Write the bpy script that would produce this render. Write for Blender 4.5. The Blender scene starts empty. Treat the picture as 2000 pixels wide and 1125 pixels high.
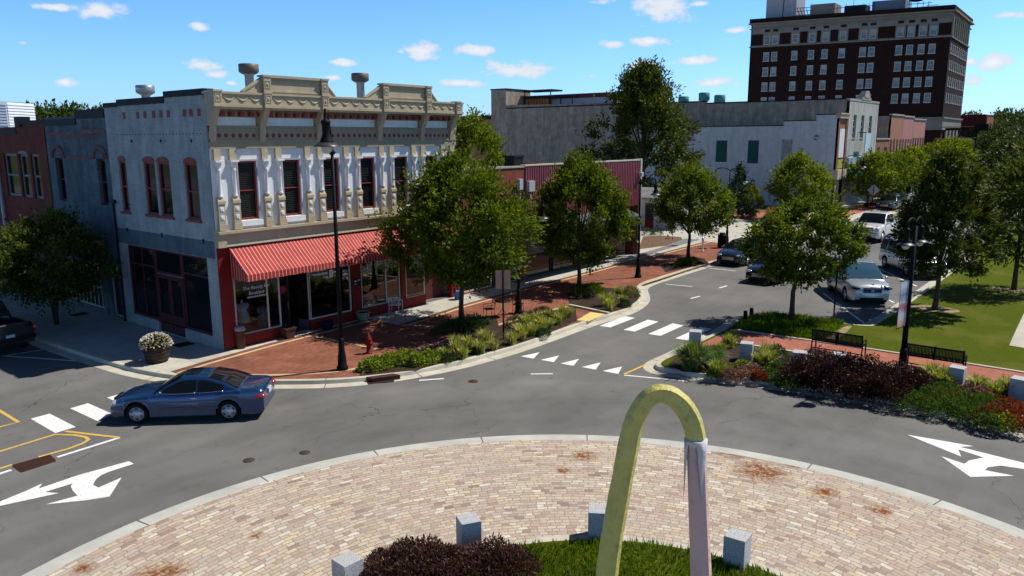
import bpy, bmesh, math, random
import numpy as np
from mathutils import Vector, Matrix
random.seed(7)
C = bpy.context.scene.collection
S = bpy.context.scene
R = math.radians
# ------------------------------------------------------------------ camera
FPX, PITCH, ROLL, YX, CH = 1496.66, .193093, -.0043726, .680370, 8.4
up = np.array([0, -math.cos(PITCH), -math.sin(PITCH)])
_c, _s = math.cos(ROLL), math.sin(ROLL)
up = np.array([[_c, -_s, 0], [_s, _c, 0], [0, 0, 1]]) @ up
fwd = np.array([[_c, -_s, 0], [_s, _c, 0], [0, 0, 1]]) @ np.array([0, -math.sin(PITCH), math.cos(PITCH)])
rt = np.cross(fwd, up)
if rt[0] < 0: rt = -rt
CM = np.array([math.cos(YX) * fwd + math.sin(YX) * rt, -math.cos(YX) * rt + math.sin(YX) * fwd, up])
def ray(x, y): return CM @ np.array([(x - 1000) / FPX, (y - 562.5) / FPX, 1])
_r = ray(439, 685)
CAM = np.array([-_r[0] * (.15 - CH) / _r[2], -_r[1] * (.15 - CH) / _r[2], CH])
def G(x, y, z=.15):
    """where the measured sight line (x, y) of the survey photograph meets the level z"""
    r = ray(x, y); t = (z - CH) / r[2]
    return (CAM[0] + r[0] * t, CAM[1] + r[1] * t)
def D(x, y, d):
    r = ray(x, y); t = d / math.hypot(r[0], r[1])
    return (CAM[0] + r[0] * t, CAM[1] + r[1] * t, CH + r[2] * t)
cam = bpy.data.cameras.new("camera"); camo = bpy.data.objects.new("camera", cam); C.objects.link(camo)
cam.sensor_fit = 'HORIZONTAL'; cam.sensor_width = 36; cam.lens = 36 * FPX / 2000
cam.clip_start = .1; cam.clip_end = 6000
mr = Matrix(((CM[0][0], -CM[0][1], -CM[0][2]), (CM[1][0], -CM[1][1], -CM[1][2]), (CM[2][0], -CM[2][1], -CM[2][2])))
camo.matrix_world = Matrix.Translation(Vector(CAM)) @ mr.to_4x4()
S.camera = camo
# ------------------------------------------------------------------ light
SUN_AZ, SUN_EL = R(-30.5), R(54.5)
sd = Vector((math.cos(SUN_AZ) * math.cos(SUN_EL), math.sin(SUN_AZ) * math.cos(SUN_EL), math.sin(SUN_EL)))
sun = bpy.data.lights.new("sun", 'SUN'); sun.energy = 4.9; sun.angle = R(.5); sun.color = (1, .95, .87)
suno = bpy.data.objects.new("sun", sun); C.objects.link(suno)
suno.rotation_euler = (-sd).to_track_quat('-Z', 'Y').to_euler(); suno.location = (0, 0, 60)
S.view_settings.view_transform = 'Standard'; S.view_settings.look = 'None'
S.view_settings.exposure = .12; S.view_settings.gamma = 1; S.view_settings.use_curve_mapping = False
S.render.engine = 'CYCLES'
SKY_STR = .085
w = bpy.data.worlds.new("World"); S.world = w; w.use_nodes = True
nt = w.node_tree; nt.nodes.clear(); N = nt.nodes.new; L = nt.links.new
def vm(op, a=None, b=None):
    n = N('ShaderNodeVectorMath'); n.operation = op
    for i, v in enumerate((a, b)):
        if v is None: continue
        if isinstance(v, (tuple, list, Vector)): n.inputs[i].default_value = v
        else: L(v, n.inputs[i])
    return n
def mm(op, a=None, b=None, clamp=False):
    n = N('ShaderNodeMath'); n.operation = op; n.use_clamp = clamp
    for i, v in enumerate((a, b)):
        if v is None: continue
        if isinstance(v, (int, float)): n.inputs[i].default_value = v
        else: L(v, n.inputs[i])
    return n.outputs[0]
sky = N('ShaderNodeTexSky'); sky.sky_type = 'NISHITA'; sky.sun_disc = False
sky.sun_elevation = SUN_EL; sky.sun_rotation = R(90) - SUN_AZ; sky.air_density = 1.0; sky.dust_density = .6; sky.ozone_density = 2.2
tc = N('ShaderNodeTexCoord'); dirv = tc.outputs['Generated']
no = N('ShaderNodeTexNoise'); no.inputs['Scale'].default_value = 26; no.inputs['Detail'].default_value = 7; no.inputs['Roughness'].default_value = .62
sc = vm('MULTIPLY', dirv, (1, 1, 1.9)); L(sc.outputs[0], no.inputs['Vector'])
CL = [(105, 13, 42, 6), (210, 20, 46, 14), (388, 50, 17, 8), (385, 128, 42, 14), (420, 145, 24, 7), (675, 123, 26, 6), (822, 99, 32, 12),
      (930, 97, 34, 11), (780, 101, 12, 6), (995, 137, 52, 15), (905, 163, 38, 7), (1292, 18, 66, 24), (1175, 4, 30, 6), (1270, 81, 36, 9),
      (1198, 86, 20, 7), (1255, 124, 42, 10), (1365, 8, 30, 5), (1362, 120, 26, 7), (1975, 28, 34, 8), (1943, 120, 30, 18), (1400, 160, 40, 8),
      (130, 160, 20, 8), (45, 84, 16, 6), (650, 150, 20, 5), (1155, 148, 14, 5), (450, 162, 12, 5), (1905, 160, 30, 12), (1435, 60, 26, 7), (1895, 118, 12, 10)]
acc = None
for (cx, cy, a, b) in CL:
    d0 = ray(cx, cy); d0 = d0 / np.linalg.norm(d0)
    u0 = np.cross(d0, (0, 0, 1)); u0 /= np.linalg.norm(u0); v0 = np.cross(u0, d0)
    k = 1 / FPX * np.dot(d0, CM @ np.array([0, 0, 1])) ** 2
    du = vm('DOT_PRODUCT', vm('SUBTRACT', dirv, tuple(d0)).outputs[0], tuple(u0 / (a * k * 1.25)))
    dv = vm('DOT_PRODUCT', vm('SUBTRACT', dirv, tuple(d0)).outputs[0], tuple(v0 / (b * k * 1.35)))
    q = mm('SQRT', mm('ADD', mm('POWER', mm('ABSOLUTE', du.outputs['Value']), 2), mm('POWER', mm('ABSOLUTE', dv.outputs['Value']), 2)))
    acc = q if acc is None else mm('MINIMUM', acc, q)
front = mm('GREATER_THAN', vm('DOT_PRODUCT', dirv, tuple(CM @ np.array([0, 0, 1]))).outputs['Value'], .2)
q2 = mm('SUBTRACT', mm('ADD', 1.0, mm('MULTIPLY', mm('SUBTRACT', no.outputs['Fac'], .5), 3.6)), acc)
mask = mm('MULTIPLY', mm('MULTIPLY', q2, 1.7, True), front)
mask = mm('MULTIPLY', mask, .93)
cr = N('ShaderNodeMapRange'); L(q2, cr.inputs['Value']); cr.inputs['From Min'].default_value = .2; cr.inputs['From Max'].default_value = 1.6
cr.inputs['To Min'].default_value = .74; cr.inputs['To Max'].default_value = 1.0
ccol = vm('SCALE', (10.3, 10.9, 11.4)); L(cr.outputs[0], ccol.inputs['Scale'])
sepz = N('ShaderNodeSeparateXYZ'); L(dirv, sepz.inputs[0])
tr_ = N('ShaderNodeValToRGB'); L(sepz.outputs[2], tr_.inputs[0]); te = tr_.color_ramp.elements   # pale blue near the horizon, deeper and darker overhead
te[0].position = 0.0; te[0].color = (.46, .72, 1.14, 1); te[1].position = 1.0; te[1].color = (.07, .10, .15, 1)
for p_, c_ in ((.10, (.42, .68, 1.08)), (.19, (.36, .64, 1.0)), (.30, (.20, .32, .50)), (.6, (.09, .13, .20))): q_ = te.new(p_); q_.color = (*c_, 1)
tint = vm('MULTIPLY', vm('MULTIPLY', sky.outputs[0], (2.15, 2.15, 2.15)).outputs[0], tr_.outputs[0])
mx = N('ShaderNodeMix'); mx.data_type = 'RGBA'; L(mask, mx.inputs['Factor']); L(tint.outputs[0], mx.inputs['A']); L(ccol.outputs[0], mx.inputs['B'])
bg = N('ShaderNodeBackground'); bg.inputs['Strength'].default_value = SKY_STR; L(mx.outputs['Result'], bg.inputs['Color'])
wo = N('ShaderNodeOutputWorld'); L(bg.outputs[0], wo.inputs['Surface'])

# ------------------------------------------------------------------ materials
MT = {}
def newmat(name):
    m = bpy.data.materials.new(name); m.use_nodes = True; m.node_tree.nodes.clear(); MT[name] = m
    t = m.node_tree; o = t.nodes.new('ShaderNodeOutputMaterial'); b = t.nodes.new('ShaderNodeBsdfPrincipled')
    t.links.new(b.outputs[0], o.inputs[0]); return m, t, b, o
def tnoise(t, vec, scale, detail=4, rough=.55):
    n = t.nodes.new('ShaderNodeTexNoise'); n.inputs['Scale'].default_value = scale; n.inputs['Detail'].default_value = detail
    n.inputs['Roughness'].default_value = rough; t.links.new(vec, n.inputs['Vector']); return n.outputs['Fac']
def tmap(t, v, a, b, c, d):
    n = t.nodes.new('ShaderNodeMapRange'); t.links.new(v, n.inputs['Value'])
    for k, x in zip(('From Min', 'From Max', 'To Min', 'To Max'), (a, b, c, d)): n.inputs[k].default_value = x
    return n.outputs[0]
def tmath(t, op, a, b=None, clamp=False):
    n = t.nodes.new('ShaderNodeMath'); n.operation = op; n.use_clamp = clamp
    for i, v in enumerate((a, b)):
        if v is None: continue
        if isinstance(v, (int, float)): n.inputs[i].default_value = v
        else: t.links.new(v, n.inputs[i])
    return n.outputs[0]
def tmixc(t, f, a, b, mode='MIX'):
    n = t.nodes.new('ShaderNodeMix'); n.data_type = 'RGBA'; n.blend_type = mode
    for k, v in (('Factor', f), ('A', a), ('B', b)):
        if isinstance(v, (int, float)): n.inputs[k].default_value = v
        elif isinstance(v, tuple): n.inputs[k].default_value = v if len(v) == 4 else (*v, 1)
        else: t.links.new(v, n.inputs[k])
    return n.outputs['Result']
def tpos(t): return t.nodes.new('ShaderNodeNewGeometry').outputs['Position']
def tobj(t): return t.nodes.new('ShaderNodeTexCoord').outputs['Object']
def tvec(t, v, op, b):
    n = t.nodes.new('ShaderNodeVectorMath'); n.operation = op; t.links.new(v, n.inputs[0]); n.inputs[1].default_value = b; return n.outputs[0]
def tscale(t, col, f):
    n = t.nodes.new('ShaderNodeVectorMath'); n.operation = 'SCALE'
    if isinstance(col, tuple): n.inputs[0].default_value = col
    else: t.links.new(col, n.inputs[0])
    t.links.new(f, n.inputs['Scale']); return n.outputs[0]
def tbump(t, b, h, s, d=.02):
    n = t.nodes.new('ShaderNodeBump'); n.inputs['Strength'].default_value = s; n.inputs['Distance'].default_value = d
    t.links.new(h, n.inputs['Height']); t.links.new(n.outputs[0], b.inputs['Normal'])
def mat(name, col, rough=.7, metal=0., var=.12, vs=2., bump=0., bs=40., coat=0., obj=False, streak=0., fine=0.):
    if name in MT: return MT[name]
    m, t, b, o = newmat(name); v = tobj(t) if obj else tpos(t)
    f = tmap(t, tnoise(t, v, vs, 6), .3, .7, 1 - var, 1 + var)
    if fine: f = tmath(t, 'MULTIPLY', f, tmap(t, tnoise(t, v, 60, 3, .8), .3, .7, 1 - fine, 1 + fine))
    if streak:
        sv = tvec(t, v, 'MULTIPLY', (2.2, 2.2, .22))
        f = tmath(t, 'MULTIPLY', f, tmap(t, tnoise(t, sv, 1.3, 6, .7), .35, .62, 1 - streak, 1))
    t.links.new(tscale(t, tuple(col), f), b.inputs['Base Color'])
    if rough >= .5 and not coat: b.inputs['Specular IOR Level'].default_value = .12
    b.inputs['Roughness'].default_value = rough; b.inputs['Metallic'].default_value = metal
    if coat: b.inputs['Coat Weight'].default_value = coat; b.inputs['Coat Roughness'].default_value = .04
    if bump: tbump(t, b, tnoise(t, v, bs, 5), bump)
    return m
def brick(name, c1, c2, mortar, bw=.22, bh=.075, ms=.01, var=.15, streak=.2, ground=False, rough=.85, bump=.25, spread=.0, rot=0.):
    if name in MT: return MT[name]
    m, t, b, o = newmat(name); v = tpos(t)
    sx = t.nodes.new('ShaderNodeSeparateXYZ'); t.links.new(v, sx.inputs[0])
    cx = t.nodes.new('ShaderNodeCombineXYZ')
    if ground: t.links.new(sx.outputs[0], cx.inputs[0]); t.links.new(sx.outputs[1], cx.inputs[1])
    else: t.links.new(tmath(t, 'ADD', sx.outputs[0], sx.outputs[1]), cx.inputs[0]); t.links.new(sx.outputs[2], cx.inputs[1])
    vec = cx.outputs[0]
    if rot:
        mp = t.nodes.new('ShaderNodeMapping'); mp.inputs['Rotation'].default_value = (0, 0, rot); t.links.new(vec, mp.inputs[0]); vec = mp.outputs[0]
    bt = t.nodes.new('ShaderNodeTexBrick'); t.links.new(vec, bt.inputs['Vector'])
    bt.inputs['Scale'].default_value = 1; bt.inputs['Brick Width'].default_value = bw; bt.inputs['Row Height'].default_value = bh
    bt.inputs['Mortar Size'].default_value = ms; bt.inputs['Mortar Smooth'].default_value = .3
    bt.inputs['Color1'].default_value = (*c1, 1); bt.inputs['Color2'].default_value = (*c2, 1); bt.inputs['Mortar'].default_value = (*mortar, 1)
    f = tmap(t, tnoise(t, v, 1.1, 6, .65), .3, .7, 1 - var, 1 + var)
    if streak:
        sv = tvec(t, v, 'MULTIPLY', (1.6, 1.6, .2) if not ground else (.8, .8, 1))
        f = tmath(t, 'MULTIPLY', f, tmap(t, tnoise(t, sv, 1.2, 7, .7), .38, .62, 1 - streak, 1))
    t.links.new(tscale(t, bt.outputs['Color'], f), b.inputs['Base Color'])
    b.inputs['Roughness'].default_value = rough; b.inputs['Specular IOR Level'].default_value = .12
    if bump: tbump(t, b, tmath(t, 'SUBTRACT', 1, bt.outputs['Fac']), bump, .01)
    return m
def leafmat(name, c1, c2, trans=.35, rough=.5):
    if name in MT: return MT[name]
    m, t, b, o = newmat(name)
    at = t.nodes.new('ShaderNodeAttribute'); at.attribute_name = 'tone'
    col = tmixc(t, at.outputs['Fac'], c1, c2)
    f = tmap(t, tnoise(t, tobj(t), .9, 3), .35, .65, .75, 1.25)
    col = tscale(t, col, f)
    t.links.new(col, b.inputs['Base Color']); b.inputs['Roughness'].default_value = rough
    b.inputs['Specular IOR Level'].default_value = .22
    tr = t.nodes.new('ShaderNodeBsdfTranslucent')
    t.links.new(tmixc(t, 1.0, col, (1.25, 1.15, .35), 'MULTIPLY'), tr.inputs['Color'])
    ms = t.nodes.new('ShaderNodeMixShader'); ms.inputs[0].default_value = trans
    t.links.new(b.outputs[0], ms.inputs[1]); t.links.new(tr.outputs[0], ms.inputs[2]); t.links.new(ms.outputs[0], o.inputs[0])
    return m
def glassmat(name, col, rough=.06, opaque=1., spec=.6):
    if name in MT: return MT[name]
    m, t, b, o = newmat(name); b.inputs['Base Color'].default_value = (*col, 1); b.inputs['Roughness'].default_value = rough
    b.inputs['Specular IOR Level'].default_value = spec
    tbump(t, b, tnoise(t, tobj(t), 1.5, 2), .03, .05)
    if opaque < 1:
        tr = t.nodes.new('ShaderNodeBsdfTransparent'); tr.inputs[0].default_value = (.68, .72, .72, 1)
        lw = t.nodes.new('ShaderNodeFresnel'); lw.inputs[0].default_value = 1.5
        gl = t.nodes.new('ShaderNodeBsdfGlossy'); gl.inputs['Roughness'].default_value = .02
        ms = t.nodes.new('ShaderNodeMixShader')
        t.links.new(tmath(t, 'MULTIPLY', lw.outputs[0], .8, True), ms.inputs[0]); t.links.new(tr.outputs[0], ms.inputs[1]); t.links.new(gl.outputs[0], ms.inputs[2])
        t.links.new(ms.outputs[0], o.inputs[0])
    return m
# asphalt
def asphalt(name, base, patch=.16):
    m, t, b, o = newmat(name); v = tpos(t)
    f = tmap(t, tnoise(t, v, .22, 5, .6), .3, .7, 1 - patch, 1 + patch)
    f = tmath(t, 'MULTIPLY', f, tmap(t, tnoise(t, v, 38, 3, .8), .25, .75, .80, 1.22))
    f = tmath(t, 'MULTIPLY', f, tmap(t, tnoise(t, v, 1.7, 6, .7), .56, .68, 1, .84))
    sv = tvec(t, v, 'MULTIPLY', (.25, 1.6, 1)); f = tmath(t, 'MULTIPLY', f, tmap(t, tnoise(t, sv, .7, 4), .35, .65, .93, 1.05))
    cv = tvec(t, v, 'SUBTRACT', (-7.94, -22.57, 0)); cl_ = t.nodes.new('ShaderNodeVectorMath'); cl_.operation = 'LENGTH'; t.links.new(cv, cl_.inputs[0])
    for r0, wd_, k_ in ((12.9, .55, .10), (14.7, .5, .09), (16.6, .45, -.08)):   # polished wheel tracks and the dusty edge of the roundabout
        q_ = tmath(t, 'SUBTRACT', 1, tmath(t, 'DIVIDE', tmath(t, 'ABSOLUTE', tmath(t, 'SUBTRACT', cl_.outputs['Value'], r0)), wd_), True)
        f = tmath(t, 'MULTIPLY', f, tmath(t, 'SUBTRACT', 1, tmath(t, 'MULTIPLY', tmath(t, 'MULTIPLY', q_, tmap(t, tnoise(t, v, .9, 4), .35, .6, .3, 1.3)), k_)))
    f = tmath(t, 'MULTIPLY', f, tmap(t, tnoise(t, tvec(t, v, 'ADD', (9, 4, 0)), 4.5, 5, .6), .66, .72, 1, .72))
    vo = t.nodes.new('ShaderNodeTexVoronoi'); vo.feature = 'DISTANCE_TO_EDGE'; vo.inputs['Scale'].default_value = .16
    wv = tvec(t, v, 'ADD', (3, 1, 0)); nz = t.nodes.new('ShaderNodeTexNoise'); nz.inputs['Scale'].default_value = .8; nz.inputs['Detail'].default_value = 6
    t.links.new(v, nz.inputs['Vector']); ad = t.nodes.new('ShaderNodeVectorMath'); ad.operation = 'MULTIPLY_ADD'
    t.links.new(nz.outputs['Color'], ad.inputs[0]); ad.inputs[1].default_value = (2, 2, 0); t.links.new(wv, ad.inputs[2]); t.links.new(ad.outputs[0], vo.inputs['Vector'])
    crk = tmap(t, vo.outputs['Distance'], .0, .003, .0, 1.)
    gate = tmap(t, tnoise(t, v, .35, 3), .46, .54, 1., 0.)
    cr = tmath(t, 'MAXIMUM', crk, gate, True)
    f = tmath(t, 'MULTIPLY', f, tmap(t, cr, 0, 1, .45, 1))
    t.links.new(tscale(t, base, f), b.inputs['Base Color']); b.inputs['Roughness'].default_value = .82; b.inputs['Specular IOR Level'].default_value = .18
    tbump(t, b, tnoise(t, v, 90, 3), .35, .01); return m
asphalt('asphalt', (.150, .147, .139), .22)
asphalt('asphalt_light', (.19, .19, .19), .1)
def paintmark(name, col, wear=.5):
    m, t, b, o = newmat(name); v = tpos(t)
    f = tmap(t, tnoise(t, v, 14, 6, .75), .47, .68, 0, wear)
    t.links.new(tmixc(t, f, col, (.17, .17, .17)), b.inputs['Base Color']); b.inputs['Roughness'].default_value = .7; return m
paintmark('paint_white', (.80, .80, .79)); paintmark('paint_yellow', (.66, .42, .08))
mat('concrete', (.45, .42, .34), .85, var=.12, vs=.9, bump=.15, bs=60, fine=.08)
brick('concrete_walk', (.50, .475, .40), (.465, .44, .375), (.27, .25, .21), 1.55, 1.5, .014, .12, .08, True, bump=.2)
mat('kerb', (.50, .47, .38), .85, var=.16, vs=1.3, bump=.2, bs=50, fine=.1)
mat('kerb_ring', (.46, .46, .42), .85, var=.14, vs=1.3, bump=.2, bs=50, fine=.1)
mat('joint', (.10, .095, .085), .9)
mat('tan_band', (.56, .42, .24), .85, var=.14, vs=3)
mat('mulch', (.045, .03, .022), .95, var=.4, vs=9, bump=.9, bs=50, fine=.4)
mat('mulch_brown', (.15, .095, .06), .95, var=.3, vs=5, bump=.9, bs=30, fine=.3)
mat('soil_tan', (.30, .23, .13), .95, var=.3, vs=3, bump=.5)
mat('tactile', (.72, .52, .20), .8, var=.1)
brick('paver', (.32, .125, .075), (.24, .09, .057), (.14, .07, .05), .2, .1, .006, .16, .25, True)
brick('paver_dark', (.25, .105, .065), (.19, .08, .05), (.12, .06, .04), .2, .1, .006, .16, .2, True, rot=R(90))
brick('paver_pink', (.45, .17, .11), (.36, .13, .085), (.22, .11, .08), .2, .1, .006, .14, .2, True, rot=R(90))
def lawnmat(name, c1, c2, dry):
    m, t, b, o = newmat(name); v = tpos(t)
    col = tmixc(t, tmap(t, tnoise(t, v, 22, 5, .8), .35, .65, 0, 1), c1, c2)
    col = tmixc(t, tmap(t, tnoise(t, v, .45, 5, .6), .50, .72, 0, .7), col, dry)
    t.links.new(col, b.inputs['Base Color']); b.inputs['Roughness'].default_value = 1; b.inputs['Specular IOR Level'].default_value = .03; tbump(t, b, tnoise(t, v, 60, 4, .8), .9, .04); return m
lawnmat('lawn', (.070, .096, .008), (.105, .132, .012), (.17, .16, .04))
lawnmat('far_ground', (.07, .10, .03), (.10, .13, .05), (.16, .14, .08))
# cobbles laid in rings
def cobble():
    m, t, b, o = newmat('cobble'); v = tobj(t)
    sx = t.nodes.new('ShaderNodeSeparateXYZ'); t.links.new(v, sx.inputs[0])
    rad = tmath(t, 'SQRT', tmath(t, 'ADD', tmath(t, 'MULTIPLY', sx.outputs[0], sx.outputs[0]), tmath(t, 'MULTIPLY', sx.outputs[1], sx.outputs[1])))
    ang = tmath(t, 'ARCTAN2', sx.outputs[1], sx.outputs[0])
    wob = tmath(t, 'MULTIPLY', tmath(t, 'SUBTRACT', tnoise(t, v, 1.6, 3), .5), .16)
    wob2 = tmath(t, 'MULTIPLY', tmath(t, 'SUBTRACT', tnoise(t, v, 5.5, 2), .5), .15)
    cx = t.nodes.new('ShaderNodeCombineXYZ'); t.links.new(tmath(t, 'ADD', tmath(t, 'MULTIPLY', ang, 8.6), wob2), cx.inputs[0]); t.links.new(tmath(t, 'ADD', rad, wob), cx.inputs[1])
    bt = t.nodes.new('ShaderNodeTexBrick'); t.links.new(cx.outputs[0], bt.inputs['Vector'])
    for k, x in (('Scale', 1), ('Brick Width', .29), ('Row Height', .125), ('Mortar Size', .011), ('Mortar Smooth', .35), ('Bias', 0)): bt.inputs[k].default_value = x
    bt.squash = .78; bt.squash_frequency = 3; bt.offset = .43
    bt.inputs['Color1'].default_value = (0, 0, 0, 1); bt.inputs['Color2'].default_value = (1, 1, 1, 1); bt.inputs['Mortar'].default_value = (0, 0, 0, 1)
    rp = t.nodes.new('ShaderNodeValToRGB'); t.links.new(bt.outputs['Color'], rp.inputs[0]); e = rp.color_ramp.elements
    pal = [(0, (.24, .17, .13)), (.07, (.41, .30, .235)), (.22, (.47, .355, .28)), (.36, (.53, .435, .34)), (.47, (.43, .33, .265)), (.58, (.56, .49, .37)),
           (.68, (.38, .325, .275)), (.78, (.66, .62, .51)), (.84, (.51, .41, .31)), (.93, (.62, .52, .32)), (1, (.33, .25, .20))]
    e[0].position = 0; e[0].color = (*pal[0][1], 1); e[1].position = 1; e[1].color = (*pal[-1][1], 1)
    for p, c in pal[1:-1]:
        q = e.new(p); q.color = (*c, 1)
    col = tmixc(t, bt.outputs['Fac'], rp.outputs[0], (.31, .25, .20))
    col = tmixc(t, tmap(t, tnoise(t, v, .55, 4), .36, .66, 0, .45), col, (.44, .375, .31))
    col = tscale(t, col, tmap(t, tnoise(t, v, 26, 4, .7), .3, .7, .84, 1.14))
    # rust stains with a shape of their own
    st = None
    for (px, py, rr) in RUST:
        g = G(px, py, .2); lx, ly = g[0] - IC[0], g[1] - IC[1]
        dv = tvec(t, v, 'SUBTRACT', (lx, ly, .15)); dn = t.nodes.new('ShaderNodeVectorMath'); dn.operation = 'LENGTH'; t.links.new(dv, dn.inputs[0])
        q = tmap(t, dn.outputs['Value'], 0, rr, 1.5, 0)
        st = q if st is None else tmath(t, 'MAXIMUM', st, q)
    sn = tmath(t, 'MULTIPLY', st, tmap(t, tnoise(t, v, 9, 5, .75), .36, .62, .0, 1.3))
    col = tmixc(t, tmath(t, 'MULTIPLY', sn, .95, True), col, (.20, .065, .010))
    t.links.new(col, b.inputs['Base Color']); b.inputs['Roughness'].default_value = .8; b.inputs['Specular IOR Level'].default_value = .15
    hh = tmath(t, 'SUBTRACT', tmath(t, 'MULTIPLY', tnoise(t, v, 12, 3), .5), tmath(t, 'MULTIPLY', bt.outputs['Fac'], .9))
    tbump(t, b, hh, .8, .022); return m
IC, IR = (-7.94, -22.57), 11.6
RUST = [(1140, 886, .42), (1430, 878, .55), (1485, 916, .85), (1612, 958, .45), (1725, 995, .35), (310, 1120, .7), (165, 1105, .3), (500, 1042, .22), (1550, 905, .3), (1100, 915, .25), (1365, 1000, .2)]
cobble()
# ------------------------------------------------------------------ mesh building
ORG = {}
class MB:
    def __init__(s): s.v = []; s.f = []; s.m = []; s.sm = []; s.M = None; s.tone = None
    def add(s, vs, fs, m=0, smooth=False):
        o = len(s.v)
        if s.M is not None: vs = [tuple(s.M @ Vector(v)) for v in vs]
        s.v.extend([tuple(v) for v in vs])
        for f in fs: s.f.append(tuple(i + o for i in f)); s.m.append(m); s.sm.append(smooth)
        return s
    def box(s, x0, x1, y0, y1, z0, z1, m=0):
        return s.add([(x0, y0, z0), (x1, y0, z0), (x1, y1, z0), (x0, y1, z0), (x0, y0, z1), (x1, y0, z1), (x1, y1, z1), (x0, y1, z1)],
                     [(0, 3, 2, 1), (4, 5, 6, 7), (0, 1, 5, 4), (1, 2, 6, 5), (2, 3, 7, 6), (3, 0, 4, 7)], m)
    def quad(s, a, b, c, d, m=0): return s.add([a, b, c, d], [(0, 1, 2, 3)], m)
    def tube(s, pts, rs, n=8, m=0, cap=True, smooth=True, up=None):
        pts = [Vector(p) for p in pts]
        if isinstance(rs, (int, float)): rs = [rs] * len(pts)
        vs = []; prev = None
        for i, p in enumerate(pts):
            d = (pts[min(i + 1, len(pts) - 1)] - pts[max(i - 1, 0)]).normalized()
            if prev is None:
                a = Vector((0, 0, 1)) if abs(d.z) < .9 else Vector((1, 0, 0))
                if up: a = Vector(up)
                u = d.cross(a).normalized()
            else: u = (prev - d * prev.dot(d)).normalized()
            prev = u; w_ = d.cross(u)
            for k in range(n):
                t = 2 * math.pi * (k + .5) / n
                vs.append(p + (u * math.cos(t) + w_ * math.sin(t)) * rs[i])
        fs = [(i * n + k, i * n + (k + 1) % n, (i + 1) * n + (k + 1) % n, (i + 1) * n + k) for i in range(len(pts) - 1) for k in range(n)]
        if cap: fs += [tuple(range(n))[::-1], tuple(range((len(pts) - 1) * n, len(pts) * n))]
        return s.add(vs, fs, m, smooth)
    def cyl(s, p0, p1, r0, r1=None, n=12, m=0, smooth=True): return s.tube([p0, p1], [r0, r0 if r1 is None else r1], n, m, True, smooth)
    def lathe(s, prof, c=(0, 0, 0), n=16, m=0, smooth=True, axis='z'):
        vs = []
        for r, z in prof:
            for k in range(n):
                t = 2 * math.pi * k / n
                a, b_ = r * math.cos(t), r * math.sin(t)
                vs.append((c[0] + a, c[1] + b_, c[2] + z) if axis == 'z' else (c[0] + a, c[1] + z, c[2] + b_) if axis == 'y' else (c[0] + z, c[1] + a, c[2] + b_))
        fs = [(i * n + k, i * n + (k + 1) % n, (i + 1) * n + (k + 1) % n, (i + 1) * n + k) for i in range(len(prof) - 1) for k in range(n)]
        if prof[0][0] > 1e-4: fs.append(tuple(range(n))[::-1])
        if prof[-1][0] > 1e-4: fs.append(tuple(range((len(prof) - 1) * n, len(prof) * n)))
        return s.add(vs, fs, m, smooth)
    def ell(s, c, r, n=12, m=0):
        prof = [(math.sin(math.pi * i / 8), -math.cos(math.pi * i / 8)) for i in range(9)]
        vs = [(c[0] + r[0] * p * math.cos(2 * math.pi * k / n), c[1] + r[1] * p * math.sin(2 * math.pi * k / n), c[2] + r[2] * z) for p, z in prof for k in range(n)]
        fs = [(i * n + k, i * n + (k + 1) % n, (i + 1) * n + (k + 1) % n, (i + 1) * n + k) for i in range(8) for k in range(n)]
        return s.add(vs, fs, m, True)
    def prism(s, poly, z0, z1, m=0):
        n = len(poly); a = sum(poly[i][0] * poly[(i + 1) % n][1] - poly[(i + 1) % n][0] * poly[i][1] for i in range(n))
        if a < 0: poly = poly[::-1]
        return s.add([(x, y, z0) for x, y in poly] + [(x, y, z1) for x, y in poly],
                     [tuple(range(n))[::-1], tuple(range(n, 2 * n))] + [(i, (i + 1) % n, n + (i + 1) % n, n + i) for i in range(n)], m)
    def sheet(s, poly, z, m=0):
        n = len(poly); a = sum(poly[i][0] * poly[(i + 1) % n][1] - poly[(i + 1) % n][0] * poly[i][1] for i in range(n))
        if a < 0: poly = poly[::-1]
        return s.add([(x, y, z) for x, y in poly], [tuple(range(n))], m)
    def plate(s, org, ux, uy, poly, th, m=0):
        """extrude a 2-D outline lying in the plane org + a*ux + b*uy"""
        ux, uy, org = Vector(ux), Vector(uy), Vector(org); nn = ux.cross(uy).normalized() * th; n = len(poly)
        a = [org + ux * p[0] + uy * p[1] for p in poly]; b_ = [p + nn for p in a]
        return s.add(a + b_, [tuple(range(n))[::-1], tuple(range(n, 2 * n))] + [(i, (i + 1) % n, n + (i + 1) % n, n + i) for i in range(n)], m)
    def build(s, name, mats, parent=None, loc=None, world=False, sharp=None, fix=True, bevel=0):
        me = bpy.data.meshes.new(name); o = bpy.data.objects.new(name, me)
        off = Vector((0, 0, 0))
        if parent is not None and world: off = ORG[parent.name]
        if loc is not None and parent is None: off = Vector(loc)
        me.from_pydata([tuple(Vector(v) - off) for v in s.v], [], s.f)
        if not isinstance(mats, (list, tuple)): mats = [mats]
        for m in mats: me.materials.append(MT[m] if isinstance(m, str) else m)
        me.polygons.foreach_set('material_index', s.m); me.polygons.foreach_set('use_smooth', s.sm)
        if fix and len(s.f) < 60000:
            bm = bmesh.new(); bm.from_mesh(me); bmesh.ops.recalc_face_normals(bm, faces=bm.faces)
            bm.to_mesh(me); bm.free()
        if s.tone is not None:
            at = me.attributes.new('tone', 'FLOAT', 'POINT'); at.data.foreach_set('value', np.asarray(s.tone, dtype=np.float32))
        if sharp: me.set_sharp_from_angle(angle=R(sharp))
        me.update(); C.objects.link(o)
        if bevel:
            b_ = o.modifiers.new('bevel', 'BEVEL'); b_.width = bevel; b_.segments = 2; b_.limit_method = 'ANGLE'
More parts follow.
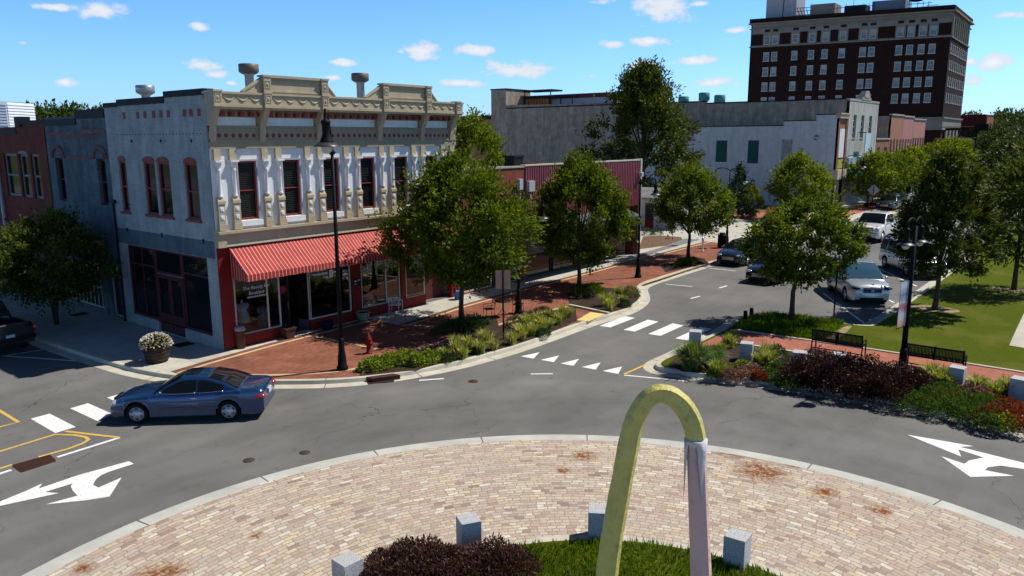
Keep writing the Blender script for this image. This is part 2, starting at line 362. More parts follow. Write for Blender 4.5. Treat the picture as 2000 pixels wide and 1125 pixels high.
        if parent is not None: o.parent = parent; ORG[o.name] = ORG[parent.name] if world else Vector((0, 0, 0))
        else: o.location = off; ORG[o.name] = off
        return o
def tag(o, label=None, cat=None, group=None, kind=None):
    if label: o['label'] = label
    if cat: o['category'] = cat
    if group: o['group'] = group
    if kind: o['kind'] = kind
    return o
def thing(name, loc, label, cat, rz=0, group=None):
    o = bpy.data.objects.new(name, None); C.objects.link(o); o.location = loc; o.rotation_euler = (0, 0, rz); o.empty_display_size = .2
    ORG[o.name] = Vector(loc); return tag(o, label, cat, group)
KIDS = {}
def copy_tree(o, loc=None, rz=None, label=None, group=None, parent=None, scale=None):
    c = o.copy(); C.objects.link(c)
    if parent is not None: c.parent = parent
    if loc is not None: c.location = loc
    if rz is not None: c.rotation_euler = (0, 0, rz)
    if scale is not None: c.scale = (scale,) * 3 if isinstance(scale, (int, float)) else scale
    if label: c['label'] = label
    if group: c['group'] = group
    for ch in [k for k in bpy.data.objects if k.parent == o]: copy_tree(ch, parent=c)
    return c
def struct(name, mb, m, label=None):
    o = mb.build(name, m); o['kind'] = 'structure'
    if label: o['label'] = label
    return o
def smoothline(pts, it=3, closed=False):
    for _ in range(it):
        q = [] if closed else [pts[0]]
        n = len(pts)
        for i in range(n if closed else n - 1):
            a, b_ = pts[i], pts[(i + 1) % n]
            q.append((a[0] * .75 + b_[0] * .25, a[1] * .75 + b_[1] * .25)); q.append((a[0] * .25 + b_[0] * .75, a[1] * .25 + b_[1] * .75))
        if not closed: q.append(pts[-1])
        pts = q
    return pts
def offs(pts, d, closed=False):
    out = []; n = len(pts)
    for i in range(n):
        a = pts[i - 1] if (i > 0 or closed) else pts[i]; b_ = pts[(i + 1) % n] if (i < n - 1 or closed) else pts[i]
        dx, dy = b_[0] - a[0], b_[1] - a[1]; l = math.hypot(dx, dy) or 1
        out.append((pts[i][0] - dy / l * d, pts[i][1] + dx / l * d))
    return out
def sweep(mb, pts, prof, closed=False, m=0):
    """prof: list of (offset to the left, z)"""
    rows = [[(x, y, z) for x, y in offs(pts, d, closed)] for d, z in prof]; n = len(pts)
    vs = [v for r in rows for v in r]
    fs = [(j * n + i, j * n + (i + 1) % n, (j + 1) * n + (i + 1) % n, (j + 1) * n + i) for j in range(len(rows) - 1) for i in range(n if closed else n - 1)]
    return mb.add(vs, fs, m)
def strip(mb, pts, w_, z, m=0): return sweep(mb, pts, [(-w_ / 2, z), (w_ / 2, z)], m=m)
def resample(pts, step):
    out = [pts[0]]; acc_ = 0
    for a, b_ in zip(pts, pts[1:]):
        l = math.hypot(b_[0] - a[0], b_[1] - a[1]); t = step - acc_
        while t <= l:
            out.append((a[0] + (b_[0] - a[0]) * t / l, a[1] + (b_[1] - a[1]) * t / l)); t += step
        acc_ = (acc_ + l) % step
    return out
def arc(c, r, a0, a1, n): return [(c[0] + r * math.cos(R(a0 + (a1 - a0) * i / n)), c[1] + r * math.sin(R(a0 + (a1 - a0) * i / n))) for i in range(n + 1)]

# ------------------------------------------------------------------ ground, roads, pavements
struct('ground', MB().sheet([(-1500, -1500), (2500, -1500), (2500, 2500), (-1500, 2500)], -.06), 'far_ground')
struct('road', MB().sheet([(-90, -90), (420, -90), (420, 2), (30, 2), (-2, 2), (-2, 140), (-90, 140)], 0), 'asphalt')
# north pavement block, kerb line runs from far up the side street round the corner and along the main street
KN = [(-3.85, 120), (-3.75, 20), (-3.64, 7.2), (-3.42, 2.65), (-3.2, .19), (-2.7, -1.6), (-1.75, -3.6), (-.6, -5.2), (.6, -6.5), (2.0, -7.4), (4.04, -8.08), (5.86, -8.36), (7.55, -8.5), (9.58, -8.5),
      (12.9, -8.38), (14.88, -8.5), (16.43, -8.55), (18.2, -8.15), (19.5, -7.6), (20.6, -6.9), (21.8, -6.1), (23.2, -5.72), (26, -5.68), (36, -5.5), (62, -5.4), (66, -4.9), (70, -4.3), (90, -4.3), (94, -5.0), (100, -5.2), (125, -5.0), (170, 1.5), (260, 12), (400, 28)]
KN = smoothline(KN, 2)
mb = MB(); mb.prism(KN + [(400, 120)], -.05, .15); struct('pavement', mb, 'concrete_walk')
def kerb_and_gutter(pts, name, closed=False, gw=.62, sgn=-1, mk='kerb', jstep=3.2):
    mb = MB(); s_ = sgn
    sweep(mb, pts, [(-s_ * .02, .152), (s_ * .13, .157), (s_ * .17, .14), (s_ * .20, .012), (s_ * gw, .006), (s_ * gw, -.04)], closed, 0)
    for i, p in enumerate(resample(pts, jstep)):
        if i == 0: continue
        q = min(range(len(pts)), key=lambda k: (pts[k][0] - p[0]) ** 2 + (pts[k][1] - p[1]) ** 2)
        a, b_ = pts[max(q - 1, 0)], pts[min(q + 1, len(pts) - 1)]; l = math.hypot(b_[0] - a[0], b_[1] - a[1]) or 1
        tx, ty = (b_[0] - a[0]) / l, (b_[1] - a[1]) / l; nx, ny = -ty * s_, tx * s_
        for (d0, d1, z) in ((-.02, .17, .160), (.2, gw, .015)):
            mb.add([(p[0] + nx * d + tx * e, p[1] + ny * d + ty * e, z) for d, e in ((d0, -.012), (d1, -.012), (d1, .012), (d0, .012))], [(0, 1, 2, 3)], 1)
    return struct(name, mb, [mk, 'joint'])
kerb_and_gutter([p for p in KN if p[0] < 180 and p[1] < 90], 'kerb_north')
# brick pavement
BR_UP = [(-2.75, -1.0), (-1.28, -.75), (1.62, -.44), (5.0, -.3), (7.15, -.3), (7.2, -2.25), (9, -2.1), (12, -1.65), (17, -1.42), (26, -1.25), (41.85, -.95)]
low = [p for p in KN if p[0] < 42 and (p[1] < -1.3)]
mb = MB(); mb.sheet(BR_UP + [(41.6, -5.3)] + low[::-1], .154); struct('brick_pavement', mb, 'paver')
mb = MB(); mb.sheet([(70, -1.4), (124, -1.2), (124, -4.8), (100, -5.0), (94, -4.8), (90, -4.1), (70, -4.1)], .154); struct('brick_pavement_far', mb, 'paver_pink')
bb = MB()
for seg in (BR_UP[:5], BR_UP[5:]): strip(bb, offs(seg, -.16), .30, .158)
struct('brick_border', bb, 'paver_dark')
tb = MB()
for seg in (BR_UP[:5], BR_UP[5:]): strip(tb, offs(seg, -.40), .17, .158)
TL = [G(*p) for p in [(400, 727), (470, 732), (560, 733), (663, 726), (700, 719), (760, 700), (844, 672), (988, 630), (1085, 603), (1118, 597)]]
strip(tb, smoothline(TL, 2), .16, .158)
strip(tb, smoothline([G(*p) for p in [(1250, 556), (1300, 540), (1345, 525), (1400, 509)]], 2), .2, .158)
strip(tb, [(3.6, -1.0), (3.9, -4.6)], .14, .160); strip(tb, [(7.3, -2.4), (9.5, -6.3)], .14, .160)
struct('pavement_band', tb, 'tan_band')
# planting beds on the north side
bedA = [G(*p) for p in [(702, 735), (704, 722), (760, 704), (844, 677), (900, 661), (988, 634), (1050, 615), (1095, 603), (1124, 601), (1127, 627), (1060, 656), (1000, 675.5), (940, 692), (865, 709), (814, 723)]]
bedB = [G(*p) for p in [(1114, 598), (1187, 612), (1224, 602), (1245, 587), (1251, 578), (1246, 570), (1200, 563), (1140, 560), (1105, 575)]]
mb = MB(); mb.sheet(bedA, .163); mb.sheet(bedB, .163)
mb.sheet([G(*p) for p in [(1290, 517), (1375, 505), (1385, 515), (1300, 532)]], .163)
mb.sheet([G(*p) for p in [(858, 640), (900, 618), (970, 622), (975, 640), (920, 654)]], .1635)
struct('planting_soil', mb, 'mulch')
mb = MB(); strip(mb, [G(1112, 597.5), G(1189, 613.5)], .16, .23); mb2 = MB()
a, b_ = G(1112, 597.5), G(1189, 613.5); dx, dy = b_[0] - a[0], b_[1] - a[1]; l = math.hypot(dx, dy); nx, ny = -dy / l * .08, dx / l * .08
mb = MB().prism([(a[0] + nx, a[1] + ny), (b_[0] + nx, b_[1] + ny), (b_[0] - nx, b_[1] - ny), (a[0] - nx, a[1] - ny)], .13, .24); struct('bed_kerb', mb, 'kerb')
struct('tactile_strip', MB().sheet([G(*p) for p in [(1126, 626), (1153, 610), (1183, 614), (1150, 628)]], .166), 'tactile')
# open ground beyond the low shops
mb = MB(); mb.sheet([G(*p) for p in [(1247, 487), (1256, 462), (1290, 460), (1330, 463), (1334, 470), (1300, 480)]], .158)
mb.sheet([(60, 1.0), (66, .4), (76, .6), (77.8, 2), (77.8, 14), (66, 13), (60, 8)], .158); struct('mulch_ground', mb, 'mulch_brown')
mb = MB(); mb.sheet([G(*p) for p in [(1247, 504), (1300, 487), (1368, 468), (1338, 466), (1290, 484), (1247, 496)]], .160)
mb.sheet([(47.5, 3.8), (59, 2.5), (59.5, 9), (47.5, 15)], .160); struct('driveway', mb, 'asphalt_light')
mb = MB(); mb.sheet([(60, -1.2), (68, -1.3), (68, 6), (62, 7)], .162); struct('plaza_paving', mb, 'paver_pink')
mb = MB(); mb.sheet([(13.9, 14.5), (46.6, 14.5), (46.6, 8), (77.5, 16), (77.5, 60), (14, 60)], .160); struct('rear_lot', mb, 'asphalt_light')
# park block on the south side
IA = [p for p in arc(IC, 18.15, -72, 22.0, 60)]
KS = IA + [(9.0, -15.35), (8.75, -14.85), (8.95, -14.45), (9.6, -14.3), (10.6, -14.35), (11.8, -14.3), (13.4, -14.25), (15.8, -14.2), (17.4, -14.02), (18.4, -14.1), (19.2, -14.55), (19.65, -15.6), (19.72, -17.5), (19.8, -18.75), (20.4, -19.3), (60, -19.2), (100, -17), (170, -9), (260, 2), (400, 18)]
KS = smoothline(KS[:61], 0) + smoothline(KS[60:], 2)[1:]
mb = MB(); mb.prism(KS + [(400, -88), (-4, -88)], -.05, .15); struct('park_lawn', mb, 'lawn')
kerb_and_gutter([p for p in KS if p[0] < 180], 'kerb_south', sgn=1)
mb = MB(); bedC = [p for p in arc(IC, 18.05, -66, 23, 40)] + [(9.1, -14.75), (9.8, -14.6), (11.6, -14.6), (12.2, -15.2), (13.3, -15.4)] + [(13.45, -17.8), (13.62, -21), (13.62, -23), (13.5, -25.5), (12.6, -29), (10.4, -33), (7, -37)]
mb.sheet(bedC, .156); struct('planting_soil_south', mb, 'mulch')
mb = MB(); pth = [(11.9, -14.45), (13.5, -15.4), (13.62, -17.8), (13.78, -23), (13.6, -26), (12.2, -31), (14.4, -32), (15.9, -27), (16.0, -24), (15.9, -21), (15.8, -18.2), (15.65, -14.4)]
mb.sheet(pth, .159); struct('brick_path', mb, 'paver_pink')
mb = MB()
for pl in ([(13.45, -15.2), (13.68, -18), (13.84, -23), (13.65, -26), (12.2, -31)], [(15.6, -14.6), (15.8, -18.2), (15.9, -21), (16.0, -24), (15.9, -27), (14.4, -32)]):
    q = smoothline(pl, 2); sweep(mb, q, [(-.07, .15), (-.07, .2), (.07, .2), (.07, .15)])
struct('path_edging', mb, 'kerb')
mb = MB(); mb.sheet([G(*p) for p in [(1971, 675), (1983, 648), (2000, 612), (2060, 600), (2120, 640), (2060, 690)]], .163); struct('concrete_pad', mb, 'concrete_walk')
mb = MB(); mb.sheet(smoothline([G(*p) for p in [(1600, 668), (1655, 634), (1668, 637), (1625, 671)]], 2, True), .155)
for t_ in ((1825, 603, .75, 1.1), (1973, 566, .7, 1.0)):
    g = G(*t_[:2]); mb.sheet([(g[0] + t_[2] * math.cos(k * .5), g[1] + t_[3] * math.sin(k * .5)) for k in range(12)], .156)
struct('bare_soil', mb, 'soil_tan')
# central island
GC = (-7.34, -22.66)
mb = MB(); n = 140
for (r0, z0), (r1, z1) in zip([(IR, -.02), (IR - .02, .09), (IR - .08, .12), (IR - .52, .15)], [(IR - .02, .09), (IR - .08, .12), (IR - .52, .15), (IR - .54, .14)]):
    a = arc(IC, r0, 0, 360, n)[:-1]; b_ = arc(IC, r1, 0, 360, n)[:-1]
    mb.add([(x, y, z0) for x, y in a] + [(x, y, z1) for x, y in b_], [(i, (i + 1) % n, n + (i + 1) % n, n + i) for i in range(n)])
for k in range(24):
    t = R(k * 15 + 4); c_, s_ = math.cos(t), math.sin(t)
    mb.add([(IC[0] + r * c_ - e * s_, IC[1] + r * s_ + e * c_, z) for r, e, z in ((IR - .53, -.013, .153), (IR - .07, -.013, .127), (IR - .07, .013, .127), (IR - .53, .013, .153))], [(0, 1, 2, 3)], 1)
struct('island_kerb', mb, ['kerb_ring', 'joint'])
mb = MB(); mb.sheet([(x - IC[0], y - IC[1]) for x, y in arc(IC, IR - .52, 0, 360, 120)[:-1]], .147)
o = mb.build('cobble_ring', 'cobble'); o.location = (*IC, 0); o['kind'] = 'structure'
mb = MB(); sweep(mb, arc(GC, 5.3, 0, 360, 90)[:-1], [(.1, .14), (.1, .165), (-.1, .165), (-.1, .14)], True); struct('island_edging', mb, 'kerb')
struct('island_turf', MB().sheet(arc(GC, 5.2, 0, 360, 90)[:-1], .168), 'lawn')
# painted markings, 4 mm above the road
PW = MB(); PY = MB()
def pq(mb, pts, z=.004): mb.sheet([G(x, y, 0) for x, y in pts], z)
for q in [[(1171, 636.6), (1192, 639.6), (1240, 621), (1220, 617.4)], [(1217.5, 644.4), (1240, 647.6), (1286.5, 628.4), (1265.5, 624.4)], [(1266, 652.4), (1290, 656), (1335, 636), (1314, 631.6)], [(1319, 661), (1344, 665), (1390, 642.6), (1368, 639)],
          [(1017, 696), (1054, 688), (1042, 700.5)], [(1056, 703), (1092, 694.5), (1081.6, 707.4)], [(1094.5, 710), (1131, 701), (1120, 714.6)], [(1136, 717), (1173, 708), (1163.5, 722)], [(1177, 724.5), (1215, 716), (1207.6, 730.5)],
          [(60, 818), (97, 808), (148, 834), (108, 846)], [(137, 797.7), (172, 787.7), (220.7, 809), (190.7, 822.7)], [(209, 776.7), (243, 767), (292, 788), (262, 801)]]: pq(PW, q)
def ln(mb, pts, w_, z=.004): strip(mb, [G(x, y, 0) for x, y in pts], w_, z)
for pts, w_ in [([(818.5, 743), (867, 739.6)], .11), ([(1036.6, 730.6), (1080, 730)], .1), ([(1219, 732.8), (1300, 740.4), (1342, 745)], .1),
                ([(1300, 555), (1352, 559.6)], .11), ([(1386, 524), (1436, 529)], .11), ([(1349, 583), (1366.5, 578.6)], .13), ([(1405, 562.6), (1420, 558)], .13),
                ([(1608, 573), (1692, 634)], .12), ([(1692, 513.5), (1790, 559)], .12), ([(1734, 585), (1746, 591)], .12), ([(1751, 430), (1777, 417.6)], .14), ([(5, 695), (185, 707.6)], .1), ([(5, 696), (103, 680)], .1),
                ([(233, 855), (112, 893)], .12), ([(22, 918), (-60, 945)], .12), ([(1664, 634.5), (1700, 640)], .1)]: ln(PW, pts, w_)
for pts in ([(-60, 862), (0, 834), (36, 825), (0, 802.7), (-60, 775)], [(1219, 731), (1261, 712.5)], [(-60, 895), (0, 882), (107, 849), (146, 850), (167, 854), (173, 859.5), (160, 867), (133, 877), (75, 893)], [(24, 908), (-60, 934)], [(128, 842.7), (233, 855)]):
    ln(PY, pts, .11, .008)
PY.sheet([G(*p, 0) for p in [(1722, 417), (1738, 413), (1758, 414), (1742, 420)]], .006)
def zp(pts, ox, oy, s): return [G(ox + x / s, oy + y / s, 0) for x, y in pts]
PW.sheet(zp([(755, 453), (785, 468), (640, 514), (590, 536), (560, 562), (545, 592), (577, 608), (713, 548), (642, 660), (500, 682), (268, 706), (455, 655), (428, 628), (415, 600), (425, 583), (262, 634), (345, 640), (-131, 743), (150, 628), (248, 583), (228, 613), (460, 534)], 0, 750, 3), .004)
PW.sheet(zp([(1347, 140), (1650, 263), (1632, 222), (1775, 268), (1690, 285), (1668, 303), (1537, 260), (1700, 376), (1945, 370), (1780, 338), (1800, 322), (1870, 313), (2000, 332), (2300, 405), (2300, 370), (2000, 298), (1640, 208), (1720, 205)], 1300, 800, 2.857), .004)
struct('lane_marking_white', PW, 'paint_white'); struct('lane_marking_yellow', PY, 'paint_yellow')
# ------------------------------------------------------------------ building materials
brick('wall_bluegrey', (.40, .45, .45), (.355, .40, .405), (.32, .36, .36), .24, .09, .008, .2, .22, bump=.3)
brick('wall_blue', (.15, .195, .225), (.115, .16, .19), (.11, .135, .155), .24, .09, .01, .3, .35, bump=.4)
brick('wall_red', (.22, .065, .045), (.17, .05, .035), (.12, .05, .04), .24, .09, .01, .2, .2, bump=.3)
brick('wall_brick', (.38, .15, .09), (.30, .11, .07), (.28, .2, .16), .3, .1, .012, .15, .2)
brick('wall_brick_lowrise', (.30, .09, .05), (.24, .065, .04), (.12, .06, .05), .3, .12, .012, .12, .1)
brick('wall_pink', (.50, .24, .22), (.45, .20, .19), (.4, .22, .2), .3, .1, .012, .1, .1)
brick('wall_orange', (.46, .22, .14), (.40, .18, .11), (.34, .2, .15), .3, .1, .012, .1, .15)
brick('wall_hotel', (.034, .016, .013), (.026, .012, .010), (.02, .011, .010), .4, .14, .012, .12, .1, bump=0)
brick('wall_greyold', (.44, .36, .28), (.36, .295, .23), (.39, .325, .26), .3, .1, .012, .25, .32, bump=.3)
brick('wall_painted', (.68, .68, .66), (.63, .64, .62), (.56, .57, .55), .3, .1, .01, .12, .15, bump=.2)
mat('tan_paint', (.46, .385, .26), .6, var=.08, vs=2, streak=.1, bump=.05)
mat('tan_dark', (.34, .28, .19), .6, var=.08, vs=2)
mat('white_paint', (.78, .78, .76), .6, var=.05, vs=3, streak=.08)
mat('red_trim', (.26, .05, .05), .5, var=.1)
mat('dark_red', (.20, .016, .014), .55, var=.12, streak=.15)
mat('maroon_trim', (.10, .03, .028), .5, var=.1)
mat('lavender', (.42, .37, .40), .5, var=.05)
mat('membrane', (.018, .019, .024), .6, var=.3, vs=1.2, bump=.6, bs=2.5)
mat('roof_grey', (.16, .16, .16), .9, var=.2, vs=.4)
mat('metal_galv', (.42, .43, .45), .38, metal=.7, var=.25, vs=4)
mat('metal_taupe', (.19, .16, .13), .5, metal=.3, var=.1)
mat('cream', (.55, .50, .38), .6, var=.06)
mat('stone', (.42, .40, .36), .8, var=.1, vs=1.5, streak=.25)
mat('stone_hotel', (.25, .225, .195), .8, var=.12, vs=.6)
mat('stucco_white', (.50, .50, .46), .8, var=.1, vs=.6, streak=.4)
mat('green_board', (.02, .10, .07), .6, var=.1)
mat('teal', (.10, .30, .30), .5, var=.1)
mat('plywood', (.75, .74, .70), .7, var=.05, streak=.1)
mat('black_trim', (.02, .02, .022), .5, var=.1)
mat('interior', (.02, .018, .017), .9, var=.2)
mat('floor_int', (.16, .16, .16), .5, var=.2)
mat('blind', (.028, .028, .028), .7, var=.1)
mat('siding_red', (.30, .06, .075), .45, var=.08)
mat('timber_orange', (.40, .17, .06), .8, var=.2)
mat('siding_white', (.66, .70, .74), .6, var=.05)
glassmat('glass_dark', (.009, .010, .012), spec=.4); glassmat('glass_clear', (.5, .5, .5), opaque=.3); glassmat('glass_hotel', (.10, .13, .15), .12)
mat('hotel_blind', (.30, .38, .43), .5, var=.25, vs=.4)
mat('soffit_shadow', (.1, .09, .08), .8); glassmat('bulb_glass', (.55, .55, .52), .25)

def wall(mb, ax, p, u0, u1, z0, z1, holes, depth=.16, m=0, mr_=None, inward=1):
    """vertical wall with openings; ax 'x': plane y=p running along x, ax 'y': plane x=p running along y"""
    us = sorted({u0, u1, *[h[0] for h in holes], *[h[1] for h in holes]}); zs = sorted({z0, z1, *[h[2] for h in holes], *[h[3] for h in holes]})
    P = (lambda u, z, d=0: (u, p + d, z)) if ax == 'x' else (lambda u, z, d=0: (p + d, u, z))
    for a, b_ in zip(us, us[1:]):
        for c_, d_ in zip(zs, zs[1:]):
            cu, cz = (a + b_) / 2, (c_ + d_) / 2
            if any(h[0] < cu < h[1] and h[2] < cz < h[3] for h in holes): continue
            mb.quad(P(a, c_), P(b_, c_), P(b_, d_), P(a, d_), m)
    dd = depth * inward; mr_ = m if mr_ is None else mr_
    for a, b_, c_, d_ in holes:
        mb.quad(P(a, c_), P(a, c_, dd), P(a, d_, dd), P(a, d_), mr_); mb.quad(P(b_, c_), P(b_, d_), P(b_, d_, dd), P(b_, c_, dd), mr_)
        mb.quad(P(a, d_), P(a, d_, dd), P(b_, d_, dd), P(b_, d_), mr_); mb.quad(P(a, c_), P(b_, c_), P(b_, c_, dd), P(a, c_, dd), mr_)
def bx(mb, ax, p, u0, u1, d0, d1, z0, z1, m=0):
    if ax == 'x': mb.box(u0, u1, p + min(d0, d1), p + max(d0, d1), z0, z1, m)
    else: mb.box(p + min(d0, d1), p + max(d0, d1), u0, u1, z0, z1, m)
def window(par, ax, p, u0, u1, z0, z1, frame='red_trim', glass='glass_dark', dep=.1, fw=.06, rails=(.5,), mull=(), blind=0, arch=0, archm=None, name='window', sill=None, sgn=1):
    mb = MB(); d0, d1 = dep * sgn, (dep - .05) * sgn
    bx(mb, ax, p, u0, u0 + fw, d0, d1, z0, z1); bx(mb, ax, p, u1 - fw, u1, d0, d1, z0, z1)
    bx(mb, ax, p, u0 + fw, u1 - fw, d0, d1, z0, z0 + fw); bx(mb, ax, p, u0 + fw, u1 - fw, d0, d1, z1 - fw, z1)
    for r in rails: bx(mb, ax, p, u0 + fw, u1 - fw, d0, d1 + .008 * sgn, z0 + (z1 - z0) * r - fw * .4, z0 + (z1 - z0) * r + fw * .4)
    for r in mull: bx(mb, ax, p, u0 + (u1 - u0) * r - fw * .3, u0 + (u1 - u0) * r + fw * .3, d0, d1 + .016 * sgn, z0 + fw, z1 - fw)
    f = mb.build(name, frame, par, world=True)
    g = MB(); bx(g, ax, p, u0 + fw * .5, u1 - fw * .5, (dep + .012) * sgn, (dep + .03) * sgn, z0 + fw * .5, z1 - fw * .5); g.build('pane', glass, f, world=True)
    if blind:
        g = MB(); k = max(3, int((z1 - z0) / .075))
        for i in range(int(k * (1 - blind)), k):
            zz = z0 + (z1 - z0) * (i + .5) / k
            if abs((zz - z0) / (z1 - z0) - .5) > .03: bx(g, ax, p, u0 + fw * 1.6, u1 - fw * 1.6, (dep + .002) * sgn, (dep + .01) * sgn, zz - .014, zz + .014)
        g.build('blind', 'blind', f, world=True)
    if sill: g = MB(); bx(g, ax, p, u0 - .08, u1 + .08, dep * sgn, -.07 * sgn, z0 - .1, z0 - .002); g.build('sill', sill, f, world=True)
    if arch:
        g = MB(); k = 8; c_ = (u0 + u1) / 2; hw = (u1 - u0) / 2
        pts = [(c_ + (hw + .0) * math.cos(math.pi * i / k), z1 + arch * math.sin(math.pi * i / k)) for i in range(k + 1)]
        pl = [(a - c_, b_ - z1) for a, b_ in pts]
        if ax == 'x': g.plate((c_, p + dep * sgn, z1 + .002), (1, 0, 0), (0, 0, 1), pl, dep * .0 + .05)
        else: g.plate((p - .03 * sgn, c_, z1 + .002), (0, 1, 0), (0, 0, 1), pl, .028 if sgn > 0 else .028)
        g.build('arch', archm or frame, f, world=True)
    return f

# ------------------------------------------------------------------ ornate corner building
BW = 13.55
cb = thing('corner_building', (0, 0, .15), 'two storey corner building with tan and white ornate facade and a red striped awning', 'building')
bays = [(1.55 + 2.052 * i) for i in range(6)]; WW = .46
# facade wall (upper)
mb = MB(); wall(mb, 'x', 0, .0, BW, 4.9, 8.05, [(c - WW, c + WW, 5.25, 7.56) for c in bays], .16, 0)
mb.build('facade_wall', 'white_paint', cb, world=True)
for i, c in enumerate(bays):
    window(cb, 'x', 0, c - WW + .05, c + WW - .05, 5.28, 7.54, 'red_trim', dep=.12, fw=.055, blind=[.96, .9, .95, .5, .9, .95][i])
    mb = MB(); bx(mb, 'x', 0, c - WW, c - WW + .05, .14, -.03, 5.25, 7.56); bx(mb, 'x', 0, c + WW - .05, c + WW, .14, -.03, 5.25, 7.56); bx(mb, 'x', 0, c - WW - .01, c + WW + .01, .1, -.04, 7.56, 7.63)
    mb.build('window_surround', 'lavender', cb, world=True)
    mb = MB(); bx(mb, 'x', 0, c - WW - .04, c + WW + .04, .1, -.14, 5.02, 5.24); mb.build('window_sill', 'white_paint', cb, world=True)
cols = [.27, .92, 2.34, 2.98, 4.40, 5.05, 6.46, 7.10, 8.52, 9.16, 10.57, 11.2, 12.6, 13.25]
for c in cols:
    mb = MB()
    bx(mb, 'x', 0, c - .17, c + .17, .0, -.17, 4.92, 5.16); bx(mb, 'x', 0, c - .145, c + .145, .0, -.14, 5.16, 5.95)
    bx(mb, 'x', 0, c - .165, c + .165, .0, -.17, 5.95, 6.06); mb.add([(c - .165, -.17, 6.06), (c + .165, -.17, 6.06), (c + .165, 0, 6.06), (c - .165, 0, 6.06), (c - .11, -.09, 6.22), (c + .11, -.09, 6.22), (c + .11, 0, 6.22), (c - .11, 0, 6.22)],
        [(4, 5, 6, 7), (0, 1, 5, 4), (1, 2, 6, 5), (2, 3, 7, 6), (3, 0, 4, 7)])
    MB().box(c - .14, c + .14, -.1, 0, 7.62, 8.05).build('impost', 'tan_paint', cb, world=True)
    pd = mb.build('pedestal', 'tan_paint', cb, world=True)
    for z in (5.32, 5.64):
        mb = MB()
        bx(mb, 'x', 0, c - .085, c + .085, -.14, -.15, z + .01, z + .20)
        mb.box(c - .05, c + .05, -.17, -.155, z + .06, z + .16)
        mb.build('rosette_panel', 'white_paint', pd, world=True)
    mb = MB(); mb.lathe([(.085, 6.2), (.1, 6.24), (.08, 6.28), (.07, 6.35), (.062, 7.2), (.085, 7.24), (.065, 7.27), (.07, 7.32), (.11, 7.42), (.13, 7.5), (.13, 7.54)], (c, -.09, 0), 10)
    bx(mb, 'x', 0, c - .17, c + .17, 0, -.24, 7.54, 7.61); mb.build('column', 'white_paint', cb, world=True)
# shelf above the shop
mb = MB(); mb.box(-.02, BW, -.30, .0, 4.80, 4.90); mb.box(-.01, BW - .01, -.24, 0, 4.74, 4.80); mb.box(.0, BW, -.1, .02, 4.36, 4.74); mb.box(-.01, BW, -.16, 0, 4.27, 4.36); mb.box(-.03, .34, -.2, .03, 4.27, 4.74)
mb.build('shop_cornice', 'tan_paint', cb, world=True)
mb = MB(); mb.box(.36, BW - .02, -.185, -.162, 4.29, 4.34); mb.build('cornice_line', 'cream', cb, world=True)
# frieze with dots
mb = MB(); mb.box(.0, BW, -.10, .02, 8.05, 8.32); mb.box(.0, BW, -.13, 0, 8.32, 8.38); mb.box(0, BW, -.07, .02, 8.38, 8.72); mb.box(0, BW, -.12, 0, 8.72, 8.80); mb.box(0, BW, -.09, .02, 8.80, 8.9); mb.box(0, BW, -.16, 0, 8.84, 8.90)
mb.build('frieze', 'tan_dark', cb, world=True)
for i in range(44): MB().ell((.42 + i * .298, -.07, 8.55), (.085, .025, .085), 10).build('frieze_boss', 'red_trim', cb, world=True)
PIL = [.12, 2.26, 5.02, 8.40, 11.12, 13.18]
for a, b_ in zip(PIL, PIL[1:]): mb = MB(); mb.box(a + .24, b_ - .22, -.06, .02, 8.92, 9.24); mb.box(a + .34, b_ - .32, -.085, -.06, 9.03, 9.08); mb.build('frieze_panel', 'white_paint', cb, world=True)
mb = MB(); mb.box(.0, BW, -.04, .03, 8.90, 9.28); mb.box(.0, BW, -.05, .03, 9.28, 9.62); mb.build('cornice_back', 'tan_dark', cb, world=True)
for i in range(31): MB().box(.45 + i * .42, .64 + i * .42, -.24, -.05, 9.28, 9.44).build('dentil', 'red_trim', cb, world=True)
mb = MB(); mb.box(-.02, BW, -.58, .0, 9.52, 9.60); mb.box(-.05, BW + .03, -.64, 0, 9.60, 9.70); mb.box(-.03, BW + .01, -.60, -.0, 9.70, 10.08); mb.box(-.06, BW + .04, -.66, 0.1, 10.08, 10.16)
o = mb.build('cornice', 'tan_paint', cb, world=True)
for x in PIL:   # brackets under the cornice and pilasters on its face
    mb = MB(); e = x in (PIL[0], PIL[-1]); hwp = .15
    mb.plate((x + hwp - .03, 0, 0), (0, -1, 0), (0, 0, 1), [(.04, 8.3), (.14, 8.3), (.2, 8.62), (.24, 8.9), (.42, 9.2), (.6, 9.5), (.62, 9.6), (.04, 9.6)], .24)
    mb.build('bracket', 'tan_paint', cb, world=True)
    mb = MB(); zt_ = 10.2 if e else 10.84
    mb.box(x - .16, x + .16, -.70, -.60, 9.62, zt_); mb.box(x - .19, x + .19, -.73, -.55, 9.60, 9.68); mb.box(x - .19, x + .19, -.73, -.3, zt_ - .06, zt_ + .01)
    for z in ([9.78] if e else [9.78, 10.34]):
        mb.box(x - .11, x + .11, -.715, -.70, z, z + .02); mb.box(x - .11, x + .11, -.715, -.70, z + .28, z + .30); mb.box(x - .11, x - .09, -.715, -.70, z + .02, z + .28); mb.box(x + .09, x + .11, -.715, -.70, z + .02, z + .28); mb.ell((x, -.70, z + .15), (.05, .03, .07), 8)
    if not e: mb.box(x - .19, x + .19, -.72, -.6, 10.14, 10.2)
    mb.build('cornice_pilaster', 'tan_paint', cb, world=True)
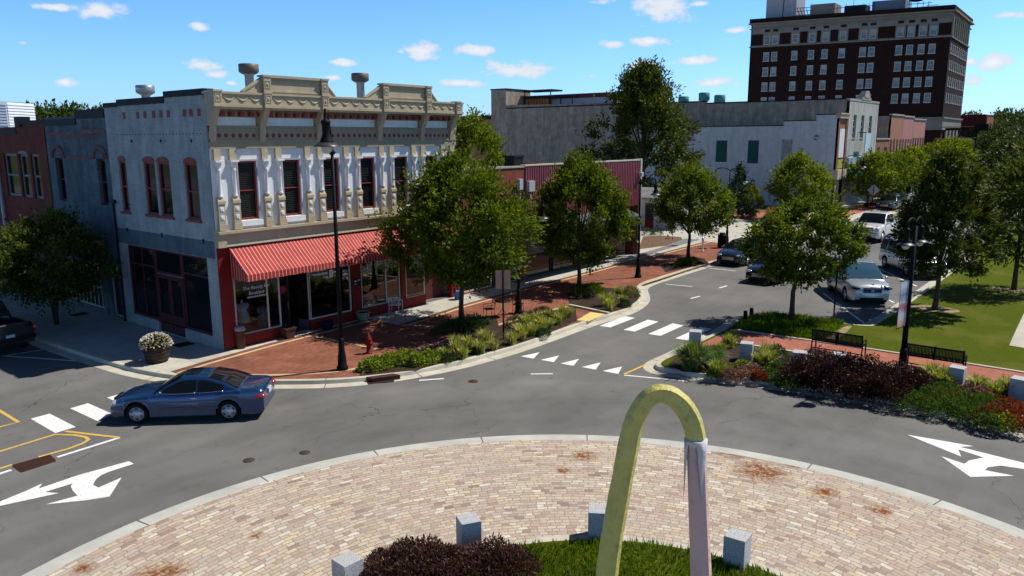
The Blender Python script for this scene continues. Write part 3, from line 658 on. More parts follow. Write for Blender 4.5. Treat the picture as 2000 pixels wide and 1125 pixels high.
def swag(mb, x0, x1, z, sag, y=-.605):
    pts = [(x0 + (x1 - x0) * i / 7, y, z - sag * math.sin(math.pi * i / 7)) for i in range(8)]
    mb.tube(pts, [.014, .02, .03, .036, .036, .03, .02, .014], 6)
    mb.ell((x0, y, z), (.03, .025, .04), 6); mb.ell((x1, y, z), (.03, .025, .04), 6)
for a, b_ in zip(PIL, PIL[1:]):
    k = round((b_ - a - .4) / .62); st = (b_ - a - .44) / k
    for i in range(k): mb = MB(); swag(mb, a + .22 + i * st + .06, a + .22 + (i + 1) * st - .06, 9.98, .14); mb.build('festoon', 'tan_paint', cb, world=True)
for (a, b_, l_, r_) in ((2.26, 5.02, 1.25, 5.62), (8.40, 11.12, 7.3, 11.75)):
    mb = MB(); mb.box(a, b_, -.56, -.42, 10.14, 10.80); mb.box(a - .02, b_ + .02, -.66, -.34, 10.76, 10.86); mb.box(a + .2, b_ - .2, -.60, -.56, 10.22, 10.26); mb.box(a + .2, b_ - .2, -.60, -.56, 10.62, 10.66)
    for x, s_, e in ((a, -1, l_), (b_, 1, r_)):
        mb.plate((x, -.44, 0), (1, 0, 0), (0, 0, 1), [(0, 10.15), (e - x, 10.15), (e - x, 10.2), (0, 10.82)] if s_ > 0 else [(e - x, 10.15), (0, 10.15), (0, 10.82), (e - x, 10.2)], .12)
        mb.add([(e, -.60, 10.21), (e, -.36, 10.21), (x, -.36, 10.84), (x, -.60, 10.84), (e, -.60, 10.16), (e, -.36, 10.16), (x, -.36, 10.76), (x, -.60, 10.76)], [(0, 1, 2, 3), (4, 7, 6, 5), (0, 3, 7, 4), (1, 5, 6, 2)])
        # sloping brace behind the gable
        mb.add([(x, -.42, 10.75), (x, .9, 10.1), (x, -.42, 10.1), (x + .06, -.42, 10.75), (x + .06, .9, 10.1), (x + .06, -.42, 10.1)], [(0, 1, 2), (3, 5, 4), (0, 3, 4, 1), (1, 4, 5, 2), (0, 2, 5, 3)])
    mb.build('gable_panel', 'tan_paint', cb, world=True)
# side wall
SW = [(6.9, 7.6, 5.3, 7.6), (3.06, 5.36, 5.3, 7.6), (.95, 2.0, 5.3, 7.6), (.8, 7.66, .62, 3.8)]
SW = [(6.88, 7.6, 5.28, 7.5), (4.32, 5.34, 5.28, 7.5), (3.1, 4.14, 5.28, 7.5), (.97, 1.98, 5.28, 7.5), (.8, 7.66, .6, 3.8), (3.0, 5.25, .18, .6)]
mb = MB(); wall(mb, 'y', 0, .035, 8.43, .15, 9.9, SW, .16)
mb.box(.16, .3, .05, 8.43, .15, 9.7); mb.quad((0, 0, 9.6), (0, 0, 10.2), (0, 3, 10.2), (0, 3, 9.6)) if False else None
mb.box(.0, .3, .11, 3.03, 9.9, 10.16); mb.box(0, .3, 3.03, 7.13, 9.9, 10.0)
mb.box(.3, BW, 8.2, 8.43, .15, 9.4); mb.box(BW - .2, BW, .25, 8.2, .15, 9.6)
mb.build('side_wall', 'wall_bluegrey', cb, world=True)
mb = MB(); mb.box(.3, BW - .2, .05, 8.2, 9.2, 9.4); mb.build('roof', 'roof_grey', cb, world=True)
mb = MB()
for y0, y1, z1, dz in ((0.05, 3.03, 10.28, .24), (3.05, 7.12, 10.10, .27), (7.14, 8.43, 9.99, .2)):
    mb.box(-.035, .42, y0, y1, z1 - .06, z1); mb.box(-.045, -.01, y0, y1, z1 - dz, z1 - .02)
mb.build('parapet_cap', 'membrane', cb, world=True)
for u0, u1, z0, z1, _ in [(*s_, 0) for s_ in SW[:4]]:
    window(cb, 'y', 0, u0, u1, z0, z1, 'red_trim', dep=.12, fw=.085, arch=.22, sill='red_trim')
window(cb, 'y', 0, .8, 3.0, .6, 3.8, 'maroon_trim', dep=.14, fw=.1, rails=(.74,)); window(cb, 'y', 0, 5.25, 7.66, .6, 3.8, 'maroon_trim', dep=.14, fw=.1, rails=(.74,), mull=(.5,))
window(cb, 'y', 0, 3.0, 5.25, 2.75, 3.8, 'maroon_trim', dep=.14, fw=.1, rails=())
for a in (3.05, 4.13): 
    mb = MB(); bx(mb, 'y', 0, a, a + 1.06, .12, .07, .19, 1.0); bx(mb, 'y', 0, a, a + .12, .12, .07, 1.0, 2.7); bx(mb, 'y', 0, a + .94, a + 1.06, .12, .07, 1.0, 2.7); bx(mb, 'y', 0, a + .12, a + .94, .12, .07, 2.55, 2.7)
    d_ = mb.build('door', 'maroon_trim', cb, world=True); mb = MB(); bx(mb, 'y', 0, a + .1, a + .96, .13, .15, .9, 2.6); mb.build('pane', 'glass_dark', d_, world=True)
for y in (.49, 1.08, 1.56, 2.8, 3.39, 4.0, 4.73, 5.35, 6.58): MB().box(-.02, .02, y - .11, y + .11, 9.27, 9.55).build('wall_vent_block', 'red_trim', cb, world=True)
mb = MB(); mb.box(-.012, .01, .15, 8.4, 3.82, 4.5); mb.build('side_band', brick('wall_band', (.13, .185, .215), (.11, .165, .195), (.1, .14, .16), .24, .09, .01, .2, .25), cb, world=True)
for y in (.9, 4.2, 7.3): mb = MB(); mb.cyl((-.06, y, 4.5), (0, y, 4.5), .05, n=8); mb.box(-.05, -.02, y - .03, y + .03, 4.36, 4.5); mb.build('wall_anchor', 'black_trim', cb, world=True)
for y in (1.2, 3.6, 6.1): MB().ell((-.02, y, 8.35), (.03, .05, .06), 8).build('wall_anchor', 'black_trim', cb, world=True)
mb = MB()
for i in range(28): mb.ell((0, .5 + i * .26, 8.62), (.015, .03, .03), 6)
mb.build('brick_dots', 'membrane', cb, world=True)
# ground floor of the facade
mb = MB(); mb.box(.003, .56, -.03, .3, .15, 4.27); mb.box(6.52, 7.05, -.02, .3, .15, 4.27); mb.box(.56, 6.52, .0, .2, 3.35, 4.27); mb.box(7.05, BW, .0, .2, 3.35, 4.27)
mb.box(13.1, BW, -.03, .3, .15, 4.27); mb.box(9.55, 9.85, -.02, .3, .15, 4.27)
mb.box(.6, 2.75, -.02, .12, .15, .62); mb.box(4.15, 6.5, -.02, .12, .15, .62); mb.box(7.05, 9.55, -.02, .12, .15, .62); mb.box(9.85, 11.2, -.02, .12, .15, .62)
mb.build('shop_pier', 'dark_red', cb, world=True)
mb = MB(); mb.box(.3, BW - .2, 3.4, 3.5, .15, 4.3); mb.box(.3, BW - .2, .3, 3.4, 3.9, 4.0); mb.box(6.9, 7.0, .3, 3.4, .15, 3.9); mb.build('shop_interior', 'interior', cb, world=True)
mb = MB(); mb.box(.3, BW - .2, .12, 3.4, .1, .2); mb.box(.6, 2.7, .12, .95, .2, .6); mb.box(4.2, 6.5, .12, .95, .2, .6); mb.box(7.1, 9.5, .12, .95, .2, .6); mb.build('display_floor', 'floor_int', cb, world=True)
def shopwin(u0, u1, z0=.62, z1=3.33, dep=.04, mull=()):
    f = MB(); fw = .07
    bx(f, 'x', 0, u0, u0 + fw, dep, dep + .06, z0, z1); bx(f, 'x', 0, u1 - fw, u1, dep, dep + .06, z0, z1); bx(f, 'x', 0, u0 + fw, u1 - fw, dep, dep + .06, z0, z0 + .05); bx(f, 'x', 0, u0 + fw, u1 - fw, dep, dep + .06, z1 - .08, z1)
    for m_ in mull: bx(f, 'x', 0, m_ - .035, m_ + .035, dep, dep + .06, z0 + .05, z1 - .08)
    f = f.build('shop_window', 'cream', cb, world=True); g = MB(); bx(g, 'x', 0, u0 + .03, u1 - .03, dep + .025, dep + .04, z0 + .02, z1 - .03); g.build('pane', 'glass_clear', f, world=True); return f
w1 = shopwin(.6, 2.72, mull=(2.12,)); w2 = shopwin(4.15, 6.48, mull=(4.22,)); w3 = shopwin(7.08, 9.52, mull=(8.62,)); w4 = shopwin(9.88, 11.2)
mb = MB(); mb.box(2.755, 2.77, .14, 1.2, .62, 3.33); mb.box(4.085, 4.1, .14, 1.2, .62, 3.33); mb.build('entry_glass', 'glass_clear', cb, world=True); mb = MB(); mb.box(2.8, 4.07, 1.16, 1.2, 2.7, 3.33); mb.build('entry_head', 'maroon_trim', cb, world=True)
mb = MB(); mb.box(2.95, 3.92, 1.14, 1.19, .2, .4); mb.box(2.95, 3.06, 1.14, 1.19, .4, 2.6); mb.box(3.81, 3.92, 1.14, 1.19, .4, 2.6); mb.box(3.06, 3.81, 1.14, 1.19, 2.5, 2.6); d_ = mb.build('door', 'maroon_trim', cb, world=True)
mb = MB(); mb.box(3.04, 3.83, 1.155, 1.17, .4, 2.5); mb.build('pane', 'glass_dark', d_, world=True); mb = MB().tube([(3.78, 1.1, 1.0), (3.78, 1.06, 1.02), (3.78, 1.06, 1.3), (3.78, 1.1, 1.32)], .015, 6); mb.build('handle', 'metal_galv', d_, world=True)
mb = MB(); mb.box(11.4, 12.9, .5, .55, .2, 3.3); mb.build('door', 'maroon_trim', cb, world=True)
def text(s_, par, x, y, z, size, m='paint_white', face='x', name='lettering', shear=0., sp=1.0, org=True):
    cu = bpy.data.curves.new(name, 'FONT'); cu.body = s_; cu.size = size; cu.shear = shear; cu.space_character = sp; cu.extrude = .002; cu.align_x = 'CENTER'
    to = bpy.data.objects.new('tmp', cu); C.objects.link(to); dg = bpy.context.evaluated_depsgraph_get(); me = bpy.data.meshes.new_from_object(to.evaluated_get(dg))
    C.objects.unlink(to); bpy.data.objects.remove(to)
    M_ = Matrix.Translation((x, y, z)) @ Matrix.Rotation(R(90), 4, 'X')
    if face == '-y': M_ = Matrix.Translation((x, y, z)) @ Matrix.Rotation(R(-90), 4, 'Z') @ Matrix.Rotation(R(90), 4, 'X')
    if face == 'local': M_ = Matrix.Translation((x, y, z))
    me.transform(M_); me.materials.clear(); me.materials.append(MT[m])
    o = bpy.data.objects.new(name, me); C.objects.link(o); o.parent = par
    if org: me.transform(Matrix.Translation(-ORG[par.name]))
    ORG[o.name] = ORG[par.name]; return o
mat('letter', (.62, .62, .60), .6, var=0)
text('The Beauty Bar', w1, 1.62, .036, 2.42, .20, 'letter', shear=.15); text('Boutique', w1, 1.62, .036, 2.20, .20, 'letter', shear=.15)
text('Jerrein', w3, 8.0, .036, 2.78, .3, 'letter', shear=.2); text('Hair', w3, 8.15, .036, 2.5, .26, 'letter')
mb = MB()
for x in (7.5, 9.2):
    for k in range(5): mb.add([(x - .05, .035, 2.3 + k * .13), (x + .05, .035, 2.36 + k * .13), (x + .05, .035, 2.42 + k * .13), (x - .05, .035, 2.36 + k * .13)], [(0, 1, 2, 3)])
mb.build('barber_stripe', 'letter', w3, world=True)
mb = MB()
for k in range(11): mb.box(1.2 + k * .085, 1.25 + k * .085, .034, .037, 2.07, 2.13)
mb.build('phone_line', 'letter', w1, world=True)
mb = MB().box(5.3, 5.5, .032, .037, 2.35, 2.68); mb.build('paper_notice', 'paint_white', w2, world=True)
mb = MB().box(6.58, 6.98, -.05, -.02, 1.75, 2.1); nb = mb.build('notice_board', 'black_trim', cb, world=True)
mb = MB().ell((6.68, -.055, 1.98), (.06, .012, .04), 8); mb.ell((6.88, -.055, 2.0), (.05, .012, .04), 8); mb.box(6.64, 6.72, -.056, -.05, 1.82, 1.87); mb.build('notice', 'letter', nb, world=True)
# awning
def awnmat():
    m, t, b, o = newmat('awning'); v = tpos(t); sx = t.nodes.new('ShaderNodeSeparateXYZ'); t.links.new(v, sx.inputs[0])
    nn = t.nodes.new('ShaderNodeNewGeometry'); sn = t.nodes.new('ShaderNodeSeparateXYZ'); t.links.new(nn.outputs['Normal'], sn.inputs[0])
    side = tmath(t, 'GREATER_THAN', tmath(t, 'ABSOLUTE', sn.outputs[0]), .8)
    u = tmath(t, 'ADD', tmath(t, 'MULTIPLY', sx.outputs[0], tmath(t, 'SUBTRACT', 1, side)), tmath(t, 'MULTIPLY', sx.outputs[1], side))
    fr = tmath(t, 'FRACT', tmath(t, 'DIVIDE', u, .171))
    st = tmath(t, 'LESS_THAN', fr, .17)
    col = tmixc(t, st, (.37, .018, .018), (.66, .40, .29))
    col = tscale(t, col, tmap(t, tnoise(t, v, 2.2, 5), .3, .7, .85, 1.12))
    t.links.new(col, b.inputs['Base Color']); b.inputs['Roughness'].default_value = .8
    tr = t.nodes.new('ShaderNodeBsdfTranslucent'); t.links.new(col, tr.inputs[0]); ms = t.nodes.new('ShaderNodeMixShader'); ms.inputs[0].default_value = .06
    t.links.new(b.outputs[0], ms.inputs[1]); t.links.new(tr.outputs[0], ms.inputs[2]); t.links.new(ms.outputs[0], o.inputs[0])
awnmat()
aw = MB(); a0, a1, yy = .47, 13.0, -1.22
for z0, z1, y0, y1 in ((4.22, 3.26, -.1, yy),):
    k = 40
    vs = []
    for i in range(k + 1):
        x = a0 + (a1 - a0) * i / k; s_ = .02 * math.sin(i * 2.1)
        vs += [(x, y0, z0), (x, (y0 + y1) / 2, (z0 + z1) / 2 - .03 + s_ * .5), (x, y1, z1), (x, y1 - .01, 3.0 + .008 * math.sin(i * 3.3))]
    aw.add(vs, [(i * 4 + j, i * 4 + j + 1, i * 4 + 5 + j, i * 4 + 4 + j) for i in range(k) for j in range(3)])
    for x in (a0, a1): aw.add([(x, y0, z0), (x, yy, z1), (x, yy - .01, 3.0), (x, y0, 3.0)], [(0, 1, 2, 3)])
awo = aw.build('awning', 'awning', cb, world=True)
mb = MB()
for x in (a0 + .03, 3.6, 6.7, 9.8, a1 - .03): mb.tube([(x, y0, 3.05), (x, yy + .03, 3.05), (x, yy + .03, 3.22), (x, y0, 4.17)], .016, 6)
mb.tube([(a0 + .03, yy + .02, 3.03), (a1 - .03, yy + .02, 3.03)], .016, 6); mb.build('frame', 'metal_galv', awo, world=True)
mat('pipe_pink', (.55, .06, .12), .6)
mb = MB().tube([(a0 - .012, y0, 4.235), (a0 - .012, yy, 3.275)], .03, 6); mb.build('piping', 'pipe_pink', awo, world=True)
# roof vents
def roof_vent(x, y, z0, z1, capm, label, s_=1.):
    t = thing('roof_vent', (x, y, z0), label, 'roof vent', group='round roof ventilators')
    h = z1 - z0; MB().lathe([(.24 * s_, 0), (.2 * s_, .05), (.2 * s_, h - .5 * s_), (.3 * s_, h - .42 * s_)], (0, 0, 0), 16).build('pipe', 'metal_galv', t)
    MB().lathe([(.3 * s_, h - .44 * s_), (.42 * s_, h - .36 * s_), (.44 * s_, h - .34 * s_), (.44 * s_, h - .03 * s_), (.40 * s_, h), (.0, h + .01)], (0, 0, 0), 18).build('cap', capm, t); return t
roof_vent(4.5, 4.0, 9.4, 11.7, 'metal_taupe', 'galvanised roof vent with taupe cap behind the left raised gable of the ornate facade')
roof_vent(10.88, 4.0, 9.4, 11.68, 'metal_taupe', 'galvanised roof vent with taupe cap between the two raised gables')
roof_vent(2.3, 9.2, 9.3, 10.9, 'metal_galv', 'all silver roof vent standing above the blue grey side wall', .95)
# ------------------------------------------------------------------ blue and red brick buildings on the side street
bl = thing('blue_brick_building', (0, 8.45, .15), 'blue painted brick building with two arched windows beside the blue grey wall', 'building')
mb = MB(); wall(mb, 'y', .03, 8.45, 15.28, .15, 9.5, [(8.95, 9.8, 5.45, 7.55), (13.55, 14.45, 5.45, 7.55), (8.75, 9.7, .2, 2.7), (10.6, 15.0, .35, 2.6)], .22)
mb.box(.25, .4, 8.45, 15.28, .15, 9.2); mb.box(.03, .4, 8.45, 11.5, 9.5, 9.6); mb.build('side_wall', 'wall_blue', bl, world=True)
MB().box(.4, BW, 8.45, 15.28, 9.0, 9.2).build('roof', 'roof_grey', bl, world=True)
mb = MB(); mb.box(-.02, .5, 8.45, 11.5, 9.7, 9.76); mb.box(-.04, .0, 8.45, 11.5, 9.38, 9.72); mb.box(-.02, .5, 11.52, 15.28, 9.32, 9.38); mb.box(-.04, .0, 11.52, 15.28, 9.1, 9.34); mb.build('parapet_cap', 'membrane', bl, world=True)
for u0, u1 in ((8.95, 9.8), (13.55, 14.45)):
    window(bl, 'y', .03, u0, u1, 5.45, 7.55, 'maroon_trim', dep=.2, fw=.09, arch=.34, archm='wall_blue')
    g = MB(); c_ = (u0 + u1) / 2
    for r_ in (.62, .72):
        g.tube([(.0, c_ + r_ * math.cos(math.pi * i / 10), 7.55 + r_ * .8 * math.sin(math.pi * i / 10)) for i in range(11)], .05, 6)
    g.build('arch_moulding', mat('band_pinkred', (.22, .10, .10), .8, var=.3, vs=3), bl, world=True)
mb = MB()
for a, b_, z0, z1 in ((8.6, 11.3, 8.55, 8.62), (8.6, 11.3, 8.7, 8.86), (11.6, 15.0, 8.5, 8.56), (11.6, 15.0, 8.64, 8.78), (10.3, 13.0, 7.5, 7.62)): mb.box(.0, .04, a, b_, z0, z1)
mb.build('painted_band', 'band_pinkred', bl, world=True)
window(bl, 'y', .03, 8.75, 9.7, .2, 2.7, 'cream', dep=.15, fw=.06, rails=(.8,), name='door')
window(bl, 'y', .03, 10.6, 15.0, .35, 2.6, 'cream', dep=.15, fw=.08, rails=(.45,), mull=(.1, .2, .3, .4, .5, .6, .7, .8, .9))
rd = thing('red_brick_building', (0, 15.3, .15), 'dark red brick building with a triple window in grey frames at the far left', 'building')
mb = MB(); wall(mb, 'y', .0, 15.3, 30, .15, 9.1, [(16.35, 17.5, 5.4, 7.7), (17.8, 19.1, 5.4, 7.75), (19.35, 21.3, 5.4, 7.7)], .2); mb.box(.2, .4, 15.3, 30, .15, 8.6); mb.box(0, .4, 15.3, 18.0, 9.1, 9.2)
mb.build('side_wall', 'wall_red', rd, world=True); MB().box(.4, BW, 15.3, 30, 8.2, 8.6).build('roof', 'roof_grey', rd, world=True)
mb = MB(); mb.box(-.04, .5, 15.32, 18.3, 9.2, 9.4); mb.box(-.05, .5, 18.3, 18.95, 9.1, 9.62); mb.box(-.04, .5, 18.95, 30, 8.7, 9.0); mb.build('parapet_cap', 'membrane', rd, world=True)
for u0, u1 in ((16.35, 17.5), (17.8, 19.1), (19.35, 21.3)): window(rd, 'y', .0, u0, u1, 5.4, 7.7, mat('frame_grey', (.22, .22, .21), .6), dep=.15, fw=.13, arch=.15 if u0 == 17.8 else 0)
# ------------------------------------------------------------------ low shops east of the corner building
lb = thing('low_brick_shop', (13.6, 0, .15), 'low red brick shop between the ornate building and the red metal siding', 'building')
mb = MB(); wall(mb, 'x', .0, 13.6, 19.3, .15, 6.75, [(14.1, 18.9, .2, 3.0)], .3); mb.box(13.6, 13.8, .3, 14, .15, 6.7); mb.box(13.8, 19.3, 13.8, 14, .15, 6.4); mb.build('wall', 'wall_brick_lowrise', lb, world=True)
MB().box(13.8, 19.3, .3, 13.8, 6.1, 6.3).build('roof', 'roof_grey', lb, world=True); MB().box(13.58, 19.28, -.05, .35, 6.75, 6.84).build('coping', 'stone', lb, world=True)
window(lb, 'x', .0, 14.1, 16.6, .2, 3.0, 'cream', dep=.25, rails=(.2,), name='shop_window'); window(lb, 'x', 0, 16.7, 17.8, .2, 3.0, 'maroon_trim', dep=.25, name='door'); window(lb, 'x', 0, 17.9, 18.9, .2, 3.0, 'cream', dep=.25, rails=(.2,), name='shop_window')
rs = thing('siding_shop', (19.35, 0, .15), 'low shop clad in ribbed red metal siding with white corner trim', 'building')
mb = MB(); mb.box(19.35, 32.7, .06, .3, 3.6, 6.7); mb.box(19.35, 19.7, .06, .3, .15, 3.6); mb.box(32.3, 32.7, .06, .3, .15, 3.6); mb.box(32.4, 32.7, .3, 16, .15, 6.5); mb.box(19.35, 32.4, 15.8, 16, .15, 6.4); mb.box(25, 25.6, .06, .3, .15, 3.6); mb.build('wall', 'wall_brick_lowrise', rs, world=True)
mb = MB(); k = 0; x = 19.42
while x < 32.6: mb.add([(x, .02, 3.7), (x + .05, -.045, 3.7), (x + .13, -.045, 3.7), (x + .18, .02, 3.7), (x, .02, 6.8), (x + .05, -.045, 6.8), (x + .13, -.045, 6.8), (x + .18, .02, 6.8)], [(0, 1, 5, 4), (1, 2, 6, 5), (2, 3, 7, 6)]); x += .22
mb.box(19.4, 32.6, .0, .05, 3.7, 6.8); mb.build('siding', 'siding_red', rs, world=True)
mb = MB(); mb.box(32.58, 32.78, -.1, .35, .15, 6.95); mb.box(19.35, 32.58, -.08, .3, 6.82, 6.9); mb.build('corner_trim', 'cream', rs, world=True)
MB().box(19.5, 32.4, .3, 15.8, 6.0, 6.25).build('roof', 'roof_grey', rs, world=True)
mb = MB(); mb.add([(19.3, -1.5, 3.2), (30.4, -1.5, 3.2), (30.4, -.02, 3.65), (19.3, -.02, 3.65), (19.3, -1.5, 3.0), (30.4, -1.5, 3.0), (30.4, -.02, 3.45), (19.3, -.02, 3.45)], [(0, 1, 2, 3), (4, 7, 6, 5), (0, 4, 5, 1), (0, 3, 7, 4), (1, 5, 6, 2)])
mb.build('canopy', mat('canopy_grey', (.09, .095, .10), .6), rs, world=True)
for a in (19.8, 22.4, 25.8, 29.0): window(rs, 'x', .1, a, a + 2.4, .3, 3.1, 'black_trim', dep=.1, rails=(), name='shop_window')
for i, (px, py, lab) in enumerate(((1030, 322, 'a'),)):
    t = thing('chimney_box', (20.4, 1.6, 6.3), 'black square flue box on the roof where brick meets red siding', 'chimney')
    MB().box(-.45, .45, -.35, .35, 0, 1.0).build('flue', 'black_trim', t); MB().box(-.5, .5, -.4, .4, 1.0, 1.1).build('cap', 'black_trim', t)
for x, z, w_, lab in ((18.75, 5.5, .32, 'small grey meter box on the brick wall'), (19.75, 5.35, .55, 'larger grey electrical box on the edge of the red siding')):
    t = thing('electrical_box', (x, -.05, z), lab, 'electrical box'); MB().box(-w_ / 2, w_ / 2, -.22, 0, 0, .62).build('case', mat('box_grey', (.45, .5, .55), .5), t, bevel=.015)
    MB().cyl((0, -.1, -1.3), (0, -.1, 0), .03).build('conduit', 'box_grey', t)
t = thing('wall_light', (32.45, -.1, 5.7), 'small box light near the top of the white corner trim', 'wall light'); MB().box(-.15, .15, -.25, 0, 0, .3).build('case', 'box_grey', t, bevel=.02)
# small grey building across the drive
gb = thing('grey_outbuilding', (47, 4.6, .15), 'small pale grey building with a dark door beyond the red siding shop', 'building')
mb = MB(); wall(mb, 'y', 47, 4.6, 13, .15, 2.9, [(6.6, 7.5, .2, 2.5)], .1); mb.box(47.1, 53, 4.6, 4.8, .15, 2.9); mb.build('wall', mat('render_grey', (.44, .44, .45), .8, streak=.2), gb, world=True)
MB().add([(46.7, 4.3, 2.9), (53.3, 4.3, 2.9), (53.3, 13.3, 2.9), (46.7, 13.3, 2.9), (46.7, 4.3, 3.0), (53.3, 4.3, 3.5), (53.3, 13.3, 3.5), (46.7, 13.3, 3.0)], [(3, 2, 1, 0), (4, 5, 6, 7), (0, 1, 5, 4), (1, 2, 6, 5), (2, 3, 7, 6), (3, 0, 4, 7)]).build('roof', 'roof_grey', gb, world=True)
mb = MB(); mb.box(47.04, 47.08, 6.6, 7.5, .9, 2.5); dr = mb.build('door', 'black_trim', gb, world=True); MB().box(47.03, 47.09, 6.6, 7.5, .2, .88).build('kick_panel', 'dark_red', dr, world=True)
# ------------------------------------------------------------------ painted wall shop and grey old building
ps = thing('narrow_brick_shop', (78.2, 0, .15), 'narrow brick shopfront with a tall white panel and a long white painted side wall', 'building')
mb = MB(); gh = [(13.4, 14.9, 5.3, 8.0), (9.3, 10.7, 5.2, 8.0), (5.2, 6.5, 5.4, 8.1), (19.6, 20.9, 5.3, 8.0)]
wall(mb, 'y', 78.2, .02, 26, .15, 9.7, gh, .2); mb.quad((78.2, .02, 9.7), (78.2, 6.4, 9.7), (78.2, 6.4, 10.25), (78.2, .02, 10.25)); mb.quad((78.2, .02, 10.25), (78.2, 2.6, 10.25), (78.2, 2.6, 10.9), (78.2, .02, 10.9))
mb.box(78.4, 81.5, 25.8, 26, .15, 9.6); mb.build('side_wall', 'wall_painted', ps, world=True)
mb = MB()
for a, b_, z in ((6.4, 26, 9.7), (2.6, 6.4, 10.25), (.0, 2.6, 10.9)): mb.box(78.12, 78.5, a, b_ - .01, z, z + .1)
mb.build('coping', 'membrane', ps, world=True); MB().box(78.4, 81.55, .3, 25.8, 9.0, 9.2).build('roof', 'roof_grey', ps, world=True)
for i, (a, b_, z0, z1) in enumerate(gh):
    g = MB(); g.box(78.26, 78.32, a, b_, z0, z1); g.box(78.22, 78.26, a + .1, b_ - .1, z0 + .1, z0 + (z1 - z0) * .5) ; g.build('boarded_window', 'green_board' if i != 2 else mat('board_pale', (.42, .42, .38), .8, var=.3, vs=1.5, streak=.5), ps, world=True)
g = MB(); g.box(78.14, 78.2, 3.0, 4.2, 5.0, 6.0); g.build('exposed_brick_patch', 'wall_brick', ps, world=True); g = MB(); g.cyl((78.05, 2.4, 8.3), (78.2, 2.4, 8.3), .3); g.build('wall_disc', 'metal_galv', ps, world=True)
mb = MB(); mb.box(78.2, 78.6, -.02, .25, .15, 10.9); mb.box(81.2, 81.58, -.02, .25, .15, 10.9); mb.box(78.6, 81.2, .1, .3, 4.6, 10.5); mb.build('front_wall', 'wall_brick', ps, world=True)
mb = MB(); mb.box(78.1, 81.62, -.15, .3, 10.5, 10.95); mb.box(78.0, 81.7, -.25, .35, 10.95, 11.1); mb.build('cornice', mat('tan_pink', (.50, .38, .28), .7), ps, world=True)
MB().box(78.95, 80.8, .02, .1, 6.0, 9.3).build('panel', 'plywood', ps, world=True)
mb = MB(); mb.box(78.9, 81.0, .0, .08, 4.75, 5.75); mb.build('sign_panel', mat('sign_olive', (.35, .42, .08), .5, var=.25, vs=2), ps, world=True)
mb = MB(); mb.box(78.1, 81.6, -.3, .2, 3.5, 4.6); mb.build('awning', 'cream', ps, world=True); mb = MB(); mb.box(78.2, 78.6, -.05, .3, .15, 3.5); mb.box(79.4, 79.7, -.05, .3, .15, 3.5); mb.box(81.2, 81.58, -.05, .3, .15, 3.5); mb.build('shop_pier', 'cream', ps, world=True)
window(ps, 'x', .2, 79.7, 81.2, .5, 3.4, 'maroon_trim', dep=.1, name='shop_window'); window(ps, 'x', .2, 78.6, 79.4, .2, 3.4, 'maroon_trim', dep=.1, name='door')
go = thing('long_grey_building', (81.6, 0, .15), 'long weathered grey building behind the white wall, with pale stone front and stepped crest', 'building')
mb = MB(); wall(mb, 'y', 81.6, .3, 52.4, .15, 12.75, [], 0); mb.box(81.6, 88, 52.4, 55.5, .15, 16.0); mb.quad((81.6, 18, 12.75), (81.6, 52.4, 12.75), (81.6, 52.4, 13.6), (81.6, 18, 13.0)); mb.build('side_wall', 'wall_greyold', go, world=True)
mb = MB(); mb.box(81.5, 82.0, .4, 18, 12.75, 12.9); mb.box(81.5, 82.0, 18, 52.4, 13.0, 13.15); mb.box(81.5, 88.1, 52.3, 55.6, 16.0, 16.2); mb.build('coping', 'membrane', go, world=True)
MB().box(82, 94.4, .5, 52, 11.8, 12.1).build('roof', 'roof_grey', go, world=True)
mb = MB(); fh = [(83.6, 84.9, 8.2, 11.0), (87.0, 88.3, 8.2, 11.0), (90.6, 91.9, 8.2, 11.0)]
wall(mb, 'x', -.05, 81.65, 94.6, .15, 12.6, fh, .3); mb.box(94.2, 94.6, .3, 50, .15, 12.2); mb.build('front_wall', 'stucco_white', go, world=True)
mb = MB(); mb.box(81.6, 94.65, -.1, .45, 12.6, 12.85); mb.box(86.4, 90.4, -.15, .45, 12.85, 13.15); mb.box(87.3, 89.5, -.2, .45, 13.15, 13.7); mb.box(87.7, 89.1, -.22, .4, 13.7, 13.95); mb.build('crest', 'stone', go, world=True)
for f_ in fh: window(go, 'x', -.05, f_[0], f_[1], f_[2], f_[3], mat('frame_white', (.44, .44, .42), .6), dep=.22, fw=.12, rails=(.25, .5, .75), mull=(.5,), sill='stone')
mb = MB(); mb.box(82, 94.4, -.35, -.05, 4.6, 5.9); mb.build('sign_board', mat('sign_blue', (.30, .42, .52), .5, var=.3, vs=1), go, world=True)
mb = MB(); mb.box(82, 94.4, -1.2, -.05, 3.4, 4.5); mb.build('awning', mat('awning_teal', (.03, .22, .17), .6), go, world=True); window(go, 'x', -.05, 82.5, 93.8, .4, 3.3, 'black_trim', dep=.1, mull=(.2, .4, .6, .8), name='shop_window') 
t = thing('hanging_sign', (86.3, -.9, 6.6), 'pale blue sign hanging from the stone front', 'sign'); MB().box(-.06, 2.2, -.05, .05, 0, 2.2).build('board', mat('sign_pale', (.5, .66, .72), .5, var=.2, vs=1), t); MB().box(-.12, -.05, -.08, .85, 2.25, 2.35).build('bracket', 'black_trim', t)
for y, z in ((23.6, 12.1), (20.5, 12.1), (18.2, 12.1)):
    t = thing('teal_roof_vent', (86, y, z), {23.6: 'left', 20.5: 'middle', 18.2: 'right'}[y] + 'most of the three teal drum vents on the grey building roof' if y != 20.5 else 'middle one, and tallest, of the three teal drum vents on the grey building roof', 'roof vent', group='teal roof vents')
    h = 2.3 if y == 20.5 else 1.9
    MB().lathe([(.35, 0), (.3, h - 1), (.55, h - .9)], (0, 0, 0), 12).build('pipe', 'teal', t); MB().lathe([(.75, h - 1), (.75, h), (.6, h + .08), (0, h + .1)], (0, 0, 0), 16).build('cap', 'teal', t)
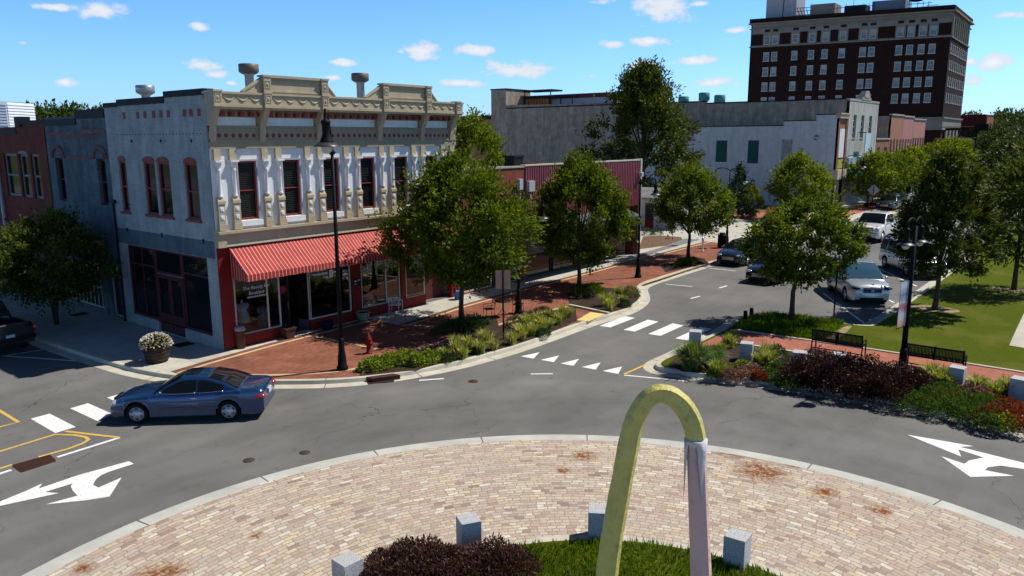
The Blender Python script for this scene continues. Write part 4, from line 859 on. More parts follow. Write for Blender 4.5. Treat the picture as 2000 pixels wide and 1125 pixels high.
t = thing('roof_frame', (86, 48, 12.1), 'orange timber and steel frame left standing on the grey building roof', 'frame structure')
mb = MB()
for i in range(8): mb.box(0, .2, 3.9 - i * .55, 4.05 - i * .55, 0, 2.6)
mb.box(.2, .3, -.6, 4.05, 0, 2.5); mb.build('timber_wall', 'timber_orange', t)
mb = MB()
for y in (4.0, -1.2, -3.2, -5.4): mb.cyl((0, y, 0), (0, y, 3.2 if y > -2 else 2.7), .1, n=6)
mb.box(-.1, 3, -5.6, 4.1, 2.6, 2.85); mb.box(-.1, 3, -1.4, 4.1, 3.7, 3.95); mb.cyl((0, 4, 2.8), (0, 4, 3.9), .08, n=6); mb.cyl((0, -1.2, 2.8), (0, -1.2, 3.9), .08, n=6); mb.build('steel_frame', 'black_trim', t)
t = thing('penthouse_block', (90, 45, 12.1), 'low pale rooftop block with dark bands behind the grey wall', 'rooftop block'); MB().box(-3, 4, -9, 6.5, 0, 2.7).build('wall', mat('pale_grey', (.40, .40, .44), .7), t)
mb = MB(); mb.box(-3.1, 4, -9.1, 6.6, 1.2, 1.5); mb.box(-3.15, 4, -9.15, 6.65, 2.45, 3.1); mb.build('band', 'maroon_trim', t)
rb = thing('brick_block', (60, 75, 0), 'red brick block with dark roof edge between the green tree and the grey wall', 'building')
_p = D(946, 226, 170); mb = MB(); mb.box(_p[0] - 6, _p[0] + 14, _p[1] - 10, _p[1] + 2, 0, 12.2); rb.location = (_p[0], _p[1], 0); ORG[rb.name] = Vector((_p[0], _p[1], 0)); mb.build('wall', 'wall_brick', rb, world=True)
mb = MB(); mb.box(_p[0] - 6.2, _p[0] + 14, _p[1] - 10.2, _p[1] + 2.2, 12.2, 13.0); mb.build('roof', 'membrane', rb, world=True); mb = MB(); mb.box(_p[0] - 6.1, _p[0] - 5.98, _p[1] - .5, _p[1] + 1.8, 7, 11.6); mb.build('window', 'glass_dark', rb, world=True)
# far side shopfronts
def front(name, label, x0, x1, z1, wm, nw, wz, depth=30, side=None, arch=False, cop='stone', w_=.9):
    t = thing(name, (x0, 0, .15), label, 'building'); st = (x1 - x0) / nw
    hs = [(x0 + st * (i + .5) - w_ / 2, x0 + st * (i + .5) + w_ / 2, wz[0], wz[1]) for i in range(nw)]
    mb = MB(); wall(mb, 'x', 0, x0, x1, .15, z1, hs + [(x0 + .5, x1 - .5, .3, 3.2)], .2); mb.box(x1 - .3, x1, .3, depth, .15, z1 - .2); mb.build('front_wall', wm, t, world=True)
    MB().box(x0, x0 + .3, .3, depth, .15, z1 - .1).build('side_wall', side or wm, t, world=True); MB().box(x0 + .3, x1 - .3, .4, depth, z1 - .8, z1 - .5).build('roof', 'roof_grey', t, world=True)
    MB().box(x0, x1, -.12, .35, z1, z1 + .2).build('coping', cop, t, world=True)
    for h in hs: window(t, 'x', 0, *h, 'cream', dep=.15, fw=.1, sill='stone')
    window(t, 'x', 0, x0 + .5, x1 - .5, .3, 3.2, 'black_trim', dep=.15, mull=(.33, .66), name='shop_window'); return t
front('orange_brick_shop', 'low orange brick shop with two windows beside the pale stone front', 94.7, 101.9, 8.0, 'wall_brick', 2, (4.8, 7.0), w_=1.3)
front('panelled_brick_shop', 'orange brick shopfront with panels and tall windows, left of the pink one', 102, 109, 11.3, 'wall_orange', 4, (4.3, 8.0), side='wall_greyold')
front('pink_brick_shop', 'pink painted brick shopfront between the orange brick front and the hotel', 109.1, 115.5, 11.2, 'wall_pink', 4, (4.3, 8.0))
front('pale_pink_shop', 'paler pink shopfront nearest the tall hotel', 115.6, 124, 10.9, 'wall_pink', 5, (4.3, 8.2), w_=1.0)
# ------------------------------------------------------------------ tall brick hotel
HB = Vector((165.7, 5.2, 0)); hu = Vector((-.2014, .9795, 0)); hv = Vector((1, .025, 0))
ht = thing('tall_hotel', (HB.x, HB.y, .15), 'tall dark brick hotel with pale stone crown and rows of white framed windows', 'building')
HM = Matrix(((hv.x, hu.x, 0, HB.x), (hv.y, hu.y, 0, HB.y), (0, 0, 1, 0), (0, 0, 0, 1)))
def hb(*boxes, name, m):
    mb = MB(); mb.M = HM
    for b_ in boxes: mb.box(*b_)
    return mb.build(name, m, ht, world=True)
HL, HS = 39.3, 24.7
colsL = [35.73, 34.01, 29.76, 26.32, 23.56, 20.12, 16.05, 14.36, 9.17, 7.19, 5.07, 3.09]; rowsL = [26.02, 22.78, 19.5, 16.25, 12.95]
rowsS = rowsL; colsS = [2.2 + i * 2.55 for i in range(9)]
mb = MB(); mb.M = HM
wall(mb, 'y', 0, 0, HL, 12.3, 28.3, [(c - .62, c + .62, z - .95, z + .95) for c in colsL for z in rowsL if z > 13.2], .25)
wall(mb, 'x', 0, 0, HS, 12.3, 28.3, [(c - .5, c + .5, z - .95, z + .95) for c in colsS for z in rowsS if z > 13.2], .25)
mb.box(HS - .3, HS, 0, HL, .15, 33); mb.box(0, HS, HL - .3, HL, .15, 33); mb.build('brick_wall', 'wall_hotel', ht, world=True)
br_ = [(39.09, 36.62), (33.04, 30.74), (28.8, 27.27), (25.36, 24.59), (22.63, 21.09), (19.1, 17.1), (13.37, 10.13), (8.17, 7.95), (6.37, 5.89), (4.17, 4.0), (2.2, -.04)]
mb = MB(); mb.M = HM; zt5 = 28.75
wall(mb, 'y', 0, 0, HL, 28.3, 33.0, [(c - .62, c + .62, 28.65, 30.5) for c in colsL], .25); wall(mb, 'x', 0, 0, HS, 28.3, 33.0, [(c - .5, c + .5, 28.65, 31.2) for c in colsS], .35); mb.build('stone_crown', 'stone_hotel', ht, world=True)
for a, b_ in br_: hb((-.06, .0, min(a, b_), max(a, b_), 28.55, 30.9), name='brick_panel', m='wall_hotel')
hb((-.25, HS + .2, -.25, HL + .2, 28.1, 28.35), name='string_course', m='stone_hotel')
hb((-.7, HS + .7, -.7, HL + .4, 33.0, 33.3), (-.3, HS + .3, -.3, HL + .3, 32.0, 32.15), name='cornice', m='stone_hotel')
hb((-.35, HS + .35, -.35, HL + .3, 33.3, 34.25), name='parapet', m='wall_hotel')
hb((.3, HS - .3, .3, HL - .3, 33.4, 33.6), name='roof', m='roof_grey')
for c in colsL: hb((-.03, .05, c - .55, c + .55, 31.3, 31.85), name='attic_vent', m='membrane')
for q_ in [(c + 1.0, c + 1.35, -.35, .0, 28.4, 32.0) for c in colsS[:-1]] + [(.1, .8, -.35, 0, 28.4, 32)]: hb(q_, name='pilaster', m='stone_hotel')
# lower storeys
mb = MB(); mb.M = HM
wall(mb, 'y', 0, 0, HL, .15, 12.0, [(c - 2, c + 2, 1, 8) for c in (6, 14, 22, 30)], .4); wall(mb, 'x', 0, 0, HS, .15, 9.9, [(c - 1.0, c + 1.0, 4.2, 9.2) for c in (3.2, 7.8, 12.3, 16.9, 21.5)] + [(c - 1.3, c + 1.3, .5, 3.6) for c in (3.2, 7.8, 12.3, 16.9, 21.5)], .5); mb.build('base_wall', 'wall_hotel', ht, world=True)
hb((-.4, HS + .3, -.4, HL, 12.0, 12.3), (-.15, HS + .1, -.15, HL, 9.9, 12.0), (-.3, HS + .2, -.3, 14, 9.7, 9.9), *[(c + 1.35, c + 3.2, -.3, -.0, .15, 9.7) for c in (3.2, 7.8, 12.3, 16.9)], name='base_stone', m='stone_hotel')
fa = MB(); fa.M = HM; pa = MB(); pa.M = HM; bl_ = MB(); bl_.M = HM
def hwin(face, c, z, hw, hh):
    f = MB(); f.M = HM; g = MB(); g.M = HM; h = MB(); h.M = HM; e = .14
    A_ = (lambda m_, a, b_, d0, d1, z0, z1: m_.box(d0, d1, a, b_, z0, z1)) if face == 'L' else (lambda m_, a, b_, d0, d1, z0, z1: m_.box(a, b_, d0, d1, z0, z1))
    A_(f, c - hw, c - hw + e, -.02, .12, z - hh, z + hh); A_(f, c + hw - e, c + hw, -.02, .12, z - hh, z + hh); A_(f, c - hw + e, c + hw - e, -.02, .12, z + hh - e, z + hh); A_(f, c - hw - .08, c + hw + .08, -.1, .12, z - hh - .12, z - hh + .1); A_(f, c - hw + e, c + hw - e, .02, .1, z - .05, z + .05)
    A_(g, c - hw + e * .5, c + hw - e * .5, .14, .18, z - hh + .05, z + hh - .05)
    q = random.choice([0, .15, .3, .3, .5, .5, .75]); fo = f.build('window', 'frame_white' , ht, world=True); g.build('pane', 'glass_hotel', fo, world=True)
    if q: A_(h, c - hw + e, c + hw - e, .125, .138, z + hh - .1 - (2 * hh - .3) * q, z + hh - .1); h.build('blind', 'hotel_blind', fo, world=True)
for c in colsL:
    for z in rowsL:
        if z > 13.2: hwin('L', c, z, .62, .95)
    hwin('L', c, 29.57, .62, .92)
for c in colsS:
    for z in rowsS:
        if z > 13.2: hwin('S', c, z, .5, .95)
    hwin('S', c, 29.9, .5, 1.25)
def roofthing(name, label, cat, boxes, m, extra=None):
    t = thing(name, (HB.x, HB.y, 33.6), label, cat); t.location = HM @ Vector((boxes[0][0], boxes[0][2], 33.6)); ORG[t.name] = t.location.copy()
    mb = MB(); mb.M = HM
    for b_ in boxes: mb.box(*b_)
    mb.build('case', m, t, world=True)
    if extra:
        mb = MB(); mb.M = HM; extra(mb); mb.build('frame', 'black_trim', t, world=True)
    return t
def legs(mb):
    for y in (37.0, 35, 33, 31, 29.5): mb.cyl((1.2, y, 33.6), (1.2, y, 35.5), .06, n=5)
    mb.box(3.0, 3.1, 33.2, 34.2, 34.2, 34.8)
roofthing('elevator_penthouse', 'white rendered penthouse at the left end of the hotel roof', 'penthouse', [(2, 8, 30.6, 37, 33.6, 43)], 'pale_grey', lambda m_: [m_.cyl((1.95, 33.4, 33.8), (1.95, 33.2, 40), .07, n=5), m_.box(1.9, 2.0, 33.6, 34.6, 33.8, 34.5)])
roofthing('stair_house', 'tan rooftop stair house right of the white penthouse', 'rooftop block', [(2, 7, 22.7, 27.7, 33.6, 36.7)], mat('tan_house', (.30, .25, .20), .8), lambda m_: [m_.cyl((1.9, 27.7 + i * .6, 33.7), (1.9, 28.5 + i * .6, 36), .08, n=5) for i in range(4)] + [m_.box(1.9, 2, 27.7, 30.6, z, z + .12) for z in (34.6, 35.4, 36.1)])
roofthing('chiller_unit', 'dark flat chiller unit in the middle of the hotel roof', 'air conditioner', [(2, 6, 16.6, 20.8, 34.2, 35.9)], 'black_trim', lambda m_: [m_.cyl((2, y, 33.6), (2, y, 36.2), .06, n=5) for y in (22.2, 20.4, 17, 16, 15)] + [m_.box(1.95, 2.05, 15, 22.6, 35.5, 35.62), m_.cyl((2, 19, 35), (2, 19, 39), .05, n=5)])
roofthing('grey_tank_house', 'grey rooftop housing toward the right end of the hotel', 'rooftop block', [(2, 7, 9.1, 15.4, 33.6, 36.4)], mat('blue_grey', (.2, .22, .26), .7))
t = roofthing('dish_mount', 'antenna dish and rails near the hotel roof corner', 'antenna', [(2, 2.4, 4.8, 8.6, 34.4, 34.6)], 'black_trim', lambda m_: [m_.cyl((2, y, 33.6), (2, y, 35.6), .06, n=5) for y in (4.8, 5.8, 6.8, 8)] + [m_.box(1.95, 2.05, 4.2, 8.6, 35.2, 35.32), m_.box(1.95, 2.05, 3, 5.2, 34.7, 34.8), m_.ell((2, 7.2, 36.0), (1.1, 1.4, .35))])
# ------------------------------------------------------------------ far right and far left buildings
p = D(1885, 226, 250); p2 = D(1926, 227, 250)
mr2 = thing('maroon_building', (p2[0], p2[1], 0), 'flat maroon building right of the hotel base', 'building'); mb = MB(); mb.box(p2[0], p2[0] + 12, p2[1], p[1] + 3, 6, 14.2); mb.build('wall', mat('maroon_wall', (.085, .014, .018), .7), mr2, world=True)
mb = MB(); mb.box(p2[0] + .2, p2[0] + 12, p2[1] - .3, p2[1] - .02, 0, 13.6); mb.build('side_wall', 'wall_brick', mr2, world=True); mb = MB(); mb.box(p2[0] - 1.5, p2[0], p2[1], p[1], 3, 8); mb.build('lower_wall', 'siding_white', mr2, world=True)
p = D(1943, 268, 210); p2 = D(1983, 268, 210)
wb = thing('flat_grey_building', (p[0], p[1], 0), 'low flat grey building among the trees at the far right', 'building'); mb = MB(); mb.box(p2[0], p2[0] + 12, p2[1], p[1], 0, 7.9); mb.build('wall', 'render_grey', wb, world=True); mb = MB(); mb.box(p2[0] - .3, p2[0] + 12, p2[1] - .3, p[1], 7.9, 8.3); mb.build('roof', 'cream', wb, world=True)
p = D(0, 212, 57); p2 = D(60, 214, 58); p1 = D(14, 211, 56)
wx = thing('white_rooftop_block', (p1[0], p1[1], 8.4), 'white clapboard rooftop block above the red brick wall', 'rooftop block')
mb = MB(); top = 10.65; bot = 8.6
A_, B_, C_ = (p1[0] - 3.0, p1[1] + 1.0), (p1[0], p1[1]), (p2[0] + .2, p2[1])
for a, b_ in ((A_, B_), (B_, C_)):
    for k in range(12):
        z0 = bot + (top - bot) * k / 12; z1 = bot + (top - bot) * (k + 1) / 12; nx_, ny_ = (b_[1] - a[1]), -(b_[0] - a[0]); l = math.hypot(nx_, ny_); nx_ *= .04 / l; ny_ *= .04 / l
        mb.quad((a[0] + nx_, a[1] + ny_, z0), (b_[0] + nx_, b_[1] + ny_, z0), (b_[0], b_[1], z1), (a[0], a[1], z1))
D_ = (C_[0] - 3.0, C_[1] + 3.0); mb.quad((*C_, bot), (*D_, bot), (*D_, top), (*C_, top)); mb.quad((*D_, bot), (A_[0], A_[1] + 2, bot), (A_[0], A_[1] + 2, top), (*D_, top)); mb.build('wall', 'siding_white', wx, world=True)
mb = MB(); mb.add([(*A_, top + .02), (*B_, top + .02), (*C_, top + .02), (*D_, top + .02), (A_[0], A_[1] + 2, top + .02)], [(0, 1, 2, 3, 4)]); mb.build('roof', 'siding_white', wx, world=True)
# ------------------------------------------------------------------ vehicles
def paint(name, col, metal=.3, rough=.3): return mat(name, col, rough, metal=metal, var=.02, vs=2, coat=1., obj=True)
paint('paint_blue', (.014, .050, .135), .4, .24); paint('paint_navy', (.012, .03, .07), .4); paint('paint_black', (.004, .004, .005), .0, .25); paint('paint_silver', (.50, .52, .54), .55, .32)
paint('paint_truck_white', (.80, .80, .80), 0, .35); paint('paint_tan', (.34, .33, .27), .4); paint('paint_maroon', (.16, .012, .02), .3); paint('paint_dark', (.004, .0045, .006), .1)
mat('tyre', (.012, .012, .012), .85, var=.1, obj=True); mat('alloy', (.66, .67, .69), .35, metal=.35, var=.03, obj=True); mat('chrome', (.6, .6, .62), .15, metal=1, var=.02, obj=True)
mat('car_black', (.012, .012, .013), .5, var=.05, obj=True); glassmat('car_glass', (.008, .010, .012), .05, spec=.35); glassmat('car_glass_blue', (.045, .11, .17), .05)
mat('lamp_red', (.35, .008, .012), .2, var=.05, coat=1, obj=True); mat('lamp_clear', (.55, .58, .62), .12, metal=.4, var=.05, coat=1, obj=True); mat('plate_white', (.5, .55, .62), .5, var=.02, obj=True)
def lerp_tab(tab, x):
    if x <= tab[0][0]: return tab[0][1]
    for (a, va), (b_, vb) in zip(tab, tab[1:]):
        if x <= b_: t = (x - a) / (b_ - a); return va + (vb - va) * t
    return tab[-1][1]
def smooth_tab(tab, x):
    s_ = 0
    for k, w_ in ((-.06, 1), (0, 2), (.06, 1)): s_ += lerp_tab(tab, x + k) * w_
    return s_ / 4
def car(name, label, loc, rz, sp, group=None, cat='car', plate=None, scale=1.):
    L2, hw, zb0 = sp['L'] / 2, sp['hw'], sp.get('zb', .2); wr = sp['wr']; wx = sp['wx']; top = sp['top']; P_ = sp['paint']; roofz = sp['roof']
    x0, x1, x2, x3 = sp['cab']; tum = sp.get('tum', .28); Ra = wr + .05; gl = sp.get('glass', 'car_glass'); rc = sp.get('rc', .75); bed = sp.get('bed')
    t = thing(name, (loc[0], loc[1], 0.), label, cat, rz, group); t.scale = (scale,) * 3
    def wd(x):
        f = max(0, (x - (L2 - rc)) / rc); r = max(0, (-x - (L2 - rc * .8)) / (rc * .8)); return hw * (1 - .20 * f ** 2.4 - .13 * r ** 2.6)
    def zb(x):
        z = zb0 + .06 * max(0, (abs(x) - (L2 - .5)) / .5) ** 2
        for a in wx:
            if abs(x - a) < Ra: z = max(z, wr + math.sqrt(Ra * Ra - (x - a) ** 2))
        return z
    def ztp(x): return smooth_tab(top, x)
    prof = [(0, .955), (.06, .985), (.35, 1.0), (.62, .99), (.85, .965), (.96, .93), (1.0, .86)]
    def ys(x, z):
        base = zb0; f = (z - base) / max(.05, ztp(x) - base); return wd(x) * lerp_tab(prof, min(1, max(0, f)))
    xs = set(); k = 0; x = -L2 + .12
    while x < L2 - .12: xs.add(round(x, 3)); x += .075
    for a in wx: xs.update([round(a - Ra + .001, 3), round(a + Ra - .001, 3), round(a - Ra - .004, 3), round(a + Ra + .004, 3)] + [round(a + Ra * math.cos(math.pi * j / 12), 3) for j in range(1, 12)])
    xs.update([-L2 + .05, -L2 + .012, L2 - .05, L2 - .012])
    if bed: xs.update([bed[0], bed[0] + .01, bed[1], bed[1] - .01])
    xs = sorted(xs); rows = []
    for x in xs:
        e = max(0, 1 - (L2 - abs(x)) / .09); sh = e * e
        b_, tz = zb(x) + .07 * sh, ztp(x) - .07 * sh; w_ = wd(x) * (1 - .03 * sh); r = []
        for f, q in prof: z = b_ + (tz - b_) * f; r.append((w_ * q if f > 0 else ys(x, b_) * (1 - .03 * sh), z))
        if bed and bed[0] < x < bed[1]:
            r += [(w_ * .84, tz + .005), (w_ * .80, tz - .02), (w_ * .795, .78), (w_ * .3, .78), (0, .78)]
        else:
            cr_ = sp.get('crown', .035); r += [(w_ * .82, tz + .012), (w_ * .6, tz + cr_ * .7), (w_ * .35, tz + cr_), (w_ * .15, tz + cr_ * 1.1), (0, tz + cr_ * 1.1)]
        rows.append([(x, y, z) for y, z in r])
    n = len(rows[0]); mb = MB()
    for sg in (1, -1):
        vs = [(x, y * sg, z) for r in rows for x, y, z in r]
        fs = [(i * n + j, i * n + j + 1, (i + 1) * n + j + 1, (i + 1) * n + j) for i in range(len(rows) - 1) for j in range(n - 1)]
        mb.add(vs, fs, 0, True)
        for r in (rows[0], rows[-1]): mb.add([(x, y * sg, z) for x, y, z in r] + [(r[0][0], 0, r[0][2])], [tuple(range(n + 1))], 0, True)
    me_ = mb
    body = mb.build('body', P_, t, sharp=38)
    bm = bmesh.new(); bm.from_mesh(body.data); bmesh.ops.remove_doubles(bm, verts=bm.verts, dist=.0008); bmesh.ops.recalc_face_normals(bm, faces=bm.faces); bm.to_mesh(body.data); bm.free(); body.data.set_sharp_from_angle(angle=R(38))
    MB().box(-L2 + .25, L2 - .25, -hw + .27, hw - .27, zb0 - .03, zb0 + .35).build('underbody', 'car_black', t)
    # cabin
    rt_ = [(x0, ztp(x0) + .0), (x0 + (x1 - x0) * .5, ztp(x0) + (roofz - ztp(x0)) * .56), (x1, roofz - .02), ((x1 * .6 + x2 * .4), roofz), (x2, roofz - .02), (x2 + (x3 - x2) * sp.get('rb', .5), ztp(x3) + (roofz - ztp(x3)) * sp.get('rv', .62)), (x3, ztp(x3))]
    rt_.sort()
    def zr(x): return (lerp_tab(rt_, x - .04) + lerp_tab(rt_, x) * 2 + lerp_tab(rt_, x + .04)) / 4
    wbf = sp.get('wbf', .95)
    def yc(x, z): h = z - ztp(x); return wd(x) * wbf - tum * max(0, h) * (1 + .25 * max(0, h))
    cx_ = [x3 + (x0 - x3) * i / 46 for i in range(47)]; rows = []
    for x in cx_:
        zz, z1 = ztp(x) - .03, zr(x); h = max(.0, z1 - zz); ye = yc(x, max(z1 - .05, zz)); r = [(yc(x, zz), zz)] + [(yc(x, zz + (h - .05) * f), zz + max(0, h - .05) * f) for f in (.33, .66)] + [(ye, max(z1 - .05, zz)), (ye - .05, z1 - .012), (ye * .75, z1 + .012), (ye * .4, z1 + .028), (0, z1 + .034)]
        rows.append([(x, y, z) for y, z in r])
    n = len(rows[0]); mb = MB()
    for sg in (1, -1): mb.add([(x, y * sg, z) for r in rows for x, y, z in r], [(i * n + j, i * n + j + 1, (i + 1) * n + j + 1, (i + 1) * n + j) for i in range(len(rows) - 1) for j in range(n - 1)], 0, True)
    for r in (rows[0], rows[-1]): mb.add([(x, y, z) for x, y, z in r] + [(x, -y, z) for x, y, z in r[::-1]], [tuple(range(2 * n))], 0)
    cab = mb.build('roof', sp.get('roofpaint', P_), t, sharp=40)
    def topz(x, y): ye = max(.1, yc(x, zr(x) - .05)); f = min(1, abs(y) / ye); return zr(x) + .034 * (1 - f * f) - .012 * f * f
    def toppatch(nm, xa, xb, inset, m, par=cab, nx=10, off=.012, rear=0):
        mb = MB(); vs = []; ny = 8
        for i in range(nx + 1):
            x = xa + (xb - xa) * i / nx; ye = yc(x, zr(x) - .05) - inset
            for j in range(ny + 1): y = -ye + 2 * ye * j / ny; vs.append((x + (off * .7 if xb > x1 - .01 else -off * .7 if xb < x2 + .1 else 0), y, topz(x, y) + off))
        mb.add(vs, [(i * (ny + 1) + j, (i + 1) * (ny + 1) + j, (i + 1) * (ny + 1) + j + 1, i * (ny + 1) + j + 1) for i in range(nx) for j in range(ny)], 0, True); return mb.build(nm, m, par)
    toppatch('windscreen', x1 + .02, x0 - .05, .045, gl)
    if sp.get('rearglass', 1): toppatch('rear_window', x3 + sp.get('rg', .12), x2 - .02, .07, gl)
    if sp.get('sunroof'): toppatch('sunroof', sp['sunroof'][0], sp['sunroof'][1], .22, 'car_glass', nx=4, off=.008)
    for (xa, xb) in sp['win']:
        for sg in (1, -1):
            mb = MB(); vs = []; nn = 14
            for i in range(nn + 1):
                x = xa + (xb - xa) * i / nn; za = ztp(x) + .035; zc = max(za + .004, zr(x) - .075); 
                for j in range(4): z = za + (zc - za) * j / 3; vs.append((x, (yc(x, z) + .008) * sg, z))
            mb.add(vs, [(i * 4 + j, i * 4 + j + 1, i * 4 + 5 + j, i * 4 + 4 + j) for i in range(nn) for j in range(3)], 0, True); mb.build('side_window', gl, cab)
            mb = MB(); mb.tube([(xa + (xb - xa) * i / 8, (yc(xa + (xb - xa) * i / 8, ztp(xa + (xb - xa) * i / 8) + .03) + .012) * sg, ztp(xa + (xb - xa) * i / 8) + .028) for i in range(9)], .009, 5); mb.build('window_trim', sp.get('wt', 'car_black'), cab)
    def sidestrip(nm, xa, xb, za, zc, m, off=.006, nn=12, par=None):
        mb = MB()
        for sg in (1, -1):
            vs = []
            for i in range(nn + 1):
                x = xa + (xb - xa) * i / nn
                for z in (za, (za + zc) / 2, zc): vs.append((x, (ys(x, z) + off) * sg, z))
            mb.add(vs, [(i * 3 + j, i * 3 + j + 1, i * 3 + 4 + j, i * 3 + 3 + j) for i in range(nn) for j in range(2)], 0, True)
        return mb.build(nm, m, par or t)
    for x in sp['seams']: sidestrip('door_seam', x - .006, x + .006, zb0 + .12, ztp(x) - .02, 'car_black', .003, 1)
    if sp.get('trim'): 
        for a, b_ in sp['trim']: sidestrip('side_trim', a, b_, .42, .50, sp.get('trimm', 'car_black'), .012)
    if sp.get('sill'): sidestrip('sill', wx[0] + Ra + .03 if wx[0] < wx[1] else wx[1] + Ra + .03, max(wx) - Ra - .03, zb0 + .0, zb0 + .1, 'car_black', .008)
    for x in sp['handles']:
        for sg in (1, -1): z = ztp(x) - .13; MB().box(x - .09, x + .09, min(sg * ys(x, z), sg * (ys(x, z) + .03)), max(sg * ys(x, z), sg * (ys(x, z) + .03)), z - .015, z + .018).build('door_handle', sp.get('hm', 'chrome'), t)
    mxp = x0 - .32
    for sg in (1, -1):
        yb = ys(mxp, ztp(mxp) - .05); m_ = MB().ell((mxp + .02, sg * (yb + .12), ztp(mxp) + .08), (.08, .11, .08), 10); m_.box(mxp - .02, mxp + .05, min(sg * (yb - .06), sg * (yb + .1)), max(sg * (yb - .06), sg * (yb + .1)), ztp(mxp) - .0, ztp(mxp) + .05); m_.build('mirror', P_, t)
    # lamps, grille, bumper
    F = sp['face']; zl = F['lz']
    for sg in (1, -1):
        yy_ = F.get('ly', .68) * hw; MB().ell((L2 - F.get('lx', .13), sg * yy_, zl), (F.get('ld', .14), F.get('lw', .2), F.get('lh', .085)), 14).build('headlight', F.get('lm', 'lamp_clear'), t)
        rx = sp['rear']; MB().ell((-L2 + rx.get('lx', .1), sg * rx.get('ly', .76) * hw, rx['lz']), (rx.get('ld', .13), rx.get('lw', .17), rx.get('lh', .09)), 14).build('taillight', 'lamp_red', t)
    gw, g0, g1 = F['g']; fr = MB(); fr.box(L2 - .08, L2 + .012, -gw, gw, g0, g1); gr = fr.build('grille', F.get('gm', 'car_black'), t, bevel=.02)
    gb_ = MB()
    for i in range(F.get('bars', 4)): z = g0 + (g1 - g0) * (i + .5) / F.get('bars', 4); gb_.box(L2 + .008, L2 + .022, -gw + .03, gw - .03, z - .008, z + .008)
    if F.get('emb'): gb_.cyl((L2 + .01, 0, (g0 + g1) / 2), (L2 + .035, 0, (g0 + g1) / 2), .07)
    if F.get('fr'): gb_.box(L2 + .0, L2 + .02, -gw - .02, gw + .02, g1, g1 + .03); gb_.box(L2, L2 + .02, -gw - .02, -gw, g0, g1); gb_.box(L2, L2 + .02, gw, gw + .02, g0, g1)
    gb_.build('grille_bar', F.get('bm', 'chrome'), gr)
    b_ = MB(); b_.box(L2 - .1, L2 + .008, -hw * .55, hw * .55, zb0 + .08, zb0 + .2); b_.build('air_intake', 'car_black', t)
    if sp.get('bumper'): 
        for sx_ in (1, -1):
            if sx_ > 0 and sp['bumper'] == 'rear': continue
            mb = MB(); mb.box(min(sx_ * (L2 - .1), sx_ * (L2 + .05)), max(sx_ * (L2 - .1), sx_ * (L2 + .05)), -hw * .93, hw * .93, zb0 + .22, zb0 + .42); mb.build('bumper', sp.get('bumpm', 'chrome'), t, bevel=.04)
    if plate: MB().box(-L2 - .03, -L2 + .02, -.16, .16, plate - .08, plate + .08).build('number_plate', 'plate_white', t)
    if sp.get('rails'):
        for sg in (1, -1): MB().tube([(x2 + .1, sg * (yc(x2, roofz) - .1), roofz + .02), (x2 + .2, sg * (yc(x2, roofz) - .1), roofz + .06), (x1 - .3, sg * (yc(x1, roofz) - .1), roofz + .06), (x1 - .2, sg * (yc(x1, roofz) - .1), roofz + .02)], .02, 6).build('roof_rail', 'alloy', t)
    for a in wx:
        for sg in (1, -1):
            ww = .21; y0 = sg * (hw - .015); w_ = thing_part('wheel', t); 
            tb_ = MB(); pr = [(wr * .66, -ww), (wr * .93, -ww), (wr, -ww * .8), (wr, -ww * .2), (wr * .94, 0), (wr * .68, .0), (wr * .64, -.03)]
            tb_.lathe([(r_, q * sg) for r_, q in pr], (a, y0, wr), 24, axis='y').build('tyre', 'tyre', w_)
            rb_ = MB(); rb_.lathe([(wr * .67, -.004 * sg), (wr * .62, -.02 * sg), (wr * .56, -.045 * sg), (wr * .3, -.03 * sg), (.0, -.025 * sg)], (a, y0, wr), 24, 0, axis='y')
            ns = sp.get('spokes', 6)
            for k in range(ns):
                th = 2 * math.pi * (k + .5) / ns; c_, s_ = math.cos(th), math.sin(th); rr0, rr1 = wr * .30, wr * .57; h0, h1 = wr * (.07 if ns < 8 else .05), wr * (.15 if ns < 8 else .10)
                yq = y0 - .012 * sg if False else y0 + .002 * sg
                q = [(rr0, -h0), ((rr0 + rr1) / 2, -h1), (rr1, -h1 * .8), (rr1 * 1.04, 0), (rr1, h1 * .8), ((rr0 + rr1) / 2, h1), (rr0, h0)]
                if sp.get('slot', 1): q = [(rr1 + (a_ - rr1) * .62, b__) for a_, b__ in q]
                rb_.add([(a + c_ * u - s_ * v, y0 - .028 * sg + .0, wr + s_ * u + c_ * v) if False else (a + c_ * u - s_ * v, y0 - .004 * sg, wr + s_ * u + c_ * v) for u, v in q], [tuple(range(7))], 1)
            rb_.build('rim', ['alloy', 'car_black'], w_)
    return t
def thing_part(name, par):
    o = bpy.data.objects.new(name, None); C.objects.link(o); o.parent = par; ORG[o.name] = Vector((0, 0, 0)); return o
COUPE = dict(L=4.57, hw=.86, zb=.19, wr=.325, wx=(-1.24, 1.45), top=[(-2.29, .90), (-2.1, .955), (-1.5, .96), (-.6, .90), (.2, .88), (.85, .90), (1.0, .88), (1.6, .81), (2.05, .71), (2.22, .62), (2.29, .56)],
             roof=1.345, cab=(1.0, .18, -.62, -1.62), rb=.5, rv=.60, paint='paint_blue', win=[(-1.12, -.36), (-.30, .72)], seams=[.78, -.42], trim=[(-.95, .75)], trimm='paint_navy', handles=[-.25], hm='chrome', wt='chrome', sunroof=(-.28, .12),
             face=dict(lz=.62, g=(.3, .55, .68), lx=.16, ly=.66, lh=.08, gm='car_black', bm='car_black'), rear=dict(lz=.74, lx=.14, ly=.80, lw=.15, ld=.2, lh=.085), tum=.52, crown=.05, slot=1, rg=.1, rc=1.0)
